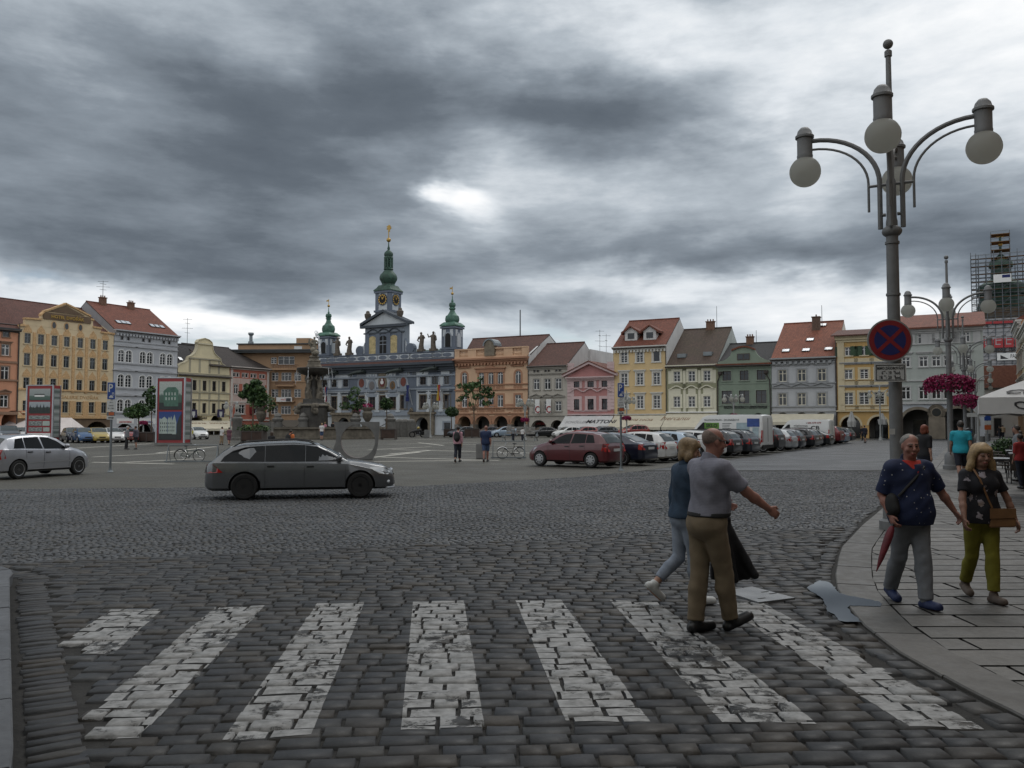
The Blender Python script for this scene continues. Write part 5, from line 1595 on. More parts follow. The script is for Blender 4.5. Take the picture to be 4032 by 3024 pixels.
for i,c in enumerate((248,445,655)):
 for j,(ya,yb)in enumerate(((525,660),(793,945),(1078,1240))):
  h.win(h.x(c,870),h.z(445,yb),h.z(445,ya),1.45,ms_=m_yt,sur=.2,cross='eight' if not(j==0 and i==2)else 'none',hood='flat' if j else None,hoodw=2.3,hoodz=.35)
for xa,xb in((150,330),(370,540),(590,740)):h.arch(h.x(xa,1500),h.x(xb,1500),3.2)
h.front()
h.cornice(h.ze,m_yt,.55,.5,.5)
h.band(h.z(445,1318),h.z(445,1306),.2,m_yt)
h.roof((310,150),(910,100),6.5,t_red,gm=m_gw,z_of=h.z(610,125,6.5))
for a,b,at_ in((340,378,212),(575,368,197)):
 p,an=h.on_roof(a,b)
 zt=h.z(a,at_,p.y)
 w_=.95;hz_=(zt-p.z)
 mb=MB().box(p.x-w_,p.x+w_,p.y-.2,p.y+3.0,p.z-.1,p.z+hz_*.62);mb.prism([(p.x-w_,p.z+hz_*.62),(p.x+w_,p.z+hz_*.62),(p.x,p.z+hz_-.1)],p.y-.2,p.y+3.2);o=mb.build('dormer',m_gw,h.rf['o'])
 mb=MB()
 for s_ in(-1,1):
  q=[(p.x+s_*(w_+.5),p.z+hz_*.42),(p.x,p.z+hz_-.08),(p.x,p.z+hz_+.1),(p.x+s_*(w_+.5),p.z+hz_*.60)]
  mb.prism(q if s_<0 else q[::-1],p.y-.5,p.y+3.6)
 mb.build('dormer_roof',t_red,o)
 mb=MB().box(p.x-.5,p.x+.5,p.y-.25,p.y-.202,p.z+.15,p.z+hz_*.5);mb.build('window',m_glass,o)
h.spout(h.w,h.ze)
YEL=h
awning('awning','cream cafe awning with brown print on the yellow house',h,'E',(130,1325),(778,1325),(28,1475),(700,1470),m_canc,3.6,(('Černá kočka',.52,.42,.75,m_bprint),))
antenna('roof_aerial','thin whip aerial on the mossy brown roof',at('E',1412,225,131),3.4,'whip')
m_co=plas('pale cream plaster',(.68,.65,.49),dirt=.1);m_ol=plas('olive panel plaster',(.285,.285,.165))
h=House(FR,'E',(778,698),(1412,682),'cream_olive_house','cream house with olive green panels under a mossy brown roof',m_co,depth=15)
for c in(910,1097,1288):
 h.win(h.x(c,835),h.z(1097,900),h.z(1097,768),1.4,ms_=m_co,sur=.3,cross='six')
 h.win(h.x(c,1150),h.z(1097,1223),h.z(1097,1085),1.4,ms_=m_co,sur=.3,cross='six',hood='curve',hoodw=2.5,hoodz=1.0,mh=m_co)
h.front(ztop=h.ze)
for c in(910,1097,1288):
 x_=h.x(c,950);z=lambda y_:h.z(1097,y_)
 for a,b,w_ in((985,925,2.2),(760,718,2.2)):
  mb=MB().box(x_-w_/1.6,x_+w_/1.6,-.035,-.002,z(a),z(b));mb.build('olive_panel',m_ol,h.root)
 for s_ in(-1,1):
  mb=MB().box(x_+s_*1.42-.16,x_+s_*1.42+.16,-.03,-.001,z(1275),z(720));mb.build('olive_strip',m_ol,h.root)
h.band(h.z(1097,1292),h.z(1097,1278),.3,m_white);h.cornice(h.ze,m_co,.4,.4)
h.roof((970,255),(1600,215),8.5,t_moss,gm=plas('pale green gable plaster',(.44,.48,.45),dirt=.3),z_of=h.z(1285,235,8.5))
h.chimney(1333,240,1.2,1.0)
for a,b in((980,585),(1305,560)):
 p,an=h.on_roof(a,b);mb=MB().box(p.x-.6,p.x+.6,p.y-.5,p.y+.6,p.z-.2,p.z+.35);mb.build('roof_vent',m_zinc,h.rf['o'])
CO=h
awning('awning','cream cafe awning with pale lettering beside the white glazier van',h,'E',(785,1305),(1415,1300),(712,1475),(1330,1470),m_canc,3.6,(('Mercantil',.22,.45,.75,m_bprint),))
m_gr=plas('sage green plaster',(.215,.275,.205),dirt=.15);m_grl=plas('pale sage trim',(.27,.33,.26))
h=House(FR,'E',(1412,702),(2093,668),'green_house','sage green guest house with curved baroque gable and black lettering',m_gr,depth=14)
for c in(1537,1755,1970):
 h.win(h.x(c,820),h.z(1755,885),h.z(1755,762),1.7,mf=m_brown_wood,ms_=m_grl,sur=.07,cross='thin')
 h.win(h.x(c,1090),h.z(1755,1178),h.z(1755,1012),2.0,mf=m_brown_wood,ms_=m_grl,sur=.07,cross='thin')
for xa,xb in((1530,1680),(1860,2010)):h.arch(h.x(xa,1400),h.x(xb,1400),h.z(1755,1298))
h.front()
g=[(1416,690),(1440,652),(1490,640),(1540,612),(1580,572),(1592,540),(1598,518),(1640,500),(1690,480),(1745,470),(1800,474),(1850,490),(1888,505),(1900,530),(1918,560),(1950,590),(2000,618),(2055,632),(2085,655)]
gp_=[h.xz(*q)for q in g]
mb=MB().prism(([(gp_[0][0],h.ze)]+gp_+[(gp_[-1][0],h.ze)])[::-1],0,.5);go=mb.build('gable',m_gr,h.root)
mb=MB()
for a,b in zip(gp_[6:13],gp_[7:13]):mb.prism([(a[0],a[1]),(b[0],b[1]),(b[0],b[1]+.22),(a[0],a[1]+.22)],-.2,.6)
mb.build('tile_coping',t_orange,go)
xw,zw0=h.xz(1747,630);zw1=h.z(1747,548)
mb=MB().box(xw-.85,xw+.85,-.06,-.003,zw0,zw1);o=mb.build('window',m_brown_wood,go);mb=MB().box(xw-.75,xw-.05,-.07,-.062,zw0+.1,zw1-.1);mb.box(xw+.05,xw+.75,-.07,-.062,zw0+.1,zw1-.1);mb.build('pane',m_glass,o)
mb=MB().box(-.1,h.w+.1,-.5,.1,h.ze-.05,h.ze+.12);mb.build('tile_ledge',t_orange,h.root)
h.cornice(h.ze-.1,m_grl,.4,.35);h.band(h.z(1755,1205),h.z(1755,1196),.1,m_grl);h.band(h.z(1755,930),h.z(1755,925),.06,m_grl)
h.sign('PENZION A RESTAURACE U ČERNÉHO MEDVĚDA',h.x(1770,1225),h.z(1770,1240),h=.62,w=h.x(2042,1225)-h.x(1500,1230),m=m_ink)
h.roof((1610,432),(2165,400),7,t_slate,gm=MATS['pale green gable plaster'],z_of=h.z(1890,416,7))
h.chimney(1830,425,1.0,.9)
for sx in(.5,h.w-.6):
 mb=MB().lathe([(.32,0),(.3,-.35),(.1,-.6)][::-1],(sx,-.35,h.ze-.9),8);mb.tube([(sx,-.35,h.ze-1.4),(sx+(.4 if sx>2 else-.4),-.12,h.ze-2.2),(sx+(.55 if sx>2 else-.5),-.12,.3)],.08,6);mb.build('downpipe',m_gutter,h.root)
GREEN=h
antenna('roof_aerial','thin whip aerial above the green guest house',at('E',1908,410,122),1.8,'whip')
m_gs=plas('pale grey plaster',(.46,.47,.48),dirt=.3);m_gst=plas('grey stucco trim darker',(.33,.34,.345),dirt=.2)
h=House(FR,'F',(247,618),(1050,578),'grey_white_house','pale grey house with steep orange red roof and ragged brick chimney',m_gs,depth=15)
for c in(387,627,880):
 h.win(h.x(c,820),h.z(627,897),h.z(627,748),1.55,mf=m_cream_wood,ms_=m_gst,sur=.2,hood='flat',hoodw=2.7,hoodz=.65)
 h.win(h.x(c,1120),h.z(627,1198),h.z(627,1047),1.55,mf=m_cream_wood,ms_=m_gst,sur=.2,hood='ped',hoodw=3.4,hoodz=.75)
 h.win(h.x(c,642),h.z(627,658),h.z(627,632),1.0,mf=m_brown_wood,ms_=None,sur=0,cross='none',sill=False)
for xa,xb in((300,480),(540,720),(790,970)):h.arch(h.x(xa,1450),h.x(xb,1450),3.3)
h.front()
h.cornice(h.ze,m_gst,.5,.6,.7,m_gst);h.band(h.z(627,690),h.z(627,672),.05,m_gst)
for yy in(918,1212,1272):h.band(h.z(627,yy+8),h.z(627,yy-4),.18,m_gst)
h.roof((430,178),(1160,135),9,t_orange,gm=m_gw,z_of=h.z(795,156,9))
h.chimney(812,235,1.0,1.5,mat('crumbling brick',(.12,.08,.06),.95,var=.5,vs=6),1.0,1)
h.skylights([(893,195),(735,380),(430,518),(683,510),(965,495)],1.0,.8)
h.spout(h.w,h.ze)
GW=h
awning('awning','cream awning of the pale grey house behind the rental van',h,'F',(250,1312),(1036,1300),(228,1415),(1020,1400),m_canc,2.5)
antenna('roof_aerial','tall whip aerial by the ragged chimney',at('F',882,145,113),2.2,'whip')
m_mu=plas('mustard plaster',(.56,.335,.085),dirt=.15);m_mul=plas('pale mustard stucco',(.60,.50,.30));m_shut=mat('green shutters',(.025,.06,.025),.6,var=.2)
h=House(FR,'F',(1052,330),(1722,290),'mustard_house','mustard yellow house with green shutters and two dark arches',m_mu,depth=14)
for c in(1215,1412,1605):
 o=h.win(h.x(c,520),h.z(1412,570),h.z(1412,462),1.35,ms_=m_mul,sur=.06)
 for s_ in(-1,1):
  mb=MB().box(s_*1.18-.45,s_*1.18+.45,-.12,-.06,-.05,h.z(1412,462)-h.z(1412,570)+.1);mb.build('shutter',m_shut,o)
 h.win(h.x(c,810),h.z(1412,868),h.z(1412,745),1.5,ms_=m_mul,sur=.25,cross='eight',hood='flat',hoodw=2.7,hoodz=.8,mh=m_gst)
 h.win(h.x(c,1110),h.z(1412,1190),h.z(1412,1035),1.75,ms_=m_mul,sur=.25,cross='eight',hood='flat',hoodw=2.8,hoodz=.8,mh=m_gst)
 for ya,yb in((660,605),(945,892),(1250,1215),(400,370)):
  x_=h.x(c,800);mb=MB().box(x_-1.15,x_+1.15,-.05,-.002,h.z(1412,ya),h.z(1412,yb));mb.build('stucco_panel',m_mul,h.root)
for xa,xb in((1122,1368),(1472,1722)):h.arch(h.x(xa,1550),min(h.x(xb,1550),h.w-.3),h.z(1412,1338))
h.front()
h.cornice(h.ze,m_mul,.9,.5);h.pilasters([.6],h.z(1412,1260),h.ze-.9,.8,m_mul,.14)
h.band(h.z(1412,1278),h.z(1412,1262),.25,m_mul)
mb=MB().poly([(-.5,-.8,h.ze),(h.w+.3,-.8,h.ze),(h.w+.3,6,h.ze+1.3),(-.5,6,h.ze+1.3)]);mb.poly([(-.5,-.8,h.ze-.15),(h.w+.3,-.8,h.ze-.15),(h.w+.3,-.8,h.ze),(-.5,-.8,h.ze)]);mb.build('roof',t_oldred,h.root)
for xa,xb in((1122,1368),(1472,1722)):
 x0_,x1_=h.x(xa,1550),min(h.x(xb,1550),h.w-.3);hw=(x1_-x0_)/2;xc=(x0_+x1_)/2;zc=h.z(1412,1338);mb=MB()
 for i in range(12):
  a0,a1=math.pi*i/12,math.pi*(i+1)/12
  mb.prism([(xc+r_*math.cos(a),zc-hw+r_*math.sin(a))for r_,a in((hw+.25,a0),(hw+.25,a1),(hw,a1),(hw,a0))],-.06,-.003)
 mb.build('arch_surround',m_mul,h.root)
h.spout(.02,h.ze)
MUS=h
m_gg=plas('grey green plaster',(.40,.435,.40),dirt=.2);m_ggt=plas('grey white trim',(.47,.47,.46),dirt=.2)
h=House(FR,'G',(195,785),(884,752),'grey_green_house','grey green corner house with pointed arches and round window',m_gg,depth=14)
for c in(315,445,540,628,762):
 h.win(h.x(c,1020),h.z(540,1060),h.z(540,985),1.5,ms_=m_ggt,sur=.12,hood='flat',hoodw=2.2,hoodz=.5)
 h.win(h.x(c,1255),h.z(540,1302),h.z(540,1208),1.6,ms_=m_ggt,sur=.12)
for c in(430,528,612,762):
 o=h.win(h.x(c,850),h.z(540,888),h.z(540,815),1.3,ms_=m_ggt,sur=.08)
 for s_ in(-1,1):
  mb=MB().box(s_*1.1-.4,s_*1.1+.4,-.12,-.06,0,h.z(540,815)-h.z(540,888));mb.build('shutter',m_ggt,o)
h.arch(h.x(285,1550),h.x(530,1550),h.z(410,1380),kind='point');h.arch(h.x(565,1550),h.x(845,1550),h.z(700,1372),kind='point')
m_ggw=plas('blue white plaster',(.45,.48,.52),dirt=.2)
h.front(mats=[m_gg,m_ggw],zones=[(h.z(540,1335),1),(99,0)])
h.cornice(h.ze,m_ggt,.7,.6);h.band(h.z(540,1340),h.z(540,1322),.2,m_ggt);h.band(h.z(540,895),h.z(540,888),.15,m_ggt);h.band(h.z(540,1168),h.z(540,1160),.15,m_ggt)
x_,z_=h.xz(542,1402)
mb=MB().lathe([(1.0,-.12),(.6,-.12),(.6,-.02)],(x_,0,z_),18,axis='y');o=mb.build('round_window',m_arcstone,h.root)
mb=MB().lathe([(.5,-.14),(.5,-.125)],(x_,0,z_),14,axis='y');mb.build('pane',m_glass,o)
for c in(410,705):
 x0_,x1_=(h.x(285,1550),h.x(530,1550))if c==410 else(h.x(565,1550),h.x(845,1550))
 hw=(x1_-x0_)/2;xc=(x0_+x1_)/2;zc=h.z(c,1380 if c==410 else 1372);rise=hw*1.05
 f=lambda t,e:(xc-(hw+e)*math.cos(t),zc-rise+(rise+e)*math.sin(t)**.85)
 mb=MB()
 for i in range(14):
  t0_,t1_=math.pi*i/14,math.pi*(i+1)/14;mb.prism([f(t0_,0),f(t0_,.35),f(t1_,.35),f(t1_,0)],-.06,-.003)
 mb.build('arch_surround',m_arcstone,h.root)
x_=h.x(547,1550);mb=MB().box(x_-.9,x_+.9,-.5,.9,0,2.6);mb.build('buttress',m_arcstone,h.root)
mb=MB().poly([(-.3,-.8,h.ze),(h.w+.3,-.8,h.ze),(h.w+.3,7,h.ze+2.4),(-.3,7,h.ze+2.4)]);mb.poly([(h.w+.3,-.8,h.ze),(h.w+.3,7,h.ze),(h.w+.3,7,h.ze+2.4)]);mb.poly([(-.3,-.8,h.ze-.2),(h.w+.3,-.8,h.ze-.2),(h.w+.3,-.8,h.ze),(-.3,-.8,h.ze)]);mb.build('roof',t_red,h.root)
GG=h
#  scaffolded tower in the side street
dT=200.0
pc_=at('G',1050,1300,dT)
scx,scz=pc_.x,0
m_tarp=mat('grey scaffold tarpaulin',(.36,.36,.37),.8,var=.2,vs=1,dirt=.3);m_redb=mat('red banner',(.36,.035,.04),.7,var=.1);m_tubeM=mat('galvanised scaffold tube',(.15,.165,.18),.5,.5,var=.1);m_plank=mat('scaffold planks',(.24,.13,.05),.85,var=.3,vs=2);m_brickw=plas('red brown brick',(.20,.075,.045),var=.3,vs=3)
zz=lambda y_:at('G',1050,y_,dT).z
xx=lambda x__:at('G',x__,800,dT).x-scx
tw_=thing('church_tower','old church tower with green copper domes inside scaffolding','tower',(scx+3.4,dT+6,0),FR.a)
mb=MB().box(-4.8,4.8,-4.8,4.8,0,zz(640));mb.build('tower_shaft',m_arcstone,tw_)
mb=MB().box(-5.2,5.2,-5.2,5.2,zz(640),zz(615));mb.build('cornice',m_sand,tw_)
mb=MB();k_=5.2
mb.lathe([(k_*1.05,zz(615)),(k_*.98,zz(560)),(k_*.9,zz(500))],nseg=8)
mb.lathe([(k_*1.0,zz(505)),(k_*1.05,zz(470)),(k_*.98,zz(430)),(k_*.7,zz(400)),(k_*.45,zz(380)),(k_*.42,zz(300)),(k_*.52,zz(290)),(k_*.5,zz(262)),(k_*.36,zz(225)),(k_*.16,zz(205)),(k_*.06,zz(190)),(k_*.05,zz(60))],nseg=16)
o=mb.build('copper_dome',m_copdk,tw_,True)
mb=MB().ball((0,0,zz(115)),.55,10,8);mb.box(-.9,.9,-.06,.06,zz(62),zz(55));mb.box(-.08,.08,-.08,.08,zz(80),zz(40));mb.build('finial',m_gold,o)
sc=thing('scaffolding','tall tube scaffolding with tarpaulin and red banners around the church tower','scaffold',(scx+3.4,dT+6,0),FR.a)
mb=MB();W_=6.5
hs_=[0]+list(np.arange(2,zz(225),1.9))
for a in np.linspace(-W_,W_,9):
 for b in(-W_,-W_+1.1,W_-1.1,W_):
  mb.tube([(a,b,0),(a,b,zz(215)+random.uniform(-1.5,.8))],.085,4,0,False);mb.tube([(b,a,0),(b,a,zz(215)+random.uniform(-1.5,.8))],.085,4,0,False)
for z_ in hs_:
 for b in(-W_,-W_+1.1,W_-1.1,W_):
  for dz in(0,.9):mb.tube([(-W_,b,z_+dz),(W_,b,z_+dz)],.045,4,0,False);mb.tube([(b,-W_,z_+dz),(b,W_,z_+dz)],.045,4,0,False)
for z_ in hs_[:-1]:
 for i,a in enumerate(np.linspace(-W_,W_,9)[:-1]):
  if(i+int(z_))%2==0:mb.tube([(a,-W_-.05,z_),(a+W_*.25,-W_-.05,z_+1.7)],.04,4,0,False);mb.tube([(-W_-.05,a,z_),(-W_-.05,a+W_*.25,z_+1.7)],.04,4,0,False)
hs2=list(np.arange(zz(225),zz(45),2.0))+[zz(45)]
for a in(-2,2):
 for b in(-2,2):mb.tube([(a,b,zz(640)),(a,b,zz(38))],.06,4,0,False)
for z_ in hs2:
 for dz in(0,.7):
  for b in(-2,2):mb.tube([(-2,b,z_+dz),(2,b,z_+dz)],.045,4,0,False);mb.tube([(b,-2,z_+dz),(b,2,z_+dz)],.045,4,0,False)
mb.build('tubes',m_tubeM,sc)
for z_ in[q for q in hs_[8:]]:
 for s_ in(-1,1):
  mb=MB().box(-W_+.1,W_-.1,s_*(W_-.55)-.45,s_*(W_-.55)+.45,z_-.12,z_-.04);mb.build('deck',m_plank,sc)
for z_ in hs2+list(np.arange(zz(640),zz(230),2.2)):
 mb=MB().box(-2.1,2.1,-2.1,2.1,z_-.12,z_-.04);mb.build('deck',m_plank,sc)
zt0,zt1=zz(1205),zz(700)
mb=MB().box(-W_+.2,W_-.2,-W_+.2,-W_+.26,zt0,zt1);mb.box(-W_+.14,-W_+.2,-W_+.26,W_,zt0,zt1);to_=mb.build('tarpaulin',m_tarp,sc)
for ya,yb in((852,920),(1080,1140),(722,740)):
 for j,a in enumerate(np.linspace(-W_,W_,7)[:-1]):
  mb=MB().box(a+.1,a+2.0,-W_-.27,-W_-.205,zz(yb),zz(ya));o=mb.build('banner',m_redb,to_)
  if yb-ya>30:
   q=MB();z0_=zz(yb)+.7;q.box(a+.5,a+1.7,-W_-.29,-W_-.272,z0_+2.0,z0_+2.25);q.box(a+.5,a+1.7,-W_-.29,-W_-.272,z0_+1.0,z0_+1.2);q.box(a+.4,a+1.5,-W_-.29,-W_-.272,z0_,z0_+.2);q.box(a+.45,a+.62,-W_-.289,-W_-.273,z0_+.2,z0_+1.9);q.build('logo',m_tarp,o)
for y_ in(960,1178,760):
 for a in(-4.6,-1.0,2.4,5.6):
  mb=MB();text_into(mb,'tubag',a,zz(y_),h=1.6,w=3.0,y=-W_-.21);mb.build('lettering',m_ink,to_)
mb=MB().box(-1.5,W_,-W_-.34,-W_-.27,zz(1015),zz(962));o=mb.build('sign_board',m_white,sc)
mb=MB();text_into(mb,'PAMÁTKY CB',3.8,zz(1000),h=1.2,w=5.0,y=-W_-.345);mb.prism([(-.8,zz(1005)),(.9,zz(1005)),(-.8,zz(975))],-W_-.36,-W_-.345);mb.build('lettering',m_ink,o)
mb=MB().box(-1.8,1.9,-W_-.2,-W_-.1,zz(435),zz(375));o=mb.build('sign_board',m_white,sc);mb=MB().box(.0,1.7,-W_-.22,-W_-.202,zz(402),zz(380));mb.build('blue_field',m_fb,o)
h=House(Frame((at('G',880,1500,118).x,118),FR.a),'G',(880,1420),(1230,1420),'side_street_house','white plastered house with dark doorway at the end of the street',m_gw,depth=5)
h.ze=6.6
for c in(1000,1090,1180):h.win(h.x(c,1420),3.6,5.0,1.1,ms_=m_ggt)
h.win(h.x(998,1530),0.05,2.6,1.5,mf=m_brown_wood,ms_=m_ggt,cross='none',sill=False,name='door')
h.front()
mb=MB().box(-.3,h.w+.3,-.3,5.3,6.6,6.85);mb.build('eave',m_gutter,h.root)
h2=House(Frame((at('G',880,1500,124).x-1,124),FR.a),'G',(880,1315),(1230,1315),'brick_house','red brown brick gable house under the scaffolding',m_brickw,depth=6);h2.ze=zz(1205)-.5
h2.front()
FN=Frame((tuple((Vector((6.45*KS,14.0*KS,0))+U2*6.6)[:2])),math.atan2(.877,.48)+math.pi)
m_pch=plas('orange ochre plaster',(.56,.31,.14),dirt=.2)
def near_house(t0,t1,hgt,name,label,wall,nb=5):
 h=House.__new__(House);h.ws=1;h.fr=FN;h.zm='G';h.y0=0;h.t0,h.t1=t0,t1;h.w=t1-t0;h.ze=hgt;h.wall=wall;h.depth=12;h.op=[];h.arc=[]
 h.root=thing(name,label,'building',FN.w(t0),FN.a)
 st=h.w/nb
 for i in range(nb):
  for z0,z1 in((5.2,7.2),(8.6,10.4),(11.6,13.2)):
   if z1<hgt-.8:h.win(st*(i+.5),z0,z1,1.3,ms_=m_yt,sur=.25,hood='flat',hoodw=2.2,hoodz=.35)
  h.arch(st*i+.45,st*(i+1)-.45,3.6)
 h.front();h.cornice(h.ze,m_yt,.7,.6,.6);h.band(4.2,4.5,.2,m_yt)
 mb=MB().poly([(0,-.6,hgt),(h.w,-.6,hgt),(h.w,6,hgt+4),(0,6,hgt+4)]);mb.poly([(0,6,hgt+4),(h.w,6,hgt+4),(h.w,12.5,hgt),(0,12.5,hgt)]);mb.poly([(0,-.6,hgt),(0,6,hgt+4),(0,12.5,hgt)]);mb.poly([(h.w,-.6,hgt),(h.w,12.5,hgt),(h.w,6,hgt+4)]);mb.build('roof',t_red,h.root)
 return h
zN=H+0
_p=gnd('G',1152,1700)
tfar=-118.0
near_house(tfar,tfar+14,14.6,'orange_corner_house','orange ochre house at the far end of the right row, beside the scaffold',m_pch,4)
near_house(tfar+14,tfar+34,12.5,'unseen_arcaded_house','cream arcaded house behind the cafe parasols',m_cr,6)  # rest of the right row is out of view, added to shade the foreground
near_house(tfar+34,tfar+56,14.0,'unseen_arcaded_house','pale grey arcaded house along the right pavement',m_gs,6)
near_house(tfar+56,tfar+78,13.5,'unseen_arcaded_house','beige arcaded house on the right just outside the view',m_be,6)
near_house(tfar+78,tfar+98,15.5,'unseen_arcaded_house','grey arcaded house near the cafe tables',m_lg,6)
near_house(tfar+98,tfar+132,15.5,'unseen_arcaded_house','ochre arcaded house beside the photographer',m_pch,9)
#  things standing in the square
m_conc=mat('exposed concrete',(.15,.15,.146),.85,var=.2,vs=3,bump=.3,bs=60,dirt=.3)
m_fst=mat('fountain stone',(.135,.118,.092),.85,var=.4,vs=1.8,bump=.5,bs=14,dirt=.6);m_fdk=mat('wet dark stone',(.038,.034,.028),.5,var=.5,vs=2,bump=.4,bs=10)
m_fpl=mat('pale fountain stone',(.21,.19,.15),.85,var=.35,vs=2.5,bump=.4,bs=14,dirt=.4)
m_stone=mat('grey stone',(.135,.13,.118),.85,var=.25,vs=2.5,bump=.4,bs=18,dirt=.4)
m_metal=mat('grey painted metal',(.155,.155,.145),.5,.2,var=.12,vs=3)
m_pole=mat('galvanised pole',(.17,.19,.20),.5,.5,var=.15,vs=4)
m_leafA=[mat('leaf green dark',(.022,.050,.016),.6,var=.3,vs=3),mat('leaf green',(.040,.085,.022),.6,var=.3,vs=3),mat('leaf green light',(.070,.125,.032),.6,var=.3,vs=3)]
m_magenta=[mat('magenta petals',(.30,.012,.085),.6,var=.35,vs=9),mat('dark magenta petals',(.15,.006,.045),.6,var=.3,vs=9),mat('pink petals',(.42,.03,.16),.6,var=.3,vs=9)]
m_rust=mat('rust brown steel',(.050,.030,.022),.7,.2,var=.3,vs=2);m_bark=mat('bark',(.10,.07,.045),.9,var=.3,vs=6)
def leaves(name,P_,size,mats,parent=None,weights=None,up=.3,aspect=1.5):
 P_=np.asarray(P_);n_=len(P_)
 d=rng.normal(0,1,(n_,3));d[:,2]-=up;d/=np.linalg.norm(d,axis=1)[:,None]
 q=rng.normal(0,1,(n_,3));e=np.cross(d,q);e/=np.linalg.norm(e,axis=1)[:,None]
 s_=size*rng.uniform(.6,1.3,n_)[:,None]
 a,b=d*s_*aspect/2,e*s_/2
 co=np.stack([P_-a,P_-a*.1+b,P_+a,P_-a*.1-b],1).reshape(-1,3)
 fa=np.arange(n_*4).reshape(-1,4)
 me=raw_mesh(name,co,fa,mats[0],None,False)
 for m__ in mats[1:]:me.materials.append(m__)
 me.polygons.foreach_set('material_index',rng.choice(len(mats),n_,p=weights).astype(np.int32))
 return link(name,me,parent)
def crown_pts(lumps,n_,shell=.55):
 out=[]
 tot=sum(r[0]*r[1]*r[2]for _,r in lumps)
 for c,r in lumps:
  k_=int(n_*r[0]*r[1]*r[2]/tot)
  d=rng.normal(0,1,(k_,3));d/=np.linalg.norm(d,axis=1)[:,None]
  rad=(shell+(1-shell)*rng.random(k_))**.7
  out.append(np.array(c)+d*rad[:,None]*np.array(r)*rng.uniform(.85,1.12,(k_,1)))
 return np.concatenate(out)
def tree(name,label,p,trunk,lumps,n_,leaf,group=None,rt=.06,mats=None,fork=True,wts=(.4,.4,.2)):
 r=thing(name,label,'tree',p,0,group)
 mb=MB().tube([(0,0,0),(.03,0,trunk*.5),(-.02,.02,trunk),(0,0,trunk+.6)],[rt*1.2,rt,rt*.85,rt*.5],8)
 if fork:
  for c,q in lumps[:8]:
   mb.tube([(0,0,trunk*.95),(c[0]*.45,c[1]*.45,trunk*.5+c[2]*.5),(c[0]*.9,c[1]*.9,c[2])],[rt*.55,rt*.35,rt*.15],6)
 mb.build('trunk',m_bark,r,True)
 leaves('crown',crown_pts(lumps,n_),leaf,mats or m_leafA,r,wts)
 return r
fp=gnd('I',1250,314)
fc=Vector((at('X',1234,1700,fp.y+8.5).x,fp.y+8.5,0))
dF=fc.y
fz=lambda y_:at('X',1234,1280+y_/3.455,dF).z
fr_=lambda w_:w_/3.455*dF/F/2
r=thing('fountain','tall dark stone fountain with wide upper bowl, carried by stone giants, statue on top','fountain',fc,0)
mb=MB()
R0=(gnd('I',1880,300).x-gnd('I',520,300).x)/2
R0=8.8
N_=32
mb.lathe([(R0+.25,0),(R0+.25,.22),(R0,.25),(R0-.05,1.15),(R0+.18,1.2),(R0+.18,1.42),(R0-.35,1.42),(R0-.35,.3),(.1,.3)],nseg=N_)
mb.build('basin',m_fst,r)
mb=MB().lathe([(R0-.36,.9),(R0-.37,.92)],nseg=N_);mb.build('water',m_water,r)
mb=MB()
mb.lathe([(fr_(400),.3),(fr_(390),fz(1230)),(fr_(380),fz(1125)),(fr_(420),fz(1108)),(fr_(420),fz(1090)),(fr_(330),fz(1080)),(fr_(300),fz(1060)),(fr_(290),fz(1010)),(fr_(240),fz(1000))],nseg=12)
mb.build('pedestal',m_fdk,r)
mb=MB().lathe([(fr_(415),fz(1106)+.01),(fr_(430),fz(1100)),(fr_(425),fz(1088)),(fr_(300),fz(1070))],nseg=12);mb.build('pedestal_cornice',m_fst,r)
mb=MB().lathe([(fr_(170),fz(1000)),(fr_(130),fz(850)),(fr_(150),fz(690))],nseg=10);mb.build('core',m_fdk,r)
mb=MB().lathe([(fr_(150),fz(700)),(fr_(330),fz(670)),(fr_(430),fz(640)),(fr_(455),fz(610)),(fr_(468),fz(592)),(fr_(455),fz(586)),(fr_(430),fz(598)),(fr_(200),fz(600))],nseg=28);mb.build('upper_bowl',m_fdk,r,True)
mb=MB().lathe([(fr_(225),fz(598)),(fr_(215),fz(560)),(fr_(190),fz(545)),(fr_(170),fz(505)),(fr_(185),fz(490)),(fr_(130),fz(470)),(fr_(120),fz(445)),(fr_(150),fz(438)),(fr_(130),fz(425)),(fr_(90),fz(412))],nseg=10);mb.build('upper_pedestal',m_fst,r)
def figure(mb,c,s_,ang,arms_up=True,lean=0.0):
 ca_,sa_=math.cos(ang),math.sin(ang)
 P=lambda x_,y_,z_:(c[0]+(x_*ca_-y_*sa_)*s_,c[1]+(x_*sa_+y_*ca_)*s_,c[2]+z_*s_)
 mb.tube([P(-.1,0,0),P(-.13,.06,.45),P(-.08,0,.9)],[.10*s_,.095*s_,.13*s_],7)
 mb.tube([P(.12,-.05,0),P(.14,-.12,.45),P(.08,0,.9)],[.10*s_,.095*s_,.13*s_],7)
 mb.tube([P(0,0,.82),P(0,-.03-lean,1.1),P(0,-.02-lean,1.38),P(0,0-lean,1.52)],[.17*s_,.18*s_,.21*s_,.08*s_],8)
 mb.ball(P(0,-.06-lean,1.64),.115*s_,8,6)
 for k_ in(-1,1):
  if arms_up:mb.tube([P(.2*k_,-lean,1.42),P(.38*k_,-.05-lean,1.55),P(.26*k_,-.02-lean,1.86)],[.075*s_,.065*s_,.05*s_],6)
  else:mb.tube([P(.2*k_,-lean,1.42),P(.34*k_,-.15,1.15),P(.12*k_,-.3,1.05)],[.075*s_,.065*s_,.05*s_],6)
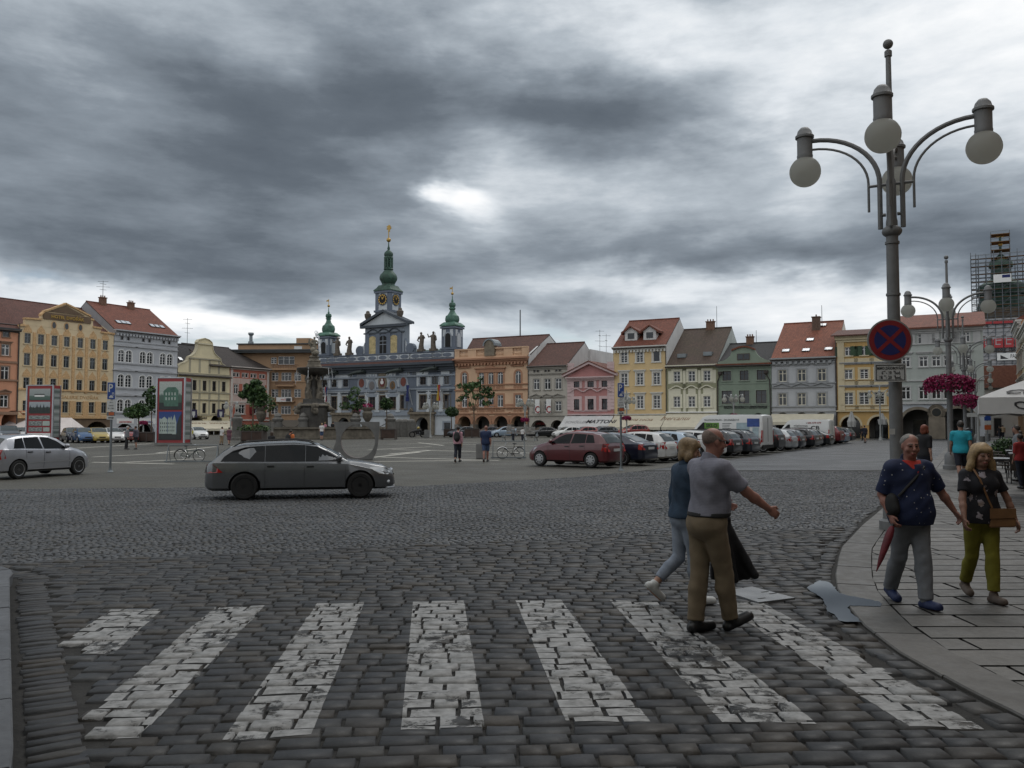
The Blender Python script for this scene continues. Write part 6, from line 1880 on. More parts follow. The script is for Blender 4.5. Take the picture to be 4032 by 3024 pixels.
for i in range(4):
 a=math.pi/4+i*math.pi/2+.25
 mb=MB();hh=(fz(690)-fz(1005))/1.86
 figure(mb,(math.cos(a)*fr_(235),math.sin(a)*fr_(235),fz(1005)),hh*1.02,a-math.pi/2,True,.06)
 mb.tube([(math.cos(a)*fr_(150),math.sin(a)*fr_(150),fz(880)),(math.cos(a)*fr_(215),math.sin(a)*fr_(215),fz(930)),(math.cos(a)*fr_(160),math.sin(a)*fr_(160),fz(1003))],[.25,.38,.45],7)
 mb.build('carved_giant',m_fst,r,True)
for i in range(4):
 a=math.pi/4+i*math.pi/2-.5
 mb=MB();rr=fr_(380);zc=fz(1130)
 for k_ in range(5):mb.ball((math.cos(a)*rr+random.uniform(-.35,.35),math.sin(a)*rr+random.uniform(-.35,.35),zc+random.uniform(-.5,.5)),(random.uniform(.3,.5),random.uniform(.3,.5),random.uniform(.3,.5)),8,6)
 mb.tube([(math.cos(a)*rr,math.sin(a)*rr,zc+.1),(math.cos(a)*(rr+.8),math.sin(a)*(rr+.8),zc-.25)],[.3,.12],7);mb.build('spout_mask',m_fst,r,True)
mb=MB();s_=(fz(160)-fz(415))/1.75
figure(mb,(0,0,fz(415)),s_,RAD(20),False);mb.ball((.35*s_*.5,-.3*s_,fz(380)),(.35*s_,.5*s_,.3*s_),9,7);mb.ball((.0,-.55*s_,fz(340)),.24*s_,8,6)
mb.tube([(-.3,0,fz(300)),(-.6,-.2,fz(240)),(-.55,-.3,fz(190))],[.2,.15,.1],6)
mb.build('top_statue',m_fpl,r,True)
m_spray=bpy.data.materials.new('water spray');m_spray.use_nodes=True
k=NT(m_spray.node_tree);p=k.N['Principled BSDF'];p.inputs['Base Color'].default_value=(.8,.82,.84,1);p.inputs['Roughness'].default_value=.5
k.put(p.inputs['Alpha'],k.mapr(k.noise(k.new('ShaderNodeTexCoord').outputs['Object'],3.5,4,.6),.38,.62,.05,.75))
mb=MB();zb_=fz(130)
mb.lathe([(.05,zb_-.4),(.18,fz(118)),(.26,fz(100)),(.20,fz(88)),(.05,fz(74))],(.25,-.1,0),10);mb.tube([(.25,-.1,fz(115)),(.62,-.3,fz(160)),(.72,-.35,fz(280)),(.85,-.4,fz(400))],[.12,.1,.13,.16],7)
mb.build('water_jet',m_spray,r,True)
for i in range(6):
 a=random.uniform(0,2*math.pi)
 mb=MB();rr=fr_(466);mb.tube([(math.cos(a)*rr,math.sin(a)*rr,fz(590)),(math.cos(a)*(rr+.12),math.sin(a)*(rr+.12),fz(690)),(math.cos(a)*(rr+.16),math.sin(a)*(rr+.16),fz(800))],[.05,.045,.02],5);mb.build('water_strand',m_spray,r,True)
posts=[]
for i,(zm_,xx_,yy_)in enumerate((('I',840,322),('I',945,304),('I',1187,304),('I',1330,300),('I',1680,300),('I',2010,296),('I',560,318))):
 g=gnd(zm_,xx_,yy_)
 if i==0:
  t=thing('stone_block','plain pale stone block beside the planter in front of the fountain','stone block',g);mb=MB().box(-.62,.62,-.45,.45,0,2.0);mb.build('block',m_stone,t);continue
 t=thing('stone_post','round topped stone post carrying a chain before the fountain','stone post',g,0,'stone posts round the fountain')
 s_=g.y/100*1.22
 mb=MB().lathe([(.62*s_,0),(.62*s_,.25),(.52*s_,.3),(.46*s_,2.1),(.55*s_,2.25),(.55*s_,2.45),(.35*s_,2.6),(.38*s_,2.8),(.2*s_,3.1),(.03,3.2)],nseg=12);mb.build('shaft',m_stone,t,True)
 posts.append(g)
posts.sort(key=lambda v_:v_.x)
for a,b in zip(posts,posts[1:]):
 t=thing('hanging_chain','sagging iron chain between two stone posts by the fountain','chain',a,0,'chains round the fountain')
 d=b-a
 mb=MB().tube([tuple(d*f+Vector((0,0,2.25-1.0*math.sin(math.pi*f))))for f in np.linspace(0,1,14)],.05,5);mb.build('links',m_gutter,t)
for xa,xb in((850,1170),(1200,1670),(1700,1890)):
 a,b=gnd('I',xa,290),gnd('I',xb,290)
 t=thing('stone_bench','long stone step bench running along the fountain basin','bench',a,math.atan2(b.y-a.y,b.x-a.x),'step benches along the fountain')
 L_=(b-a).length
 mb=MB().box(0,L_,-.1,.5,.62,.8);mb.build('seat',m_stone,t)
 for q in(.4,L_/2,L_-.4):mb=MB().box(q-.2,q+.2,0,.4,0,.62);mb.build('support',m_stone,t)
def urn(label,p,s_,flowers=True,leafy=0):
 t=thing('flower_urn',label,'urn',p,0,'stone urns on the fountain rim')
 mb=MB().lathe([(.5*s_,0),(.5*s_,.15*s_),(.25*s_,.3*s_),(.2*s_,.5*s_),(.42*s_,.85*s_),(.5*s_,1.3*s_),(.36*s_,1.5*s_),(.55*s_,1.75*s_),(.55*s_,1.85*s_),(.2*s_,1.8*s_)],nseg=14);mb.build('vase',m_fst,t,True)
 if leafy:leaves('foliage',crown_pts([((0,0,2.4*s_),(1.3*s_,1.3*s_,.75*s_)),((.7*s_,0,2.0*s_),(.8*s_,.8*s_,.6*s_))],leafy),.22,m_leafA,t,(.3,.4,.3))
 if flowers:leaves('flowers',crown_pts([((0,0,1.98*s_),(.5*s_,.5*s_,.25*s_))],160),.14,m_magenta,t,(.6,.2,.2))
q=gnd('I',780,300);urn('stone urn with trailing shrub and pink flowers left of the fountain',Vector((q.x,q.y+.3,1.4)),1.35,True,500)
q=gnd('I',1790,300);urn('slender stone urn with red flowers right of the concrete ring',Vector((q.x,q.y+.3,1.42)),1.35)
q=gnd('I',1682,296);urn('broad stone urn behind the concrete ring, plant growing tall from it',Vector((q.x,q.y+.5,1.42)),1.1)
def planter(label,p,w,hgt,rz=0,d=1.6,n_=2):
 t=thing('planter_box',label,'planter',p,rz,'rust brown planter boxes')
 for i in range(n_):
  x0=-w/2+i*w/n_
  mb=MB().box(x0+.02,x0+w/n_-.02,-d/2,d/2,.12,hgt);mb.build('panel',m_rust,t)
 mb=MB()
 for x0 in np.linspace(-w/2,w/2,n_+1):mb.box(x0-.05,x0+.05,-d/2-.03,d/2+.03,0,hgt+.03)
 mb.box(-w/2,w/2,-d/2-.04,-d/2,hgt-.08,hgt+.035);mb.build('frame',m_gutter,t)
 return t
def px_len(zm_,wx,d):return wx/ZM[zm_][2]*d/F
def planter_px(label,zm_,x0,x1,yt,yb,n_=2):
 g=gnd(zm_,(x0+x1)/2,yb);w=px_len(zm_,x1-x0,g.y);hh=px_len(zm_,yb-yt,g.y)
 planter(label,g+Vector((0,.8,0)),w,hh,0,1.6,n_);return g+Vector((0,.8,0)),hh
pA,hA=planter_px('rust brown planter with young tree, in front of the fountain left side','I',600,795,235,335)
pB,hB=planter_px('rust brown planter right behind the concrete ring','C',528,632,1566,1642,1)
pC,hC=planter_px('rust brown planter with a ball tree left of the backpacker','J',650,808,380,488)
pD,hD=planter_px('rust brown planter with a thin tree behind the man in blue','J',930,1128,376,496)
pE,hE=planter_px('rust brown planter behind two talking men, under the broad green tree','H',1590,1765,180,293)
def lump(zm_,cx,cy,rx,ry,d,base):
 c=at(zm_,cx,cy,d);s_=d/F/ZM[zm_][2]
 return((c.x-base.x,0,c.z-base.z),(rx*s_,rx*s_*.9,ry*s_))
def lumps_px(zm_,base,lst):
 out=[]
 for(cx,cy,rx,ry)in lst:
  l=lump(zm_,cx,cy,rx,ry,base.y,base);out.append((l[0][:1]+(random.uniform(-.3,.3),)+l[0][2:],l[1]))
 return out
zt=lambda zm_,y_,p:at(zm_,0,y_,p.y).z
b=Vector((at('B',1050,1440,pA.y).x,pA.y,hA-.1))
tree('young_tree','young broad leaved tree with ragged crown in planter left of the fountain',b,zt('B',1140,b)-b.z,lumps_px('B',b,[(1085,920,65,55),(1020,1000,70,60),(1130,1000,75,60),(945,1050,65,45),(1170,1080,70,55),(1060,1080,80,50),(1130,1150,60,40),(990,960,40,40)]),1500,.26,rt=.09)
leaves('shrub',crown_pts([((pA.x,pA.y,hA+.25),(1.6,.8,.5))],500),.16,m_leafA)
tag(COL.objects['shrub'],'low green shrubs filling the planter left of the fountain','shrub')
b=Vector((at('C',570,1500,pB.y).x,pB.y,hB-.1))
tree('ball_tree','small dense ball tree staked beside the town hall portal',b,zt('C',1415,b)-b.z,lumps_px('C',b,[(568,1370,45,38),(540,1380,28,26),(598,1375,26,26),(570,1400,40,22)]),1100,.18,rt=.06,mats=m_leafA,wts=(.55,.35,.1))
b=Vector((at('J',750,380,pC.y).x,pC.y,hC-.1))
tree('ball_tree','small dense ball tree in front of the town hall right corner',b,zt('J',205,b)-b.z,lumps_px('J',b,[(755,130,85,55),(700,145,45,38),(815,150,45,40),(760,175,80,35)]),1300,.18,rt=.07,wts=(.6,.35,.05))
b=Vector((at('D',255,1500,pD.y).x,pD.y,hD-.1))
tree('thin_tree','thin leafed young tree with wide open crown before the peach palace',b,zt('D',1290,b)-b.z,lumps_px('D',b,[(330,940,40,40),(250,1000,90,40),(120,1010,60,35),(380,1050,80,45),(200,1060,70,35),(90,1160,40,35),(440,1110,60,45),(300,1130,80,35),(160,1130,50,30),(400,1210,60,30),(220,1220,40,20)]),620,.30,rt=.09,wts=(.25,.5,.25))
b=pE+Vector((0,0,hE-.1));b=Vector((at('A',1130,1240,pE.y).x,pE.y,hE-.1))
tree('broad_tree','flat broad crowned green tree in front of the grey house',b,zt('A',1135,b)-b.z,lumps_px('A',b,[(1060,1080,45,40),(1125,1060,70,48),(1190,1085,45,38),(1110,1105,80,28),(1150,1040,40,26)]),1500,.2,rt=.08,wts=(.35,.4,.25))
b=Vector((at('A',1235,1240,pE.y+3).x,pE.y+3,0))
tree('sparse_tree','sparse dark leaved young tree half hidden by the large photo board',b,zt('A',1090,b)-b.z,lumps_px('A',b,[(1240,900,40,30),(1205,940,35,28),(1250,980,50,40),(1215,1030,40,30),(1270,1050,40,40)]),260,.30,rt=.06,wts=(.6,.3,.1))
b=Vector((at('C',330,1450,fc.y+3).x,fc.y+3,1.4))
tree('leafy_plant','tall leafy plant growing from an urn in front of the town hall',b,zt('C',1420,b)-b.z,lumps_px('C',b,[(340,1280,45,30),(320,1330,45,30),(260,1390,40,30),(380,1370,45,30),(330,1400,50,25)]),380,.28,rt=.06,wts=(.2,.5,.3))
for k_,(xx_,yb)in enumerate(((610,1610),(660,1610),(700,1610),(750,1610))):
 q=gnd('C',xx_,1622);s_=q.y/100
 t=thing('carved_post','short carved stone pillar in front of the town hall ground floor','stone pillar',q,.2*k_,'stone pillars before the town hall')
 mb=MB().box(-.55*s_,.55*s_,-.5,.5,0,1.9+.1*(k_%2));mb.ball((.1,0,2.1),(.5*s_,.45,.4),8,6);mb.build('shaft',m_stone,t)
m_redf=mat('red painted frame',(.26,.025,.028),.45,var=.12,vs=2);m_alu=mat('aluminium edge',(.42,.44,.46),.35,.7,var=.1)
def scene_print(name,kind):
 m_=bpy.data.materials.new(name);m_.use_nodes=True
 k=NT(m_.node_tree);p=k.N['Principled BSDF'];p.inputs['Roughness'].default_value=.35
 tc_=k.new('ShaderNodeTexCoord').outputs['Generated'];x,y,z=k.sep(tc_)
 n1=k.noise(k.comb(x,z,0),6,5,.6);n2=k.noise(k.comb(x,z,3),22,4,.6)
 zz_=k.m('ADD',z,k.m('MULTIPLY',k.m('SUBTRACT',n1,.5),.22))
 if kind=='old':
  c=k.ramp(zz_,[(0,(.03,.07,.045)),(.25,(.05,.11,.075)),(.5,(.07,.13,.10)),(.56,(.40,.46,.42)),(1,(.46,.50,.46))])
 elif kind=='field':
  c=k.ramp(zz_,[(0,(.05,.10,.08)),(.35,(.10,.16,.13)),(.42,(.30,.34,.33)),(1,(.38,.41,.40))])
 elif kind=='trees':
  c=k.ramp(zz_,[(0,(.02,.035,.025)),(.5,(.03,.05,.035)),(.56,(.33,.37,.40)),(1,(.40,.44,.46))])
 elif kind=='blue':
  c=k.ramp(z,[(0,(.012,.012,.014)),(.22,(.02,.02,.02)),(.26,(.05,.10,.25)),(1,(.010,.045,.22))])
 else:
  c=k.ramp(n1,[(0,(.05,.06,.06)),(.45,(.12,.15,.14)),(.55,(.35,.37,.36)),(1,(.45,.46,.44))])
 c=k.mix(k.mapr(n2,.35,.7,0,.35),c,(.03,.04,.035))
 k.put(p.inputs['Base Color'],c)
 return m_
pr_old,pr_field,pr_trees,pr_blue,pr_mix=[scene_print('print '+a,a)for a in('old','field','trees','blue','mix')]
m_prw=mat('print pale facade',(.36,.42,.38),.4,var=.2,vs=3);m_prg=mat('print green house',(.06,.14,.10),.4,var=.3,vs=3);m_prd=mat('print dark shape',(.02,.025,.025),.4,var=.2)
def board(label,zm_,x0,x1,yt,yb,panels,xs1,d=None):
 g=gnd(zm_,(x0+x1)/2,yb)if d is None else Vector((at(zm_,(x0+x1)/2,1300,d).x,d,0))
 s_=g.y/F/ZM[zm_][2]
 w=(x1-x0)*s_;hh=at(zm_,0,yt,g.y).z
 t=thing('photo_board',label,'display board',g,RAD(-6))
 D=1.1
 mb=MB().box(-w/2,w/2,0,D,.22,hh);mb.build('core',m_redf,t)
 mb=MB().box(-w/2-.12,w/2+.12,-.1,D+.1,0,.22);mb.build('base',m_metal,t)
 mb=MB()
 for xx_ in(-w/2,w/2):
  for yy_ in(0,D):mb.box(xx_-.06,xx_+.06,yy_-.06,yy_+.06,.22,hh+.05)
 mb.box(-w/2,w/2,-.05,0,hh-.02,hh+.06);mb.build('edge_rails',m_alu,t)
 for(a,b,c0,c1,m__)in panels:
  za,zb2=hh-(hh-.22)*a,hh-(hh-.22)*b
  xa,xb=-w/2+w*c0,-w/2+w*c1
  q=MB().box(xa,xb,-.035,-.003,zb2,za);o=q.build('photo_panel',m__,t)
  if m__ is pr_old:
   q=MB();W_=xb-xa;Hh=za-zb2
   q.prism([(xa+W_*.22,zb2+Hh*.12),(xa+W_*.85,zb2+Hh*.12),(xa+W_*.85,zb2+Hh*.68),(xa+W_*.72,zb2+Hh*.80),(xa+W_*.38,zb2+Hh*.80),(xa+W_*.18,zb2+Hh*.66)],-.042,-.036,0)
   for i in range(4):
    for j in range(2):q.box(xa+W_*(.28+i*.13),xa+W_*(.34+i*.13),-.046,-.043,zb2+Hh*(.34+j*.17),zb2+Hh*(.44+j*.17),1)
   q.box(xa,xb,-.041,-.036,zb2,zb2+Hh*.25,2);q.build('printed_house',[m_prg,m_prw,m_prd],o)
  if m__ is pr_blue:
   q=MB();W_=xb-xa;Hh=za-zb2;f=lambda a_,b_:(xa+W_*a_,zb2+Hh*b_)
   q.prism([f(.03,.22),f(.38,.22),f(.38,.72),f(.25,.82),f(.12,.74),f(.03,.76)],-.042,-.036,0)
   q.prism([f(.40,.22),f(.60,.22),f(.60,.70),f(.55,.84),f(.5,.74),f(.45,.82),f(.40,.72)],-.042,-.036,0)
   q.prism([f(.60,.20),f(.78,.20),f(.78,.62),f(.69,.90),f(.60,.66)],-.043,-.036,0)
   q.prism([f(.80,.2),f(1,.1),f(1,.92),f(.9,.8),f(.80,.55)],-.042,-.036,1)
   for i in range(8):
    for j in range(3):q.box(xa+W_*(.07+i*.085),xa+W_*(.10+i*.085),-.047,-.044,zb2+Hh*(.3+j*.13),zb2+Hh*(.36+j*.13),2)
   q.box(xa+W_*.1,xa+W_*.8,-.046,-.044,zb2+Hh*.04,zb2+Hh*.2,2);q.build('printed_houses',[m_prw,m_prd,m_prd],o)
  if m__ is pr_field:
   q=MB();W_=xb-xa;Hh=za-zb2;q.box(xa+W_*.25,xa+W_*.72,-.042,-.036,zb2+Hh*.3,zb2+Hh*.45,0);q.prism([(xa+W_*.22,zb2+Hh*.45),(xa+W_*.75,zb2+Hh*.45),(xa+W_*.7,zb2+Hh*.55),(xa+W_*.27,zb2+Hh*.55)],-.042,-.036,1);q.build('printed_house',[m_white,m_prd],o)
  if m__ is pr_trees:
   q=MB();W_=xb-xa;Hh=za-zb2
   for i in range(6):
    a_=xa+W_*(.06+i*.16);tt=zb2+Hh*random.uniform(.55,.95);q.prism([(a_-W_*.08,zb2+Hh*.1),(a_+W_*.08,zb2+Hh*.1),(a_,tt)],-.044+i*.0004,-.036,0)
   q.build('printed_trees',[m_prd],o)
 q=MB().box(w/2+.003,w/2+.03,.12,D-.12,.5,hh-.3);q.build('side_panel',pr_mix,t)
 return t
board('large photo board in red frame showing an old green house above a blue sky street','A',1268,1507,805,1356,[(.055,.49,.09,.90,pr_old),(.52,.955,.09,.90,pr_blue)],1530)
board('smaller photo board in red frame with five stacked pictures, before the hotel','A',204,432,866,1330,[(.06,.27,.10,.90,pr_field),(.30,.51,.10,.90,pr_trees),(.55,.62,.10,.90,pr_mix),(.65,.735,.10,.60,pr_mix),(.65,.735,.63,.9,m_prw),(.765,.84,.10,.62,pr_mix),(.765,.84,.66,.9,m_prw),(.87,.97,.06,.94,m_white)],490,82)
m_blue=mat('sign blue',(.016,.055,.24),.45,var=.05);m_plate=mat('white sign sheet',(.50,.51,.50),.5,var=.08);m_orange=mat('orange sign field',(.42,.10,.03),.5,var=.05)
def parking_sign(label,base,ztop,w,rz=0,car=True):
 t=thing('parking_sign',label,'parking sign',base,rz)
 mb=MB().tube([(0,0,0),(0,0,ztop-.02)],.042,10);mb.lathe([(.12,0),(.07,.07),(.05,.16)],nseg=10);mb.build('pole',m_pole,t)
 y_=-.06;z1_=ztop;hP=w*2.15
 mb=MB().box(-w/2,w/2,y_,y_+.02,z1_-hP,z1_);o=mb.build('parking_plate',m_plate,t)
 mb=MB().box(-w/2+.015,w/2-.015,y_-.006,y_-.001,z1_-hP+.015,z1_-.015);mb.build('blue_field',m_blue,o)
 mb=MB();text_into(mb,'P',-w*.06,z1_-hP*.56,h=hP*.46,w=w*.52,y=y_-.007,thick=.004)
 mb.box(w*.1,w*.36,y_-.010,y_-.007,z1_-hP*.76,z1_-hP*.6);mb.build('letter_p',m_plate,o)
 mb=MB().box(w*.15,w*.31,y_-.014,y_-.011,z1_-hP*.73,z1_-hP*.65)
 mb.build('meter_field',m_blue,o)
 if car:mb=MB();zc=z1_-hP*.9;mb.prism([(-w*.25,zc),(w*.25,zc),(w*.25,zc+.05),(w*.14,zc+.06),(w*.08,zc+.10),(-w*.1,zc+.10),(-w*.16,zc+.06),(-w*.25,zc+.05)],y_-.010,y_-.007);mb.build('car_symbol',m_plate,o)
 z2=z1_-hP-.03;h2=w*1.35
 mb=MB().box(-w/2,w/2,y_,y_+.02,z2-h2,z2);o=mb.build('hours_plate',m_plate,t)
 mb=MB()
 for i,tx in enumerate(('JEN','DENNĚ','8-18h')):text_into(mb,tx,0,z2-h2*(.26+.27*i),h=h2*.13,w=w*(.4+.15*i),y=y_-.001,thick=.003)
 mb.build('lettering',m_ink,o)
 z3=z2-h2-.02;h3=w*.5
 mb=MB().box(-w/2,w/2,y_,y_+.02,z3-h3,z3);o=mb.build('zone_plate',m_pole,t);mb=MB().box(-w*.25,w*.38,y_-.006,y_-.001,z3-h3*.85,z3-h3*.1);mb.build('orange_field',m_orange,o)
 z4=z3-h3-.01;h4=w*.42
 mb=MB().box(-w/2,w/2,y_,y_+.02,z4-h4,z4);o=mb.build('arrow_plate',m_plate,t);mb=MB().box(-w*.3,w*.3,y_-.006,y_-.001,z4-h4*.65,z4-h4*.35);mb.prism([(w*.2,z4-h4*.85),(w*.38,z4-h4*.5),(w*.2,z4-h4*.15)][::1],y_-.0065,y_-.001);mb.build('arrow',m_ink,o)
 return t
b=gnd('A',900,1573)
parking_sign('blue parking sign on a pole left, beside the silver hatchback',b,at('A',920,840,b.y).z,.31,RAD(4))
b=gnd('K',1282,797)
parking_sign('blue parking sign on a pole beside the dark red hatchback',b,at('E',195,918,b.y).z,.27,RAD(3))
b=gnd('I',1690,505);s_=b.y/F/ZM['I'][2]
t=thing('ring_sculpture','grey concrete slab sculpture pierced by a large round hole','sculpture',b+Vector((0,.1,0)),RAD(8))
X_=lambda x_:(x_-1690)*s_;Z_=lambda y_:(505-y_)*s_+.0
outer=[(1475,148),(1945,148),(1940,200),(1925,300),(1905,400),(1868,470),(1840,505),(1540,505),(1462,452),(1465,420),(1500,340),(1505,300),(1492,220)]
outer=[(1472,148),(1900,148),(1902,200),(1893,300),(1885,380),(1868,450),(1838,505),(1545,505),(1462,452),(1464,425),(1490,350),(1500,300),(1492,225)]
cx,cy,rr=1700,330,160
import itertools
ring=[(cx+rr*math.cos(a),cy-rr*math.sin(a))for a in np.linspace(0,2*math.pi,48,endpoint=False)]
def hit(a):
 d=Vector((math.cos(a),-math.sin(a)));best=None
 for p0,p1 in zip(outer,outer[1:]+outer[:1]):
  e=Vector((p1[0]-p0[0],p1[1]-p0[1]));r0=Vector((p0[0]-cx,p0[1]-cy))
  den=d.x*e.y-d.y*e.x
  if abs(den)<1e-9:continue
  tt=(r0.x*e.y-r0.y*e.x)/den;uu=(r0.x*d.y-r0.y*d.x)/den
  if tt>0 and-1e-6<=uu<=1+1e-6 and(best is None or tt>best):best=tt
 return(cx+d.x*best,cy+d.y*best)
angs=sorted(list(np.linspace(0,2*math.pi,64,endpoint=False))+[math.atan2(cy-q[1],q[0]-cx)%(2*math.pi)for q in outer])
mb=MB();mr=MB()
TH_=.62
for a0,a1 in zip(angs,angs[1:]+[angs[0]+2*math.pi]):
 i0,i1=(cx+rr*math.cos(a0),cy-rr*math.sin(a0)),(cx+rr*math.cos(a1),cy-rr*math.sin(a1))
 o0,o1=hit(a0),hit(a1)
 P3=lambda q,y_:(X_(q[0]),y_,Z_(q[1]))
 fl=lambda q:.10*max(0,(q[0]-1690)/200)
 mb.poly([P3(i0,0),P3(o0,0),P3(o1,0),P3(i1,0)][::-1]if False else[P3(i0,0),P3(i1,0),P3(o1,0),P3(o0,0)][::-1])
 mb.poly([P3(i0,TH_),P3(i1,TH_),P3(o1,TH_),P3(o0,TH_)])
 mb.poly([P3(o0,0),P3(o0,TH_),P3(o1,TH_),P3(o1,0)][::-1])
 mr.poly([P3(i0,0),P3(i0,TH_),P3(i1,TH_),P3(i1,0)])
mb.build('slab',m_conc,t);mr.build('hole_lining',mat('ring inner face',(.16,.13,.125),.85,var=.2,vs=3),t)
def conc_bin(label,zm_,x0,x1,yt,yb,round_=False,z0=0):
 g=gnd(zm_,(x0+x1)/2,yb,z0);w=px_len(zm_,x1-x0,g.y);hh=px_len(zm_,yb-yt,g.y)
 t=thing('concrete_bin',label,'litter bin',g+Vector((0,w/2,0)))
 mb=MB()
 if round_:mb.lathe([(w*.44,0),(w*.5,hh*.9),(w*.5,hh),(w*.42,hh),(w*.40,hh*.8)],nseg=16)
 else:
  mb.lathe([(w*.46,0),(w*.5,.05),(w*.5,hh-.06),(w*.46,hh),(w*.3,hh),(w*.3,hh-.12)],sq=True,rot=0)
 mb.build('body',m_conc,t);return t
conc_bin('square concrete litter bin beside the man in dark blue','J',1085,1225,580,788)
conc_bin('square concrete litter bin in front of the town hall portal','J',380,448,390,498)
conc_bin('round concrete litter bin by the right pavement, nearer one','N',880,938,228,312,True,ZP)
conc_bin('round concrete litter bin by the right pavement, farther one','N',935,976,208,265,True,ZP)
a,b=gnd('J',1430,535),gnd('J',1905,540)
t=thing('slatted_bench','long grey slatted bench with three backrests in the square','bench',(a+b)/2,math.atan2(b.y-a.y,b.x-a.x));L_=(b-a).length
sh=px_len('J',540-482,a.y);bh=px_len('J',540-430,a.y)
mb=MB()
for i in range(4):mb.box(-L_/2,L_/2,i*.14,i*.14+.11,sh-.06,sh)
mb.build('seat',mat('weathered grey wood',(.20,.19,.175),.8,var=.25,vs=4),t)
for k_ in range(3):
 x0=-L_*.42+k_*L_*.28
 mb=MB()
 for i in range(3):mb.box(x0,x0+L_*.26,.55+i*.02,.59+i*.02,sh+.25+i*.28,sh+.48+i*.28)
 mb.build('backrest',MATS['weathered grey wood'],t)
for q in(-.46,-.2,.1,.46):
 mb=MB().tube([(q*L_,-.05,0),(q*L_,.1,sh-.06)],.05,6);mb.tube([(q*L_,.65,0),(q*L_,.45,sh-.06),(q*L_,.62,bh)],.05,6);mb.build('leg',m_pole,t)
def bike_rack(label,zm_,x0,x1,yt,yb):
 a,b=gnd(zm_,x0,yb),gnd(zm_,x1,yb);L_=(b-a).length;hh=px_len(zm_,yb-yt,a.y)
 t=thing('bicycle_rack',label,'bicycle rack',(a+b)/2,math.atan2(b.y-a.y,b.x-a.x),'bicycle racks')
 mb=MB().box(-L_/2,L_/2,.0,.06,.03,.09);mb.box(-L_/2,L_/2,.45,.51,.03,.07);mb.build('ground_rail',m_pole,t)
 mb=MB().tube([(-L_/2+.1,.25,hh),(L_/2-.1,.25,hh)],.022,8);mb.build('top_rail',m_pole,t)
 for q in(-L_/2+.1,L_/2-.1):
  mb=MB().tube([(q-.0,.0,0),(q,.25,hh)],.025,6);mb.tube([(q,.5,0),(q,.25,hh)],.016,6);mb.build('end_frame',m_pole,t)
 return t
bike_rack('steel bicycle rack left of the dark grey estate car','I',-130,380,370,532)
bike_rack('steel bicycle rack left of the dark red hatchback','J',1290,1770,545,782)
m_tyre=mat('tyre rubber',(.012,.012,.012),.85,var=.2,vs=8);m_chrome=mat('chrome',(.55,.56,.57),.18,1,var=0);m_blk=mat('black plastic',(.012,.012,.013),.5,var=0)
def bicycle(label,p,rz,s_,m_frame,mud=True):
 t=thing('bicycle',label,'bicycle',p,rz)
 R_=.34*s_;wb=.53*s_
 for k_,x0 in(('front',wb),('rear',-wb)):
  mb=MB().tube([(x0+R_*math.cos(a),0,R_+R_*math.sin(a))for a in np.linspace(0,2*math.pi,29)],.019*s_,6,0,False);w=mb.build('wheel',m_tyre,t,True)
  mb=MB()
  for a in np.linspace(0,math.pi,9)[:-1]:mb.tube([(x0+R_*math.cos(a),0,R_+R_*math.sin(a)),(x0-R_*math.cos(a),0,R_-R_*math.sin(a))],.0022,3,0,False)
  mb.tube([(x0,-.04,R_),(x0,.04,R_)],.03,8);mb.build('spokes',m_chrome,w)
  if mud:
   mb=MB();rr_=R_+.035
   rng_=np.linspace(RAD(20),RAD(175),10)if k_=='rear' else np.linspace(RAD(40),RAD(150),8)
   if k_=='rear':rng_=np.linspace(RAD(35),RAD(190),10)
   mb.tube([(x0+rr_*math.cos(a),0,R_+rr_*math.sin(a))for a in rng_],.022,5);mb.build('mudguard',m_chrome,t)
 f=lambda x_,z_:(x_*s_,0,z_*s_)
 mb=MB()
 bb=f(-.07,.29);seat=f(-.2,.78);head=f(.36,.78);headl=f(.40,.62)
 for a,b in((bb,seat),(bb,headl),(f(-.16,.62),headl),(seat,f(-.53,.34)),(bb,f(-.53,.34)),(head,headl),(headl,f(.53,.34))):mb.tube([a,b],.017*s_,6)
 mb.build('frame',m_frame,t,True)
 mb=MB().tube([f(.36,.78),f(.34,.98)],.012,6);mb.tube([(.30*s_,-.26,.98*s_),(.36*s_,-.1,1.0*s_),(.36*s_,.1,1.0*s_),(.30*s_,.26,.98*s_)],.013,6);mb.build('handlebar',m_chrome,t,True)
 mb=MB().tube([seat,f(-.22,.90)],.013,6);mb.ball((-.24*s_,0,.93*s_),(.14*s_,.08,.04),10,6);mb.build('saddle',m_blk,t,True)
 mb=MB().lathe([(.085,-.01),(.085,.01)],(bb[0],.045,bb[2]),14,axis='y');mb.tube([(bb[0],.06,bb[2]),(bb[0]+.12,.06,bb[2]-.12)],.01,5);mb.tube([(bb[0],-.06,bb[2]),(bb[0]-.12,-.06,bb[2]+.12)],.01,5);mb.build('crank',m_chrome,t)
 mb=MB().box(-.75*s_,-.35*s_,-.06,.06,.74*s_,.76*s_);mb.tube([(-.7*s_,0,.74*s_),(-.53*s_,0,.34*s_)],.008,5);mb.build('carrier',m_chrome,t)
 return t
b=gnd('J',1560,782);bicycle('black city bicycle with chrome mudguards in the rack by the red hatchback',b+Vector((0,.1,0)),math.pi+RAD(10),b.y/F*390/3.456/1.78*1.0,mat('black bicycle frame',(.02,.02,.02),.35,var=0))
b=gnd('I',105,522);bicycle('dark green bicycle in the rack left of the estate car',b+Vector((0,.1,0)),RAD(6),b.y/F*285/2.4043/1.78*1.0,mat('green bicycle frame',(.02,.06,.045),.35,var=0),True)
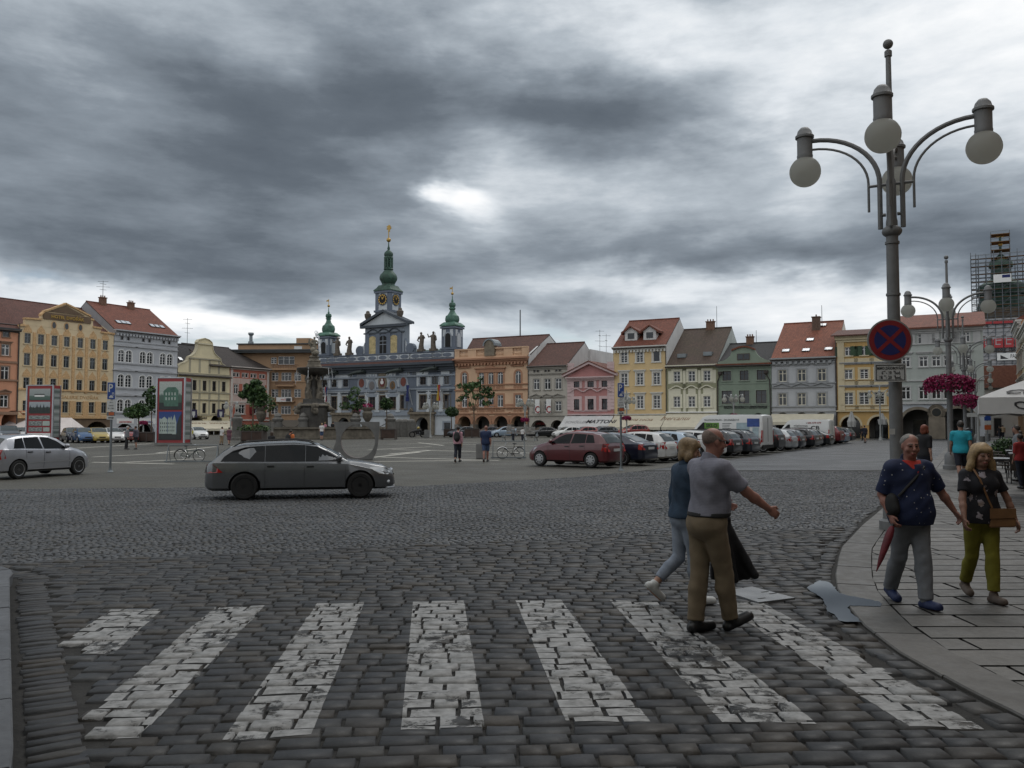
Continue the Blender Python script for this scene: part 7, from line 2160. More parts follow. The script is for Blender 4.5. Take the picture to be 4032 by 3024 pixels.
#  street lamps of the right pavement
m_lamp=mat('lamp post grey',(.165,.168,.168),.55,.1,var=.15,vs=4,bump=.15,bs=40)
m_globe=bpy.data.materials.new('frosted lamp globe');m_globe.use_nodes=True
k=NT(m_globe.node_tree);p=k.N['Principled BSDF']
p.inputs['Base Color'].default_value=(.42,.42,.39,1);p.inputs['Roughness'].default_value=.35;p.inputs['Specular IOR Level'].default_value=.5
tr=k.new('ShaderNodeBsdfTranslucent');tr.inputs[0].default_value=(.70,.70,.66,1)
mx=k.new('ShaderNodeMixShader');mx.inputs[0].default_value=.72
k.L.new(p.outputs[0],mx.inputs[1]);k.L.new(tr.outputs[0],mx.inputs[2])
k.L.new(mx.outputs[0],k.N['Material Output'].inputs[0])
m_bulb=mat('dark lamp holder',(.06,.06,.055),.7,var=0)
def lamp(label,p,plinth=True):
 t=thing('street_lamp',label,'street lamp',p,FR.a,'four armed globe street lamps')
 mb=MB()
 mb.lathe([(.30,0),(.30,.14),(.24,.18),(.235,.52),(.20,.60),(.118,.68)]if plinth else[(.30,0),(.22,.12),(.13,.3)],nseg=20)
 mb.lathe([(.112,.3),(.104,3.6),(.098,5.05),(.094,5.3),(.082,5.35),(.080,6.0),(.056,6.05),(.044,8.2),(.062,8.21),(.062,8.30),(.045,8.32)],nseg=18)
 for zz_ in(4.0,4.9):mb.lathe([(.118,zz_),(.118,zz_+.04)],nseg=18)
 mb.ball((0,0,5.12),(.165,.165,.11),18,10)
 mb.ball((0,0,8.43),.085,14,10)
 mb.build('post',m_lamp,t,True)
 for i in range(4):
  a=i*math.pi/2
  d=Vector((math.cos(a),math.sin(a),0))
  P=lambda r_,z_:tuple(d*r_+Vector((0,0,z_)))
  mb=MB()
  R_=1.42
  pts=[P(.18,5.18),P(.18,6.0)]+[P(.18+(R_-.30)*(1-math.cos(q)),6.0+.92*math.sin(q))for q in np.linspace(.12,math.pi/2,12)]+[P(R_-.08,6.92)]
  mb.tube(pts,.042,8)
  pts=[P(.36,5.5),P(.36,6.0)]+[P(.36+(R_-.48)*(1-math.cos(q)),6.0+.76*math.sin(q))for q in np.linspace(.12,math.pi/2,12)]+[P(R_-.08,6.76)]
  mb.tube(pts,.022,8)
  mb.tube([P(.09,5.42),P(.18,5.42)],.03,8);mb.tube([P(.07,5.95),P(.36,5.95)],.026,8)
  mb.build('arm',m_lamp,t,True)
  c=d*R_
  mb=MB().lathe([(.135,6.60),(.142,6.66),(.135,6.68),(.135,6.98),(.165,6.99),(.165,7.03),(.14,7.05),(.12,7.12),(.07,7.18),(.01,7.2)],(c.x,c.y,0),16);mb.lathe([(.12,6.60),(.07,6.52),(.03,6.42)],(c.x,c.y,0),10);h_=mb.build('lamp_head',m_lamp,t,True)
  mb=MB().ball((c.x,c.y,6.37),.275,24,16);g=mb.build('globe',m_globe,h_,True)
 return t
LP=gnd('N',264,945,ZP);LP.y+=.22;LP.x=at('N',264,900,LP.y).x;LP.z=ZP
L1=lamp('tall grey four globe lamp post carrying the no stopping sign',LP)
L1.scale=(1.03,)*3
stp=gnd('G',690,1740)
LAMPS=[L1]
for i in range(1,8):
 if i>5:break
 q=LP+Vector((.50,.877,0))*21.6*KS*i
 LAMPS.append(dup(L1,q,FR.a,['','second four globe lamp, carrying the largest basket of magenta flowers','third four globe lamp, behind the ticket machine, with a smaller flower basket','fourth globe lamp along the right pavement','fifth globe lamp along the right pavement','farthest globe lamp of the row'][i]))
m_signred=mat('sign red',(.22,.016,.022),.4,var=.08);m_signblue=mat('sign deep blue',(.016,.022,.12),.4,var=.08);m_sgrey=mat('sign back grey',(.27,.28,.275),.5,.2,var=.1)
pc=at('P',1922,735,LP.y-.2);s_=pc.y/F/ZM['P'][2]
t=thing('no_stopping_sign','round blue and red no stopping sign clamped to the near lamp post','road sign',(pc.x,pc.y,pc.z),RAD(-9))
rr=46.5*s_
mb=MB().lathe([(rr,-.015),(rr,.02)],nseg=40,axis='y');o=mb.build('sheet',m_sgrey,t)
mb=MB().lathe([(rr*.93,-.019),(rr*.93,-.0155)],nseg=40,axis='y');mb.build('red_disc',m_signred,o)
mb=MB().lathe([(rr*.70,-.023),(rr*.70,-.0195)],nseg=40,axis='y');mb.build('blue_disc',m_signblue,o)
mb=MB()
for a,y_ in((RAD(44),-.027),(RAD(-44),-.0285)):
 c_,s2=math.cos(a),math.sin(a);L_,w_=rr*.80,rr*.085
 mb.prism([(c_*x_-s2*z_,s2*x_+c_*z_)for x_,z_ in((-L_,-w_),(L_,-w_),(L_,w_),(-L_,w_))],y_,-.0235)
mb.build('red_cross',m_signred,o)
mb=MB().box(-.05,.05,.02,.12,-.04,.04);mb.lathe([(.135,-.03),(.135,.03)],(LP.x-pc.x,LP.y-pc.y,.12),16);mb.build('clamp',m_sgrey,t)
pc=at('P',1923,805,LP.y-.18);w,hh=65*s_,39*s_
t=thing('sign_plate','white supply hours plate with black border under the no stopping sign','sign plate',(pc.x,pc.y,pc.z),RAD(-9))
mb=MB().box(-w/2,w/2,-.012,.012,-hh/2,hh/2);o=mb.build('sheet',mat('plate grey white',(.50,.51,.50),.5,var=.1),t)
mb=MB();e=.022
for x0,x1,z0,z1 in((-w/2+e,w/2-e,hh/2-e-.012,hh/2-e),(-w/2+e,w/2-e,-hh/2+e,-hh/2+e+.012),(-w/2+e,-w/2+e+.012,-hh/2+e+.012,hh/2-e-.012),(w/2-e-.012,w/2-e,-hh/2+e+.012,hh/2-e-.012)):mb.box(x0,x1,-.016,-.0125,z0,z1)
mb.build('border',m_ink,o)
mb=MB()
text_into(mb,'MIMO ZÁSOBOVÁNÍ',0,hh*.17,h=hh*.19,w=w*.84,y=-.0125,thick=.004)
for tx,z_,x_ in(('6   - 10   hod.',-.10,.02),('18   - 20   hod.',-.36,.0)):text_into(mb,tx,w*x_,hh*z_,h=hh*.19,w=w*(.6 if z_>-.2 else .68),y=-.0125,thick=.004)
for x_,z_ in((-.19,.04),(.125,.04),(-.17,-.22),(.135,-.22)):text_into(mb,'00',w*x_,hh*z_,h=hh*.07,w=w*.07,y=-.0125,thick=.004)
mb.build('lettering',m_ink,o)
mb=MB();q=at('N',220,192,LP.y-.13);mb.box(-.045,.045,-.004,0,-.05,.05);t=thing('sticker','small white paper sticker on the near lamp post','sticker',q);mb.build('sheet',m_plate,t)
def basket(label,p,r_):
 t=thing('flower_basket',label,'flower basket',p,0,'magenta flower baskets on lamp posts')
 mb=MB().lathe([(.13,-.32*r_),(r_*.45,-.28*r_),(r_*.8,-.05*r_),(r_*.82,0),(r_*.6,.02)],nseg=18);mb.build('bowl',m_leafA[0],t,True)
 n_=3200
 a=rng.uniform(0,2*math.pi,n_);q=np.sqrt(rng.random(n_))*r_
 z_=.38*r_*np.sqrt(np.clip(1-(q/r_)**2,0,1))-.05*r_
 low=rng.random(n_)<.45
 q[low]=r_*rng.uniform(.84,1.04,low.sum());z_[low]=rng.uniform(-.38,.12,low.sum())*r_
 q=q*(1+.04*np.sin(a*5));z_=z_+.04*np.sin(a*7)
 leaves('flowers',np.stack([q*np.cos(a),q*np.sin(a),z_+rng.normal(0,.03,n_)],-1),.082*max(1,r_),m_magenta+[m_leafA[1]],t,(.55,.35,.08,.02),up=0,aspect=1.1)
 return t
for i,(zm_,x0,x1,yc,lab)in enumerate((('G',503,832,1165,'largest magenta flower basket, on the second lamp post'),('G',693,898,1298,'smaller magenta flower basket on the third lamp post'),('G',775,905,1335,'magenta flower basket half hidden behind the nearer two'))):
 L=LAMPS[i+1].location
 q=at(zm_,(x0+x1)/2,yc+(20 if i==0 else 10),L.y)
 basket(lab,Vector((L.x,L.y,q.z)),(x1-x0)/ZM[zm_][2]*L.y/F/2)
def small_lamp(label,zm_,x_,yb,yt,d,heads,flower=None,white=True):
 q=at(zm_,x_,0,d);b=Vector((q.x,d,0));hh=at(zm_,x_,yt,d).z;s_=d/F/ZM[zm_][2]
 t=thing('square_lamp',label,'street lamp',b,0,'globe lamps out in the square')
 m__=mat('pale grey lamp post',(.30,.31,.30),.5,.1,var=.1)
 mb=MB().lathe([(.22,0),(.12,.4),(.09,1),(.075,hh)],nseg=10);mb.build('post',m__,t)
 for dx,y_ in heads:
  zc=at(zm_,0,y_,d).z;X_=dx*s_
  mb=MB().tube([(0,0,hh-1.1),(X_*.4,0,zc+.15),(X_*.8,0,zc+.55),(X_,0,zc+.5)],.05,6);mb.build('arm',m__,t,True)
  mb=MB().lathe([(.15,.25),(.15,.5),(.02,.62)],(X_,0,zc),10);hd=mb.build('lamp_head',m__,t,True)
  mb=MB().ball((X_,0,zc),.29,12,8);mb.build('globe',m_globe,hd,True)
 if flower:basket(flower[2],Vector((b.x,b.y,at(zm_,0,flower[0],d).z)),flower[1]*s_)
 return t
small_lamp('globe lamp in front of the peach palace, flower basket below','J',1752,400,40,95,[(-90,45),(-50,38),(50,38),(100,42)],(250,55,'small magenta flower basket before the beige house arches'))
small_lamp('globe lamp before the town hall portal','J',468,420,60,112,[(-85,82),(-55,75),(52,75),(88,80)])
small_lamp('globe lamp before the red house, left of the fountain','B',818,1450,1180,98,[(-60,1190),(70,1190)])
small_lamp('thin globe lamp behind the right parking sign, in front of the yellow house','E',270,1500,1010,100,[(-30,1150),(35,1155),(90,1155)],(1358,55,'magenta flower basket beside the parking sign on the right'))
small_lamp('pale globe lamp before the green guest house','E',1608,1320,1100,96,[(-115,1130),(-30,1125),(30,1130),(110,1125)],(1330,50,'magenta flower basket above the glazier van roof'))
small_lamp('pale globe lamp before the mustard house','F',1585,1600,950,92,[(-130,1080),(-5,1075),(120,1060)])
small_lamp('white lamp with a flower basket before the grey house on the left','H',1645,180,60,112,[],(70,45,'magenta flower basket before the grey house on the left'))
def closed_parasol(label,zm_,x_,yt,yb,d):
 q=at(zm_,x_,0,d);t=thing('closed_parasol',label,'parasol',(q.x,d,0),0,'closed parasols');z1_,z0_=at(zm_,0,yt,d).z,at(zm_,0,yb,d).z
 mb=MB().tube([(0,0,0),(0,0,z1_)],.04,6);mb.lathe([(.35,0),(.35,.1),(.05,.14)],nseg=10);mb.build('pole',m_pole,t)
 mb=MB();n_=14
 mb.lathe([(.10,z1_-.1),(.28,z1_-.8),(.42,z0_+.6),(.36,z0_)][::-1],nseg=n_);me=mb.mesh('canopy',mat('grey white canvas',(.36,.36,.35),.9,var=.1))
 for v_ in me.vertices:
  a=math.atan2(v_.co.y,v_.co.x);f=1+.28*math.cos(a*5);v_.co.x*=f;v_.co.y*=f
 link('canopy',me,t)
closed_parasol('closed pale parasol before the left mustard arch','F',1228,1270,1470,96)
closed_parasol('closed pale parasol beside the lamp at the right mustard arch','F',1612,1290,1440,96)
#  the cafe at the right edge
dU=20.5
pU=at('V',800,900,dU)
zE=at('V',700,905,dU).z;zTop=at('V',1250,520,dU).z
zE0=at('V',430,905,dU).z
cw=at('V',425,912,dU)
A_=2.0;rzU=FR.a;ze_=cw.z-ZP+.40
off_=Matrix.Rotation(rzU,3,'Z')@Vector((-A_,-A_,0))
t=thing('cafe_parasol','large white cafe parasol with dark soft drink lettering at the right edge','parasol',(cw.x-off_.x,cw.y-off_.y,ZP),rzU)
apex=(0,0,at('V',1330,420,dU+2).z-ZP)
c=[(-A_,-A_),(A_,-A_),(A_,A_),(-A_,A_)]
mb=MB();me,lo,hi=TXT['Coca-Cola'];sc_=2.2/(hi[0]-lo[0])
L_=lambda q,f:(q[0]*(1-f),q[1]*(1-f),ze_+(apex[2]-ze_)*f**.95)
for i in range(4):
 for j in range(6):mb.poly([L_(c[i],j/6),L_(c[(i+1)%4],j/6),L_(c[(i+1)%4],(j+1)/6),L_(c[i],(j+1)/6)])
o=mb.build('canopy',m_can,t)
for i in range(4):
 a,b=c[i],c[(i+1)%4]
 mb=MB();q=lambda f:(a[0]+(b[0]-a[0])*f,a[1]+(b[1]-a[1])*f);dz=lambda f:-.40+.03*math.sin(f*40)
 for j in range(12):mb.poly([q(j/12)+(ze_+dz(j/12),),q((j+1)/12)+(ze_+dz((j+1)/12),),q((j+1)/12)+(ze_,),q(j/12)+(ze_,)])
 va=mb.build('valance',m_can,t)
 if i==0:mb=MB();text_into(mb,'Coca-Cola',-.45,ze_-.10,h=.20,w=1.6,y=-A_-.005,thick=.004,flipz=True);mb.build('lettering',m_ink,va)
mb=MB()
for v_ in me.vertices:
 f=.07+(v_.co[1]-lo[1])*sc_*.30
 mb.v.append((-.30+(v_.co[0]-(lo[0]+hi[0])/2)*sc_,-A_*(1-f)-.01,ze_+(apex[2]-ze_)*f**.95+.02+(.01 if v_.co[2]>0 else 0)))
for p_ in me.polygons:mb.f.append(tuple(p_.vertices));mb.m.append(0)
mb.build('lettering',m_ink,o)
for q,w_ in((-.45,.10),(.05,.07)):
 mb=MB().box(q-w_,q+w_,-w_,w_,0,apex[2]-.1);mb.build('post',m_alu,t)
mb=MB().box(-.9,.5,-.5,.5,0,.12);mb.build('base',m_metal,t)
m_wick=mat('dark woven wicker',(.035,.026,.02),.7,var=.3,vs=20)
def cafe_table(label,p,rz):
 t=thing('cafe_table',label,'table',p,rz,'cafe tables')
 mb=MB().box(-.42,.42,-.42,.42,.72,.75);mb.build('table_top',m_alu,t)
 mb=MB().box(-.40,.40,-.40,.40,.66,.715);mb.build('apron',m_blk,t)
 for sx in(-1,1):
  for sy in(-1,1):mb=MB().tube([(sx*.36,sy*.36,0),(sx*.36,sy*.36,.66)],.022,6);mb.build('leg',m_blk,t)
 return t
def cafe_chair(label,p,rz):
 t=thing('cafe_chair',label,'chair',p,rz,'wicker cafe chairs')
 mb=MB().box(-.25,.25,-.24,.24,.40,.45);mb.build('seat',m_wick,t)
 mb=MB().prism([(-.25,.45),(.25,.45),(.26,.88),(.2,.92),(-.2,.92),(-.26,.88)],.21,.25);mb.build('backrest',m_wick,t)
 for s_ in(-1,1):mb=MB().tube([(s_*.27,-.22,.42),(s_*.28,-.2,.66),(s_*.27,.22,.68)],.022,6);mb.build('armrest',m_wick,t)
 for sx in(-1,1):
  for sy in(-1,1):mb=MB().tube([(sx*.23,sy*.21,0),(sx*.23,sy*.21,.40)],.018,6);mb.build('leg',m_blk,t)
 return t
g0=gnd('N',1150,585,ZP)
g0.x=at('N',1140,400,g0.y).x
cafe_table('cafe table with pale top at the right edge, nearest',Vector((g0.x+.25,g0.y+.7,ZP)),RAD(-28));cafe_chair('dark wicker chair in front of the nearest cafe table',Vector((g0.x+.1,g0.y,ZP)),RAD(165));cafe_chair('dark wicker chair right of the nearest cafe table',Vector((g0.x+1.1,g0.y+.5,ZP)),RAD(-110))
for i,(dd,ww)in enumerate(((3.2,'second'),(6.4,'third'),(10,'fourth'))):
 q=Vector((g0.x,g0.y,ZP))+V2*dd+U2*.5
 cafe_table(ww+' cafe table beyond the round shrub at the right edge',q,RAD(-28));cafe_chair('wicker chair by the '+ww+' cafe table, left side',q+U2*-.75,RAD(60));cafe_chair('wicker chair by the '+ww+' cafe table, far side',q+V2*.8,RAD(-30))
q=gnd('N',1065,430,ZP)
t=thing('round_shrub','dense green shrub in a tub beside the cafe parasol posts','shrub',q)
mb=MB().lathe([(.22,0),(.28,.4),(.22,.38)],nseg=12);mb.build('tub',m_conc,t)
leaves('foliage',crown_pts([((0,0,.72),(.52,.5,.42)),((-.2,0,.55),(.4,.4,.35)),((.2,.1,.95),(.3,.3,.25))],1500),.075,m_leafA,t,(.5,.4,.1))
q=gnd('N',812,388,ZP);s_=q.y/F/ZM['N'][2]
t=thing('ticket_machine','dark grey parking ticket machine behind the man in turquoise','ticket machine',q,RAD(-10));w=52*s_;hh=222*s_
mb=MB().box(-w/2,w/2,0,w*.8,0,hh*.93);mb.prism([(-w/2,hh*.93),(w/2,hh*.93),(w/2,hh*.96),(0,hh),(-w/2,hh*.96)],0,w*.8);mb.build('cabinet',mat('dark grey cabinet',(.055,.058,.06),.45,.2,var=.1),t)
mb=MB().box(-w*.1,w*.3,-.006,-.001,hh*.84,hh*.9);mb.build('blue_label',m_blue,t);mb=MB().box(-w*.15,w*.3,-.006,-.001,hh*.74,hh*.8);mb.build('orange_label',m_orange,t)
q=gnd('N',876,325,ZP);zt_=lambda y_:at('N',0,y_,q.y).z
t=thing('bus_stop_pole','pale post with round sign on a wide foot, left of the concrete bins','sign post',q)
mb=MB().lathe([(.30,0),(.30,.12),(.16,.4),(.085,.6),(.075,zt_(60))],nseg=12);mb.build('post',mat('pale grey lamp post',(.3,.3,.3)),t)
mb=MB().box(-.9,.5,-.05,.05,zt_(80),zt_(50));mb.build('arrow_board',m_plate,t)
mb=MB().lathe([(.36,-.08),(.36,-.06)],(.1,0,zt_(30)),20,axis='y');mb.build('round_sign',m_plate,t)
q=gnd('N',945,270,ZP);zt_=lambda y_:at('N',0,y_,q.y).z
t=thing('sign_post','thin post with blue and white plates farther along the pavement','sign post',q)
mb=MB().tube([(0,0,0),(0,0,zt_(60))],.04,6);mb.build('post',m_pole,t)
for ya,yb,m__,nm in((70,108,m_blue,'blue_plate'),(112,138,m_plate,'number_plate'),(142,178,m_orange,'orange_plate')):
 mb=MB().box(-.33,.33,-.06,-.04,zt_(yb),zt_(ya));mb.build(nm,m__,t)
def flat_awning(label,zm_,x0,x1,yt,yb,d):
 a,b=at(zm_,x0,yb,d),at(zm_,x1,yb,d);zt_=at(zm_,x0,yt,d).z
 t=thing('cafe_awning',label,'awning',(a.x,d,0),0)
 L_=b.x-a.x
 mb=MB().poly([(0,0,a.z),(L_,0,a.z),(L_-2.2,4,zt_),(0,4,zt_)]);mb.poly([(L_,0,a.z),(L_-.6,6,a.z),(L_-2.2,4,zt_)]);mb.box(0,L_,-.04,0,a.z-.35,a.z);mb.build('canopy',mat('pinkish white canvas',(.60,.55,.53),.85,var=.08),t)
 for q in np.linspace(.5,L_-.1,5):mb=MB().tube([(q,.05,0),(q,.05,a.z)],.05,6);mb.build('post',m_white,t)
flat_awning('long pinkish white awning before the orange house and the hotel','A',-40,586,1128,1245,112)
awning('awning','cream awning with brown lettering on the cream gabled house',CREAM,'B',(255,1352),(790,1352),(380,1440),(815,1448),m_canc,4.0,(('Budvarka',.22,.35,.7,m_bprint),('Budvarka',.72,.35,.7,m_bprint)))
for c,nm in((362,'left'),(680,'right')):
 x_,z1_=CREAM.xz(c,1222,-.8);z0_=CREAM.z(c,1312,-.8)
 t=thing('hanging_banner',f'navy banner with pale shield hanging at the {nm} side of the cream gabled house','banner',FL.w(CREAM.t0+x_,-.8,z0_),FL.a,'navy banners on the cream house')
 mb=MB().box(-.75,.75,-.02,.02,0,z1_-z0_);o=mb.build('cloth',mat('navy cloth',(.035,.03,.075),.85,var=.15),t)
 mb=MB();hq=(z1_-z0_)*.35;mb.prism([(-.3,hq),(0,hq-.6),(.3,hq),(.3,hq+.5),(-.3,hq+.5)],-.03,-.021);mb.build('shield',m_plate,o)
 mb=MB().tube([(0,.8,z1_-z0_),(0,-.1,z1_-z0_+.1)],.03,6);mb.build('rod',m_pole,t)
#  vehicles
def paint(name,col,metal=.0,rough=.32):
 return mat('car paint '+name,col,rough,metal,var=.05,vs=2,coat=.8)
m_cglass=glass('car glass',(.006,.007,.008),.04,.22)
m_cglass2=glass('car glass pale',(.03,.04,.04),.04,.5)
m_trim=mat('car trim',(.012,.012,.013),.5,var=0)
m_tail=mat('tail light red',(.33,.012,.012),.2,var=0,coat=.5);m_head=mat('headlight glass',(.45,.47,.48),.12,.3,var=.1,coat=.5)
m_rim=mat('alloy rim',(.42,.43,.44),.3,.7,var=.05);m_rimdk=mat('dark rim',(.02,.02,.022),.35,.5,var=0);m_cap=mat('wheel cap',(.36,.37,.38),.4,.3,var=.1)
m_np=mat('number plate',(.55,.56,.56),.5,var=0)
def lerp_list(L_,x_):
 return float(np.interp(x_,[p[0]for p in L_],[p[1]for p in L_]))
SPEC={'estate':dict(L=4.84,W=1.84,H=1.49,xr=-1.42,xf=1.50,r=.335,sill=.24,top=[(-2.42,.62),(-2.36,.90),(-2.22,1.00),(-1.98,1.24),(-1.80,1.35),(-1.45,1.425),(-.9,1.46),(-.2,1.48),(.40,1.41),(.75,1.24),(1.18,.985),(1.6,.93),(2.1,.83),(2.33,.70),(2.42,.52)],belt=[(-2.42,.86),(-2.2,.95),(-1.9,.95),(0,.93),(1.2,.90),(2.42,.62)],plan=[(-2.42,.66),(-2.36,.78),(-2.2,.89),(-1.9,.96),(-1.3,1),(1.2,1),(1.8,.97),(2.15,.88),(2.36,.72),(2.42,.58)],win=[[(-2.02,.98),(-1.93,1.10),(-1.72,1.25),(-1.42,1.335),(-1.0,1.37),(-.925,1.37),(-.925,.965)],[(-.915,.965),(-.915,1.375),(-.25,1.395),(.09,1.385),(.09,.96)],[(.10,.96),(.10,1.38),(.38,1.34),(.68,1.20),(1.08,.96)]],ws=(.46,1.20),rw=(-2.22,-1.84),tail=[(-2.37,.68),(-2.36,.90),(-2.20,.90),(-1.95,.70)],head=[(1.72,.80),(2.20,.78),(2.30,.68),(2.24,.60),(2.0,.62)],rail=(-1.75,.35)),'hatch':dict(L=4.0,W=1.70,H=1.46,xr=-1.24,xf=1.26,r=.305,sill=.22,top=[(-2.0,.62),(-1.97,.84),(-1.90,.98),(-1.74,1.20),(-1.58,1.34),(-1.2,1.42),(-.5,1.455),(.05,1.43),(.42,1.32),(.98,1.00),(1.35,.92),(1.72,.80),(1.93,.62),(2.0,.48)],belt=[(-2.0,.84),(-1.8,.97),(-1.4,.98),(0,.93),(1.0,.89),(2.0,.56)],plan=[(-2.0,.72),(-1.95,.84),(-1.8,.93),(-1.4,.99),(.9,1),(1.4,.96),(1.75,.85),(1.95,.68),(2.0,.55)],win=[[(-1.42,1.00),(-1.30,1.31),(-1.02,1.345),(-1.0,1.00)],[(-.96,.995),(-.98,1.35),(-.40,1.37),(-.28,.97)],[(-.22,.965),(-.32,1.37),(.02,1.34),(.34,1.22),(.78,.95)]],ws=(.10,.98),rw=(-1.92,-1.58),tail=[(-1.93,.64),(-1.93,.96),(-1.80,.97),(-1.72,.68)],head=[(1.42,.80),(1.75,.74),(1.90,.60),(1.62,.62)],rail=None),'sedan':dict(L=4.5,W=1.73,H=1.43,xr=-1.28,xf=1.26,r=.31,sill=.22,top=[(-2.25,.58),(-2.22,.88),(-2.12,.98),(-1.85,1.02),(-1.35,1.24),(-.9,1.38),(-.3,1.43),(.2,1.40),(.52,1.29),(1.08,.99),(1.5,.92),(1.95,.78),(2.18,.62),(2.25,.48)],belt=[(-2.25,.86),(-2.0,.95),(-1.4,.95),(0,.92),(1.1,.88),(2.25,.58)],plan=[(-2.25,.72),(-2.2,.83),(-2.0,.92),(-1.5,.98),(1.0,1),(1.6,.96),(2.0,.85),(2.2,.68),(2.25,.55)],win=[[(-1.30,.975),(-1.12,1.19),(-.92,1.285),(-.88,.975)],[(-.84,.97),(-.88,1.30),(-.30,1.345),(-.22,.955)],[(-.16,.955),(-.24,1.345),(.12,1.32),(.44,1.2),(.88,.94)]],ws=(.22,1.08),rw=(-1.82,-1.0),tail=[(-2.20,.68),(-2.20,.93),(-2.02,.93),(-2.02,.70)],head=[(1.6,.80),(1.98,.74),(2.14,.60),(1.85,.62)],rail=None),'wagon':dict(L=4.6,W=1.79,H=1.50,xr=-1.32,xf=1.36,r=.32,sill=.24,top=[(-2.3,.62),(-2.27,.90),(-2.20,1.02),(-2.02,1.26),(-1.86,1.38),(-1.4,1.45),(-.5,1.48),(.2,1.45),(.55,1.33),(1.12,1.0),(1.55,.93),(2.0,.80),(2.22,.64),(2.3,.48)],belt=[(-2.3,.88),(-2.1,.97),(-1.4,.97),(0,.94),(1.1,.9),(2.3,.6)],plan=[(-2.3,.74),(-2.24,.86),(-2.05,.93),(-1.5,.99),(1.1,1),(1.65,.96),(2.05,.85),(2.24,.68),(2.3,.55)],win=[[(-1.86,1.0),(-1.74,1.24),(-1.5,1.34),(-1.06,1.37),(-1.02,.99)],[(-.98,.985),(-1.0,1.37),(-.36,1.395),(-.28,.965)],[(-.22,.965),(-.3,1.395),(.14,1.37),(.48,1.24),(.94,.95)]],ws=(.24,1.12),rw=(-2.20,-1.88),tail=[(-2.24,.66),(-2.23,.98),(-2.10,.98),(-2.0,.70)],head=[(1.62,.80),(2.0,.75),(2.18,.61),(1.9,.62)],rail=(-1.75,.1)),'suv':dict(L=4.55,W=1.85,H=1.68,xr=-1.32,xf=1.34,r=.36,sill=.32,top=[(-2.27,.75),(-2.24,1.02),(-2.16,1.18),(-2.0,1.42),(-1.86,1.56),(-1.4,1.64),(-.5,1.67),(.15,1.64),(.5,1.50),(1.0,1.17),(1.5,1.08),(1.98,.94),(2.2,.74),(2.27,.58)],belt=[(-2.27,1.0),(-2.05,1.12),(-1.4,1.12),(0,1.08),(1.1,1.03),(2.27,.7)],plan=[(-2.27,.78),(-2.2,.88),(-2.0,.95),(-1.5,.99),(1.1,1),(1.65,.97),(2.05,.86),(2.22,.7),(2.27,.58)],win=[[(-1.85,1.15),(-1.72,1.42),(-1.5,1.51),(-1.06,1.54),(-1.02,1.13)],[(-.98,1.125),(-1.0,1.545),(-.36,1.565),(-.28,1.105)],[(-.22,1.1),(-.3,1.565),(.1,1.545),(.42,1.40),(.84,1.08)]],ws=(.2,1.0),rw=(-2.16,-1.88),tail=[(-2.22,.80),(-2.2,1.12),(-2.05,1.12),(-1.95,.84)],head=[(1.6,.94),(1.98,.88),(2.14,.72),(1.86,.74)],rail=(-1.7,.0)),'van':dict(L=5.5,W=2.0,H=2.5,xr=-1.55,xf=1.75,r=.35,sill=.36,top=[(-2.75,2.28),(-2.72,2.42),(-2.6,2.48),(0,2.50),(.95,2.47),(1.25,2.36),(1.75,1.78),(2.02,1.42),(2.3,1.26),(2.58,1.12),(2.70,.90),(2.75,.58)],belt=[(-2.75,1.32),(1.9,1.28),(2.75,.70)],plan=[(-2.75,.97),(-2.7,.99),(-2.5,1),(1.6,1),(2.2,.96),(2.5,.86),(2.7,.70),(2.75,.58)],win=[[(1.02,1.30),(1.02,2.0),(1.22,2.0),(1.62,1.62),(1.86,1.30)]],ws=(1.26,2.02),rw=None,tail=[(-2.735,.75),(-2.735,1.5),(-2.66,1.5),(-2.64,.75)],head=[(2.1,1.12),(2.42,1.10),(2.66,.84),(2.3,.92)],rail=None,roofw=.93),}
CARM={}
def car_section(sp,x_):
 zt_=lerp_list(sp['top'],x_);zb_=sp['sill']-.02
 xe=abs(x_)/(sp['L']/2)
 if xe>.93:zb_+=.10*((xe-.93)/.07)**1.5
 zbe=min(lerp_list(sp['belt'],x_),zt_-.03)
 w=lerp_list(sp['plan'],x_)*sp['W']/2
 gh=max(0,zt_-zbe)
 k_=min(1,gh/(sp['H']-lerp_list(sp['belt'],0)))
 wr=w*(sp.get('roofw',.76)*k_+.90*(1-k_))
 zz_=max(zbe-zb_,.05)
 zh=zt_-min(.07,gh*.3)
 if 'roofw' in sp:zh=zt_-min(.22,gh*.4)
 pts=[(0,zb_),(w*.84,zb_),(w*.955,zb_+zz_*.10),(w*.985,zb_+zz_*.36),(w*1.0,zb_+zz_*.62),(w*.992,zb_+zz_*.82),(w*.965,zbe-.012),(w*.945,zbe),(wr+(w*.945-wr)*.08,zh),(wr*.94,zt_-min(.025,gh*.1)),(wr*.62,zt_+.004),(0,zt_+.016)]
 return pts
def car_y(sp,x_,z_):
 pts=car_section(sp,x_)[1:9]
 return float(np.interp(z_,[p[1]for p in pts],[p[0]for p in pts]))
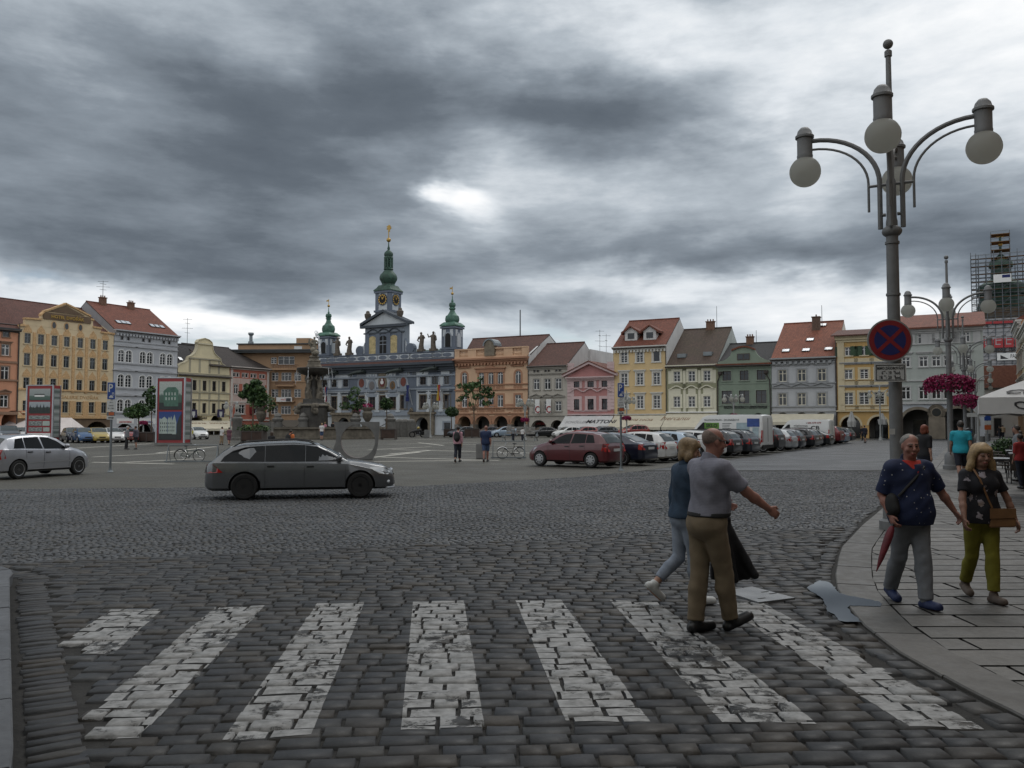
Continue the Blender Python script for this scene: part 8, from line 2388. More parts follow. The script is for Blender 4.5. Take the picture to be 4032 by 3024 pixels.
def car_meshes(kind):
 if kind in CARM:return CARM[kind]
 sp=SPEC[kind];L_=sp['L']
 xs_=sorted(set([p[0]for p in sp['top']]+[p[0]for p in sp['plan']]+list(np.linspace(-L_/2,L_/2,46))))
 xs_=[x for i,x in enumerate(xs_)if i==0 or x-xs_[i-1]>.015]
 v,f=[],[]
 n_=None
 for x_ in xs_:
  h_=car_section(sp,x_)
  ring=[(x_,y_,z_)for y_,z_ in h_]+[(x_,-y_,z_)for y_,z_ in h_[-2:0:-1]]
  n_=len(ring);v+=ring
 for i in range(len(xs_)-1):
  for j in range(n_):
   k_=(j+1)%n_
   f.append((i*n_+j,i*n_+k_,(i+1)*n_+k_,(i+1)*n_+j))
 f.append(tuple(range(n_))[::-1]);f.append(tuple((len(xs_)-1)*n_+j for j in range(n_)))
 me=bpy.data.meshes.new('body');me.from_pydata(v,[],f);me.update()
 bm=bmesh.new();bm.from_mesh(me);bmesh.ops.recalc_face_normals(bm,faces=bm.faces);bm.to_mesh(me);bm.free()
 ob=link('body_src',me)
 cut=MB();ra=sp['r']*1.17
 for xw in(sp['xr'],sp['xf']):
  for s_ in(-1,1):
   y0,y1=sorted((s_*(sp['W']/2+.2),s_*(sp['W']/2-.30)))
   cut.lathe([(ra,y0),(ra,y1)],(xw,0,sp['r']),28,axis='y')
 cme=cut.mesh('cutter',m_trim)
 bm=bmesh.new();bm.from_mesh(cme);bmesh.ops.recalc_face_normals(bm,faces=bm.faces);bm.to_mesh(cme);bm.free()
 oc=link('cutter_src',cme)
 mod=ob.modifiers.new('b','BOOLEAN');mod.operation='DIFFERENCE';mod.object=oc;mod.solver='EXACT'
 return sp,ob,oc,ra
def finish_car(kind,raw):
 sp,ob,oc,ra=raw
 dg=bpy.context.evaluated_depsgraph_get()
 me=bpy.data.meshes.new_from_object(ob.evaluated_get(dg))
 bpy.data.objects.remove(ob);bpy.data.objects.remove(oc)
 me.name='body'
 me.materials.clear();me.materials.append(m_trim);me.materials.append(m_trim)
 for p_ in me.polygons:
  c=p_.center
  inn=any((c.x-xw)**2+(c.z-sp['r'])**2<(ra*1.004)**2 for xw in(sp['xr'],sp['xf']))
  p_.material_index=1 if inn or(c.z<sp['sill']+.0 and abs(p_.normal.z)>.8)else 0
  p_.use_smooth=True
 autosmooth(me,32)
 out=dict(body=me)
 def side(poly,off=.008,m_=None,nm='pane',dens=.12,s_=1,thick=0):
  q=[]
  for a,b in zip(poly,poly[1:]+poly[:1]):
   k_=max(1,int(math.hypot(b[0]-a[0],b[1]-a[1])/dens))
   q+=[(a[0]+(b[0]-a[0])*i/k_,a[1]+(b[1]-a[1])*i/k_)for i in range(k_)]
  mb=MB().poly([(x_,s_*(car_y(sp,x_,z_)+off),z_)for x_,z_ in q][::-s_])
  return mb
 def top_patch(x0,x1,w0,off=.007,nx=7):
  mb=MB();ys=np.linspace(-1,1,9)
  P_=[]
  for x_ in np.linspace(x0,x1,nx):
   sec=car_section(sp,x_);
   up=sorted([(p[0],p[1])for p in sec[8:]])
   wmax=up[-1][0]*w0
   sl=(lerp_list(sp['top'],x_+.02)-lerp_list(sp['top'],x_-.02))/.04
   nl=math.hypot(1,sl)
   P_.append([(x_-off*sl/nl,y_*wmax,float(np.interp(abs(y_*wmax),[u[0]for u in up],[u[1]for u in up]))+off/nl)for y_ in ys])
  for i in range(nx-1):
   for j in range(8):mb.poly([P_[i][j],P_[i+1][j],P_[i+1][j+1],P_[i][j+1]][::-1])
  return mb
 g=m_cglass
 out['side_window']=[(side(w,.008,s_=s_).mesh('side_window',g))for w in sp['win']for s_ in(1,-1)]
 out['windscreen']=top_patch(sp['ws'][0],sp['ws'][1]-.04,.93).mesh('windscreen',m_cglass2,True)
 out['rear_window']=top_patch(sp['rw'][0]+.03,sp['rw'][1],.88,.009).mesh('rear_window',m_cglass2,True)if sp['rw']else None
 out['tail_light']=[side(sp['tail'],.012,s_=s_).mesh('tail_light',m_tail)for s_ in(1,-1)]
 rx=sp['tail'][0][0];z0,z1=min(p[1]for p in sp['tail']),max(p[1]for p in sp['tail'])
 for i,s_ in enumerate((1,-1)):
  mb=MB().add(out['tail_light'][i])
  yy=car_y(sp,rx,(z0+z1)/2);wv=.20 if kind!='van' else .10
  xb_=-sp['L']/2-.006
  xz_=lambda z_:float(np.interp(z_,[p[1]for p in sp['top'][:4]],[p[0]for p in sp['top'][:4]]))-.012
  mb.poly([(xz_(z0),s_*(yy+.02),z0),(xz_(z1),s_*(yy+.0),z1),(xz_(z1),s_*(yy-wv),z1),(xz_(z0),s_*(yy-wv*.8),z0)][::s_])
  out['tail_light'][i]=mb.mesh('tail_light',m_tail)
 out['headlight']=[side(sp['head'],.012,s_=s_).mesh('headlight',m_head)for s_ in(1,-1)]
 mb=MB()
 zb_,zt_=sp['sill']+.08,lerp_list(sp['belt'],0)
 for s_ in(1,-1):
  xsm=[sp['win'][-1][0][0]-.03,sp['win'][-1][-1][0]+.04]+([sp['win'][-2][0][0]+.0]if len(sp['win'])>1 else[-.6])
  for x_ in xsm:
   zz_=np.linspace(zb_,zt_,8)
   for a,b in zip(zz_,zz_[1:]):
    if math.hypot(x_-sp['xr'],a-sp['r'])<ra+.05:continue
    mb.poly([(x_-.006,s_*(car_y(sp,x_,a)+.003),a),(x_+.006,s_*(car_y(sp,x_,a)+.003),a),(x_+.006,s_*(car_y(sp,x_,b)+.003),b),(x_-.006,s_*(car_y(sp,x_,b)+.003),b)][::s_])
  zl=sp['sill']+.05
  xq=np.linspace(sp['xr']+ra+.03,sp['xf']-ra-.03,8)
  for a,b in zip(xq,xq[1:]):mb.poly([(a,s_*(car_y(sp,a,zl-.05)+.004),zl-.05),(b,s_*(car_y(sp,b,zl-.05)+.004),zl-.05),(b,s_*(car_y(sp,b,zl)+.004),zl),(a,s_*(car_y(sp,a,zl)+.004),zl)][::s_])
 out['trim']=mb.mesh('door_seams',m_trim)
 out['handle']=[]
 for s_ in(1,-1):
  for x_ in([sp['win'][-1][0][0]+.12,sp['win'][-2][0][0]+.14]if len(sp['win'])>1 else[1.05]):
   z_=lerp_list(sp['belt'],x_)-.09;y_=car_y(sp,x_,z_)
   mb=MB().box(x_-.09,x_+.09,*sorted((s_*y_,s_*(y_+.035))),z_-.018,z_+.018);out['handle'].append(mb.mesh('door_handle',m_trim))
 out['mirror']=[]
 for s_ in(1,-1):
  x_=sp['win'][-1][-1][0]-.12;z_=sp['win'][-1][-1][1]+.06;y_=car_y(sp,x_,z_)
  mb=MB().ball((x_,s_*(y_+.13),z_+.03),(.075,.11,.08),10,8);mb.tube([(x_+.03,s_*(y_-.02),z_-.03),(x_+.02,s_*(y_+.1),z_-.01)],.03,6);out['mirror'].append(mb.mesh('mirror',m_trim,True))
 r_=sp['r']
 mb=MB().lathe([(r_*.68,-.10),(r_*.90,-.105),(r_,-.075),(r_,.075),(r_*.90,.105),(r_*.68,.10)],nseg=28,axis='y');out['tyre']=mb.mesh('wheel',m_tyre,True);autosmooth(out['tyre'],40)
 def rim(kind_):
  q=MB()
  if kind_=='cap':
   q.lathe([(r_*.69,.085),(r_*.66,.108),(r_*.3,.118),(.01,.12)],nseg=24,axis='y')
   for i in range(8):
    a=i*math.pi/4;q.prism([(math.cos(a+d)*e,math.sin(a+d)*e)for d,e in((-.16,r_*.36),(.16,r_*.36),(.2,r_*.58),(-.2,r_*.58))],.119,.1215,1)
  else:
   q.lathe([(r_*.70,.06),(r_*.69,.105),(r_*.63,.10),(r_*.63,.05)],nseg=24,axis='y')
   q.lathe([(r_*.64,.02),(r_*.64,.03)],nseg=24,m=1,axis='y')
   q.lathe([(r_*.17,.04),(r_*.15,.10)],nseg=12,axis='y')
   for i in range(5 if kind_=='alloy' else 10):
    a=i*2*math.pi/(5 if kind_=='alloy' else 10);w_=.19 if kind_=='alloy' else .09
    q.prism([(math.cos(a+d)*e,math.sin(a+d)*e)for d,e in((-w_*1.6,r_*.15),(w_*1.6,r_*.15),(w_,r_*.65),(-w_,r_*.65))],.06,.095)
  return q
 out['rims']={k_:rim(k_).mesh('rim',([m_cap,m_trim]if k_=='cap' else[m_rim,m_trim])if k_!='dark' else[m_rimdk,m_trim],False)for k_ in('cap','alloy','dark')}
 xb_=-sp['L']/2-.012
 mb=MB().box(xb_-.006,xb_+.02,-.26,.26,sp['tail'][0][1]-.0+(.02 if kind!='van' else-.1),sp['tail'][0][1]+(.13 if kind!='van' else .02));out['plate']=mb.mesh('number_plate',m_np)
 mb=MB();xf_=sp['L']/2;zg=sp['head'][-1][1];mb.box(xf_-.06,xf_+.004,-.28,.28,zg-.14,zg-.02);mb.box(xf_-.05,xf_+.008,-.5,.5,sp['sill']+.10,sp['sill']+.19);out['grille']=mb.mesh('grille',m_trim)
 if sp['rail']:
  mb=MB()
  for s_ in(1,-1):
   xq=np.linspace(sp['rail'][0],sp['rail'][1],12)
   wr=lambda x_:car_section(sp,x_)[9][0]*.97
   mb.tube([(x_,s_*wr(x_),lerp_list(sp['top'],x_)-.03+.075*min(1,6*math.sin(math.pi*i/11)**.5))for i,x_ in enumerate(xq)],.018,6)
  out['rail']=mb.mesh('roof_rail',m_trim,True)
 CARM[kind]=out
 return out
_raw={k_:car_meshes(k_)for k_ in SPEC}
bpy.context.view_layer.update()
for k_,v_ in _raw.items():finish_car(k_,v_)
TINTED={}
def car(kind,label,p,rz,paint_,rim='cap',name='parked_car',cat='car',group='cars parked in the square',scale=1,detail=2,glass_=None,skip=()):
 M_=CARM[kind];sp=SPEC[kind]
 t=thing(name,label,cat,p,rz,group);t.scale=(scale,)*3
 key=(kind,paint_.name)
 if key not in TINTED:
  me=M_['body'].copy();me.materials[0]=paint_;mr=[q.copy()for q in M_['mirror']]
  for q in mr:q.materials[0]=paint_
  TINTED[key]=(me,mr)
 me,mr=TINTED[key]
 link('body',me,t)
 for i,q in enumerate(M_['side_window']):
  link('side_window',q,t)
 link('windscreen',M_['windscreen'],t)
 if M_['rear_window']:link('rear_window',M_['rear_window'],t)
 for q in M_['tail_light']:link('tail_light',q,t)
 for q in M_['headlight']:link('headlight',q,t)
 for xw in(sp['xr'],sp['xf']):
  for s_ in(1,-1):
   w=link('wheel',M_['tyre'],t,(xw,s_*(sp['W']/2-.115),sp['r']));w.rotation_euler=(random.uniform(-.01,.01),random.uniform(0,6),0 if s_>0 else math.pi)
   link('rim',M_['rims'][rim],w)
 link('number_plate',M_['plate'],t);link('grille',M_['grille'],t)
 if detail>1:
  link('door_seams',M_['trim'],t)
  for q in M_['handle']:link('door_handle',q,t)
 for q in mr:link('mirror',q,t)
 if 'rail' in M_ and 'rail' not in skip:link('roof_rail',M_['rail'],t)
 return t
p_grey=paint('graphite grey',(.125,.131,.137),.5,.27);p_silver=paint('silver',(.36,.37,.40),.55,.33);p_red=paint('dark red',(.085,.008,.012),.1);p_navy=paint('navy',(.012,.016,.035),.3);p_white=paint('white',(.62,.62,.60));p_black=paint('black',(.012,.013,.015),.3)
p_dgrey=paint('dark slate',(.045,.052,.062),.5);p_lsil=paint('light silver',(.42,.44,.45),.5);p_blue=paint('bright blue',(.012,.065,.17),.2);p_yel=paint('yellow',(.34,.25,.04));p_bred=paint('bright red',(.24,.022,.018));p_lblue=paint('pale blue',(.30,.38,.46),.4);p_wine=paint('wine red',(.16,.012,.018),.2)
def on_wheels(kind,zm_,rear,front,side_,scale=None):
 sp=SPEC[kind]
 a,b=gnd(zm_,*rear),gnd(zm_,*front)
 d=(b-a);ang=math.atan2(d.y,d.x);wb=sp['xf']-sp['xr']
 s_=d.length/wb if scale is None else scale
 u=d.normalized();l_=Vector((-u.y,u.x,0))
 mid=(a+b)/2
 c=mid-u*((sp['xf']+sp['xr'])/2*s_)-l_*(side_*(sp['W']/2-.05)*s_)
 return c,ang,s_
c,ang,s_=on_wheels('estate','I',(628,884),(1725,864),-1)
BMW=car('estate','dark grey estate car with roof rails and black wheels, driving past',c,ang,p_grey,'dark','estate_car','car',None,s_)
mb=MB()
for s2 in(-1,1):mb.lathe([(.10,0),(.12,.03),(.09,.05)],(2.345,s2*.14,.66),12,axis='x',sx=1.1,sy=.75)
mb.build('grille_ring',m_chrome,BMW)
mb=MB().tube([(2.2,-.80,.25),(2.38,-.55,.24),(2.45,0,.24),(2.38,.55,.24),(2.2,.80,.25)],.03,6);mb.build('bumper_lip',m_rim,BMW)
for s2 in(-1,1):mb=MB().ball((2.24,s2*.70,.40),(.06,.09,.06),10,6);mb.build('fog_lamp',m_head,BMW)
c,ang,s_=on_wheels('hatch','H',(200,714),(918,662),-1)
PEU=car('hatch','silver hatchback with its nose to the parking sign, cut by the left edge',c,ang,p_silver,'alloy','silver_hatchback','car','cars parked in the square',s_*.96)
mb=MB();sp=SPEC['hatch']
for z_ in(.52,.30):
 xq=np.linspace(-.85,.85,10)
 for a,b in zip(xq,xq[1:]):mb.poly([(a,-(car_y(sp,a,z_)+.012),z_-.014),(a,-(car_y(sp,a,z_)+.012),z_+.014),(b,-(car_y(sp,b,z_)+.012),z_+.014),(b,-(car_y(sp,b,z_)+.012),z_-.014)][::-1])
mb.build('side_strip',m_rim,PEU)
c,ang,s_=on_wheels('hatch','K',(905,764),(270,741),1)
FAB=car('hatch','dark red hatchback, nearest of the parked row beside the parking sign',c,ang,p_red,'cap','parked_car','car','cars parked in the square',s_)
row0=c;rowa=ang
w7=gnd('L',890,590);w2=gnd('K',905,764);step=(w7-w2)/7
REST=[('sedan','dark navy fastback parked beside the dark red hatchback',p_navy,'alloy'),('hatch','cream white hatchback with dark rear window, third car of the parked row',p_white,'cap'),('hatch','small pale blue hatchback between two white cars',p_lblue,'alloy'),('wagon','white estate car with tall red tail lights',p_white,'alloy'),('wagon','black estate car with chrome window line',p_black,'alloy'),('wagon','slate grey estate car beside the glazier van',p_dgrey,'alloy')]
for i,(k_,lab,pt,rm)in enumerate(REST):
 car(k_,lab,row0+step*(i+1)+Vector((random.uniform(-.1,.1),random.uniform(-.2,.2),0)),rowa+random.uniform(-.03,.03),pt,rm,detail=2 if i<4 else 1)
def van(label,p,rz,s_):
 t=car('van',label,p,rz,p_white,'alloy','white_van','van','white delivery vans',s_,2)
 sp=SPEC['van'];W_=sp['W']/2
 mb=MB()
 for s2 in(1,-1):
  for z_ in(.62,1.30):
   mb.box(-2.6,1.0,*sorted((s2*(car_y(sp,0,z_)+.001),s2*(car_y(sp,0,z_)+.012))),z_-.015,z_+.015)
 mb.build('side_crease',p_lsil,t)
 mb=MB().box(-2.80,-2.66,-.95,.95,.38,.58);mb.build('rear_bumper',m_trim,t)
 mb=MB().box(-2.765,-2.75,-.012,.012,.6,2.3);mb.build('door_seam',m_trim,t)
 return t
def van_at(w):
 u=Vector((math.cos(rowa),math.sin(rowa),0));return w+u*1.55-Vector((-u.y,u.x,0))*.95
def on_flank(t,build,name,m__,off=.016,z=None):
 mb=MB();build(mb)
 sp=SPEC['van']
 v=[]
 for x_,y_,z_ in mb.v:
  xx_=-x_
  v.append((xx_,car_y(sp,xx_,min(z_,2.26))+off-y_*.5,z_))
 mb.v=v
 return mb.build(name,m__,t)
v1=van('white high roofed glazier van with green sign and blue pictures on its flank',van_at(w7)+Vector((-.25,.2,0)),rowa,.96)
m_green=mat('sign green',(.11,.25,.035),.5,var=.1);m_gtext=mat('dark grey print',(.07,.08,.09),.6,var=0);m_pblue=mat('print blue',(.03,.07,.26),.4,var=.3,vs=3);m_pcy=mat('print pale cyan',(.33,.42,.45),.4,var=.2,vs=3)
on_flank(v1,lambda mb:text_into(mb,'SKLOCENTRUM - SKLENÁŘSTVÍ',.05,2.10,h=.145,w=2.35,y=0),'lettering',m_gtext)
o=on_flank(v1,lambda mb:[mb.box(-1.12+i*.1,-1.02+i*.1,-.002,.004,1.60,1.98)for i in range(10)],'green_panel',m_green,.014)
on_flank(v1,lambda mb:[mb.box(-1.12+i*.1,-1.02+i*.1,-.002,.004,1.44,1.59)for i in range(10)],'black_panel',m_ink,.014)
on_flank(v1,lambda mb:text_into(mb,'SKLO',-.62,1.68,h=.23,w=.76,y=0),'lettering',m_ink,.022)
on_flank(v1,lambda mb:[mb.box(.10,.10+q,-.002,.004,1.92-.11*i,1.95-.11*i)for i,q in enumerate((.62,.5,.48,.56,.6))],'small_print',m_gtext,.014)
for x0,x1,z0,z1,m__,oo in((1.05,1.9,1.5,1.98,m_pcy,.012),(1.05,1.9,1.36,1.5,m_ink,.014),(1.75,2.55,1.72,2.24,m_pblue,.018),(2.1,2.5,1.02,1.68,m_pcy,.016),(1.72,2.08,.98,1.36,m_pblue,.016),(1.68,2.1,.82,.98,m_green,.018)):
 on_flank(v1,lambda mb:[mb.box(x0+(x1-x0)*i/4,x0+(x1-x0)*(i+1)/4,-.002,.003,z0+(z1-z0)*j/3,z0+(z1-z0)*(j+1)/3)for i in range(4)for j in range(3)],'picture_panel',m__,oo)
w14=gnd('L',1690,492)
v2p=van_at(w14)
v2=van('white rental van with large black lettering and a red phone number',v2p+Vector((-.2,.2,0)),rowa,.88)
on_flank(v2,lambda mb:text_into(mb,'606 079 079',1.35,2.08,h=.17,w=1.3,y=0),'lettering',m_fr)
on_flank(v2,lambda mb:mb.tube([(.58,0,2.2),(.56,0,2.16),(.62,0,2.1)],.025,6),'phone_symbol',m_ink)
on_flank(v2,lambda mb:(text_into(mb,'PŮJČOVNA',.05,1.76,h=.22,w=1.36,y=0),text_into(mb,'DODÁVEK',.05,1.44,h=.22,w=1.36,y=0)),'lettering',m_ink)
on_flank(v2,lambda mb:text_into(mb,'CB',1.42,1.46,h=.42,w=.84,y=0),'lettering',m_ink)
on_flank(v2,lambda mb:text_into(mb,'WWW.PUJCOVNADODAVEK-CB.CZ',.9,1.16,h=.12,w=2.0,y=0),'lettering',m_ink)
st2=(w14-w7)/7.3
for i,(k_,lab,pt)in enumerate((('suv','black off roader right behind the glazier van',p_black),('hatch','silver hatchback second behind the glazier van',p_lsil),('hatch','dark grey hatchback third behind the glazier van',p_dgrey),('wagon','black estate car in the middle between the two vans',p_black),('wagon','slate grey estate car two places before the rental van',p_dgrey),('sedan','black saloon just before the rental van',p_black))):
 car(k_,lab,row0+step*7+st2*(i+1.1)+Vector((random.uniform(-.1,.4),random.uniform(-.2,.2),0)),rowa+random.uniform(-.03,.03),pt,'alloy',detail=1)
for i,(k_,lab,pt)in enumerate((('suv','wine red car behind the rental van',p_wine),('sedan','pale blue saloon second behind the rental van',p_lblue),('wagon','dark estate car last in the row by the mustard house',p_dgrey))):
 car(k_,lab,row0+step*7+(w14-w7)+st2*(i*1.0+1.0),rowa+random.uniform(-.03,.03),pt,'alloy',detail=1)
def far_car(kind,label,zm_,x0,x1,yb,rz,pt,d=None):
 g=gnd(zm_,(x0+x1)/2,yb)if d is None else Vector((at(zm_,(x0+x1)/2,0,d).x,d,0))
 return car(kind,label,g+Vector((0,1.2,0)),rz,pt,'cap',detail=1)
fa=RAD(-52)
far_car('hatch','bright blue hatchback before the hotel arcade','H',800,972,303,fa,p_blue);far_car('hatch','yellow hatchback before the hotel arcade','H',912,1185,302,fa,p_yel)
far_car('hatch','white hatchback between the yellow and the red one, before the hotel','H',1100,1348,300,fa,p_white);far_car('hatch','red car behind the talking men before the grey house','H',1290,1480,295,fa,p_bred)
far_car('wagon','white estate car before the orange house at the left edge','H',20,265,292,fa,p_white);far_car('suv','dark car cut off at the left edge','H',-90,100,300,fa,p_dgrey)
far_car('hatch','dark blue car half behind the bright blue hatchback','H',700,830,296,fa,p_navy)
far_car('hatch','white car in front of the cream awning on the left','I',92,207,312,fa,p_white)
ra_=RAD(-118)
for(k_,lab,zm_,x0,x1,yb,pt,ang_)in(('hatch','white car before the pink house awning','K',505,735,396,p_white,205),('hatch','red car before the pink house awning','K',715,925,396,p_bred,205),('wagon','dark estate car before the yellow house awning','K',940,1150,394,p_dgrey,205),('suv','bright red off roader before the yellow house awning','K',1315,1555,392,p_bred,205),('sedan','dark saloon with silver sun shade before the beige arches','J',1880,2115,494,p_black,205),('hatch','grey blue hatchback before the peach arcade','J',1335,1560,490,p_lblue,205),('hatch','dark car behind the backpacker','J',840,930,490,p_dgrey,215),('sedan','dark saloon behind the man in blue','J',1180,1340,488,p_navy,205)):
 far_car(k_,lab,zm_,x0,x1,yb,RAD(ang_),pt)
#  people
def surface_nets(D,o,h):
 nx,ny,nz=D.shape
 neg=D<0
 c=np.zeros((nx-1,ny-1,nz-1),np.int8)
 for i in(0,1):
  for j in(0,1):
   for k_ in(0,1):c+=neg[i:nx-1+i,j:ny-1+j,k_:nz-1+k_]
 act=(c>0)&(c<8)
 idx=np.argwhere(act)
 if len(idx)==0:return np.zeros((0,3)),np.zeros((0,4),int)
 vid=-np.ones(act.shape,np.int64);vid[act]=np.arange(len(idx))
 acc=np.zeros((len(idx),3));cnt=np.zeros(len(idx))
 cor=[(i,j,k_)for i in(0,1)for j in(0,1)for k_ in(0,1)]
 for a in range(8):
  for ax in range(3):
   if cor[a][ax]:continue
   b=list(cor[a]);b[ax]=1
   va=D[idx[:,0]+cor[a][0],idx[:,1]+cor[a][1],idx[:,2]+cor[a][2]];vb=D[idx[:,0]+b[0],idx[:,1]+b[1],idx[:,2]+b[2]]
   m_=(va<0)!=(vb<0)
   t=np.where(m_,va/np.where(m_,va-vb,1),0)
   p=np.array(cor[a],float)[None].repeat(len(idx),0);p[:,ax]+=t
   acc[m_]+=p[m_];cnt[m_]+=1
 V_=(idx+acc/cnt[:,None])*h+o
 F_=[]
 for ax in range(3):
  sl0=[slice(None)]*3;sl1=[slice(None)]*3
  sl0[ax]=slice(0,-1);sl1[ax]=slice(1,None)
  A_,B_=neg[tuple(sl0)],neg[tuple(sl1)]
  e=np.argwhere(A_!=B_)
  u,w=[(1,2),(2,0),(0,1)][ax]
  ok=(e[:,u]>0)&(e[:,w]>0)&(e[:,u]<D.shape[u]-1)&(e[:,w]<D.shape[w]-1)
  e=e[ok]
  q=[]
  for du,dw in((-1,-1),(0,-1),(0,0),(-1,0)):
   f=e.copy();f[:,u]+=du;f[:,w]+=dw
   q.append(vid[f[:,0],f[:,1],f[:,2]])
  q=np.stack(q,1)
  flip=A_[tuple(e.T)]
  q[~flip]=q[~flip][:,::-1]
  F_.append(q)
 F_=np.concatenate(F_)
 F_=F_[(F_>=0).all(1)]
 return V_,F_
def prim_sd(pr,X_,Y_,Z_):
 if pr[0]=='c':
  a,b,ra,rb=np.array(pr[1]),np.array(pr[2]),pr[3],pr[4]
  d=b-a;L_=max((d*d).sum(),1e-9)
  px_,py_,pz_=X_-a[0],Y_-a[1],Z_-a[2]
  t=np.clip((px_*d[0]+py_*d[1]+pz_*d[2])/L_,0,1)
  s_=np.sqrt((px_-t*d[0])**2+(py_-t*d[1])**2+(pz_-t*d[2])**2)-(ra+(rb-ra)*t)
 else:
  c,r_=pr[1],pr[2]
  R_=pr[3]if len(pr)>3 and pr[3]is not None else None
  x,y,z=X_-c[0],Y_-c[1],Z_-c[2]
  if R_ is not None:
   x,y,z=(R_[0][0]*x+R_[1][0]*y+R_[2][0]*z,R_[0][1]*x+R_[1][1]*y+R_[2][1]*z,R_[0][2]*x+R_[1][2]*y+R_[2][2]*z)
  k0=np.sqrt((x/r_[0])**2+(y/r_[1])**2+(z/r_[2])**2);k1=np.sqrt((x/r_[0]**2)**2+(y/r_[1]**2)**2+(z/r_[2]**2)**2)
  s_=k0*(k0-1)/np.maximum(k1,1e-6)
 return s_
def prim_box(pr,m_):
 if pr[0]=='c':
  a,b=np.array(pr[1]),np.array(pr[2]);r_=max(pr[3],pr[4])+m_
  return np.minimum(a,b)-r_,np.maximum(a,b)+r_
 r_=max(pr[2])+m_ if len(pr)>3 and pr[3]is not None else np.array(pr[2])+m_
 return np.array(pr[1])-r_,np.array(pr[1])+r_
def sdf_mesh(items,h,cuts=(),wob=None,post=None):
 lo=np.min([prim_box(i[0],.03)[0]for i in items if i[2]!='-'],0);hi=np.max([prim_box(i[0],.03)[1]for i in items if i[2]!='-'],0)
 lo-=2*h;hi+=2*h
 n_=np.ceil((hi-lo)/h).astype(int)+1
 ax=[lo[i]+h*np.arange(n_[i])for i in range(3)]
 D=np.full(n_,.5)
 for it in items:
  pr,k_,op,planes=it
  m_=max(.05,k_*1.5)
  b0,b1=prim_box(pr,m_)
  s0=np.clip(np.floor((b0-lo)/h).astype(int),0,n_-1);s1=np.clip(np.ceil((b1-lo)/h).astype(int)+1,1,n_)
  if(s1<=s0).any():continue
  sl=tuple(slice(a,b)for a,b in zip(s0,s1))
  X_,Y_,Z_=np.meshgrid(ax[0][sl[0]],ax[1][sl[1]],ax[2][sl[2]],indexing='ij')
  d=prim_sd(pr,X_,Y_,Z_)
  for pp,nn in planes or():
   d=np.maximum(d,(X_-pp[0])*nn[0]+(Y_-pp[1])*nn[1]+(Z_-pp[2])*nn[2])
  e=D[sl]
  if op=='-':
   D[sl]=np.maximum(e,-d)
  else:
   hh=np.clip(.5+.5*(e-d)/max(k_,1e-4),0,1)
   D[sl]=e*(1-hh)+d*hh-k_*hh*(1-hh)
 if wob or cuts:
  X_,Y_,Z_=np.meshgrid(*ax,indexing='ij',sparse=True)
  if wob:
   a=wob
   D=D+a*(np.sin(X_*24+Z_*9+1.6*np.sin(Y_*17+Z_*6))+.5*np.sin(Z_*46+X_*21-Y_*19+2*np.sin(X_*14))+.6*np.sin(Y_*33-Z_*8+X_*27))*.5
  for pp,nn in cuts:
   D=np.maximum(D,(X_-pp[0])*nn[0]+(Y_-pp[1])*nn[1]+(Z_-pp[2])*nn[2])
 return surface_nets(D,lo,h)
def np_mesh(name,V_,F_,mats,smooth=True):
 me=raw_mesh(name,V_,F_,mats[0],None,smooth)
 for m_ in mats[1:]:me.materials.append(m_)
 return me
def VV(*a):return np.array(a,float)
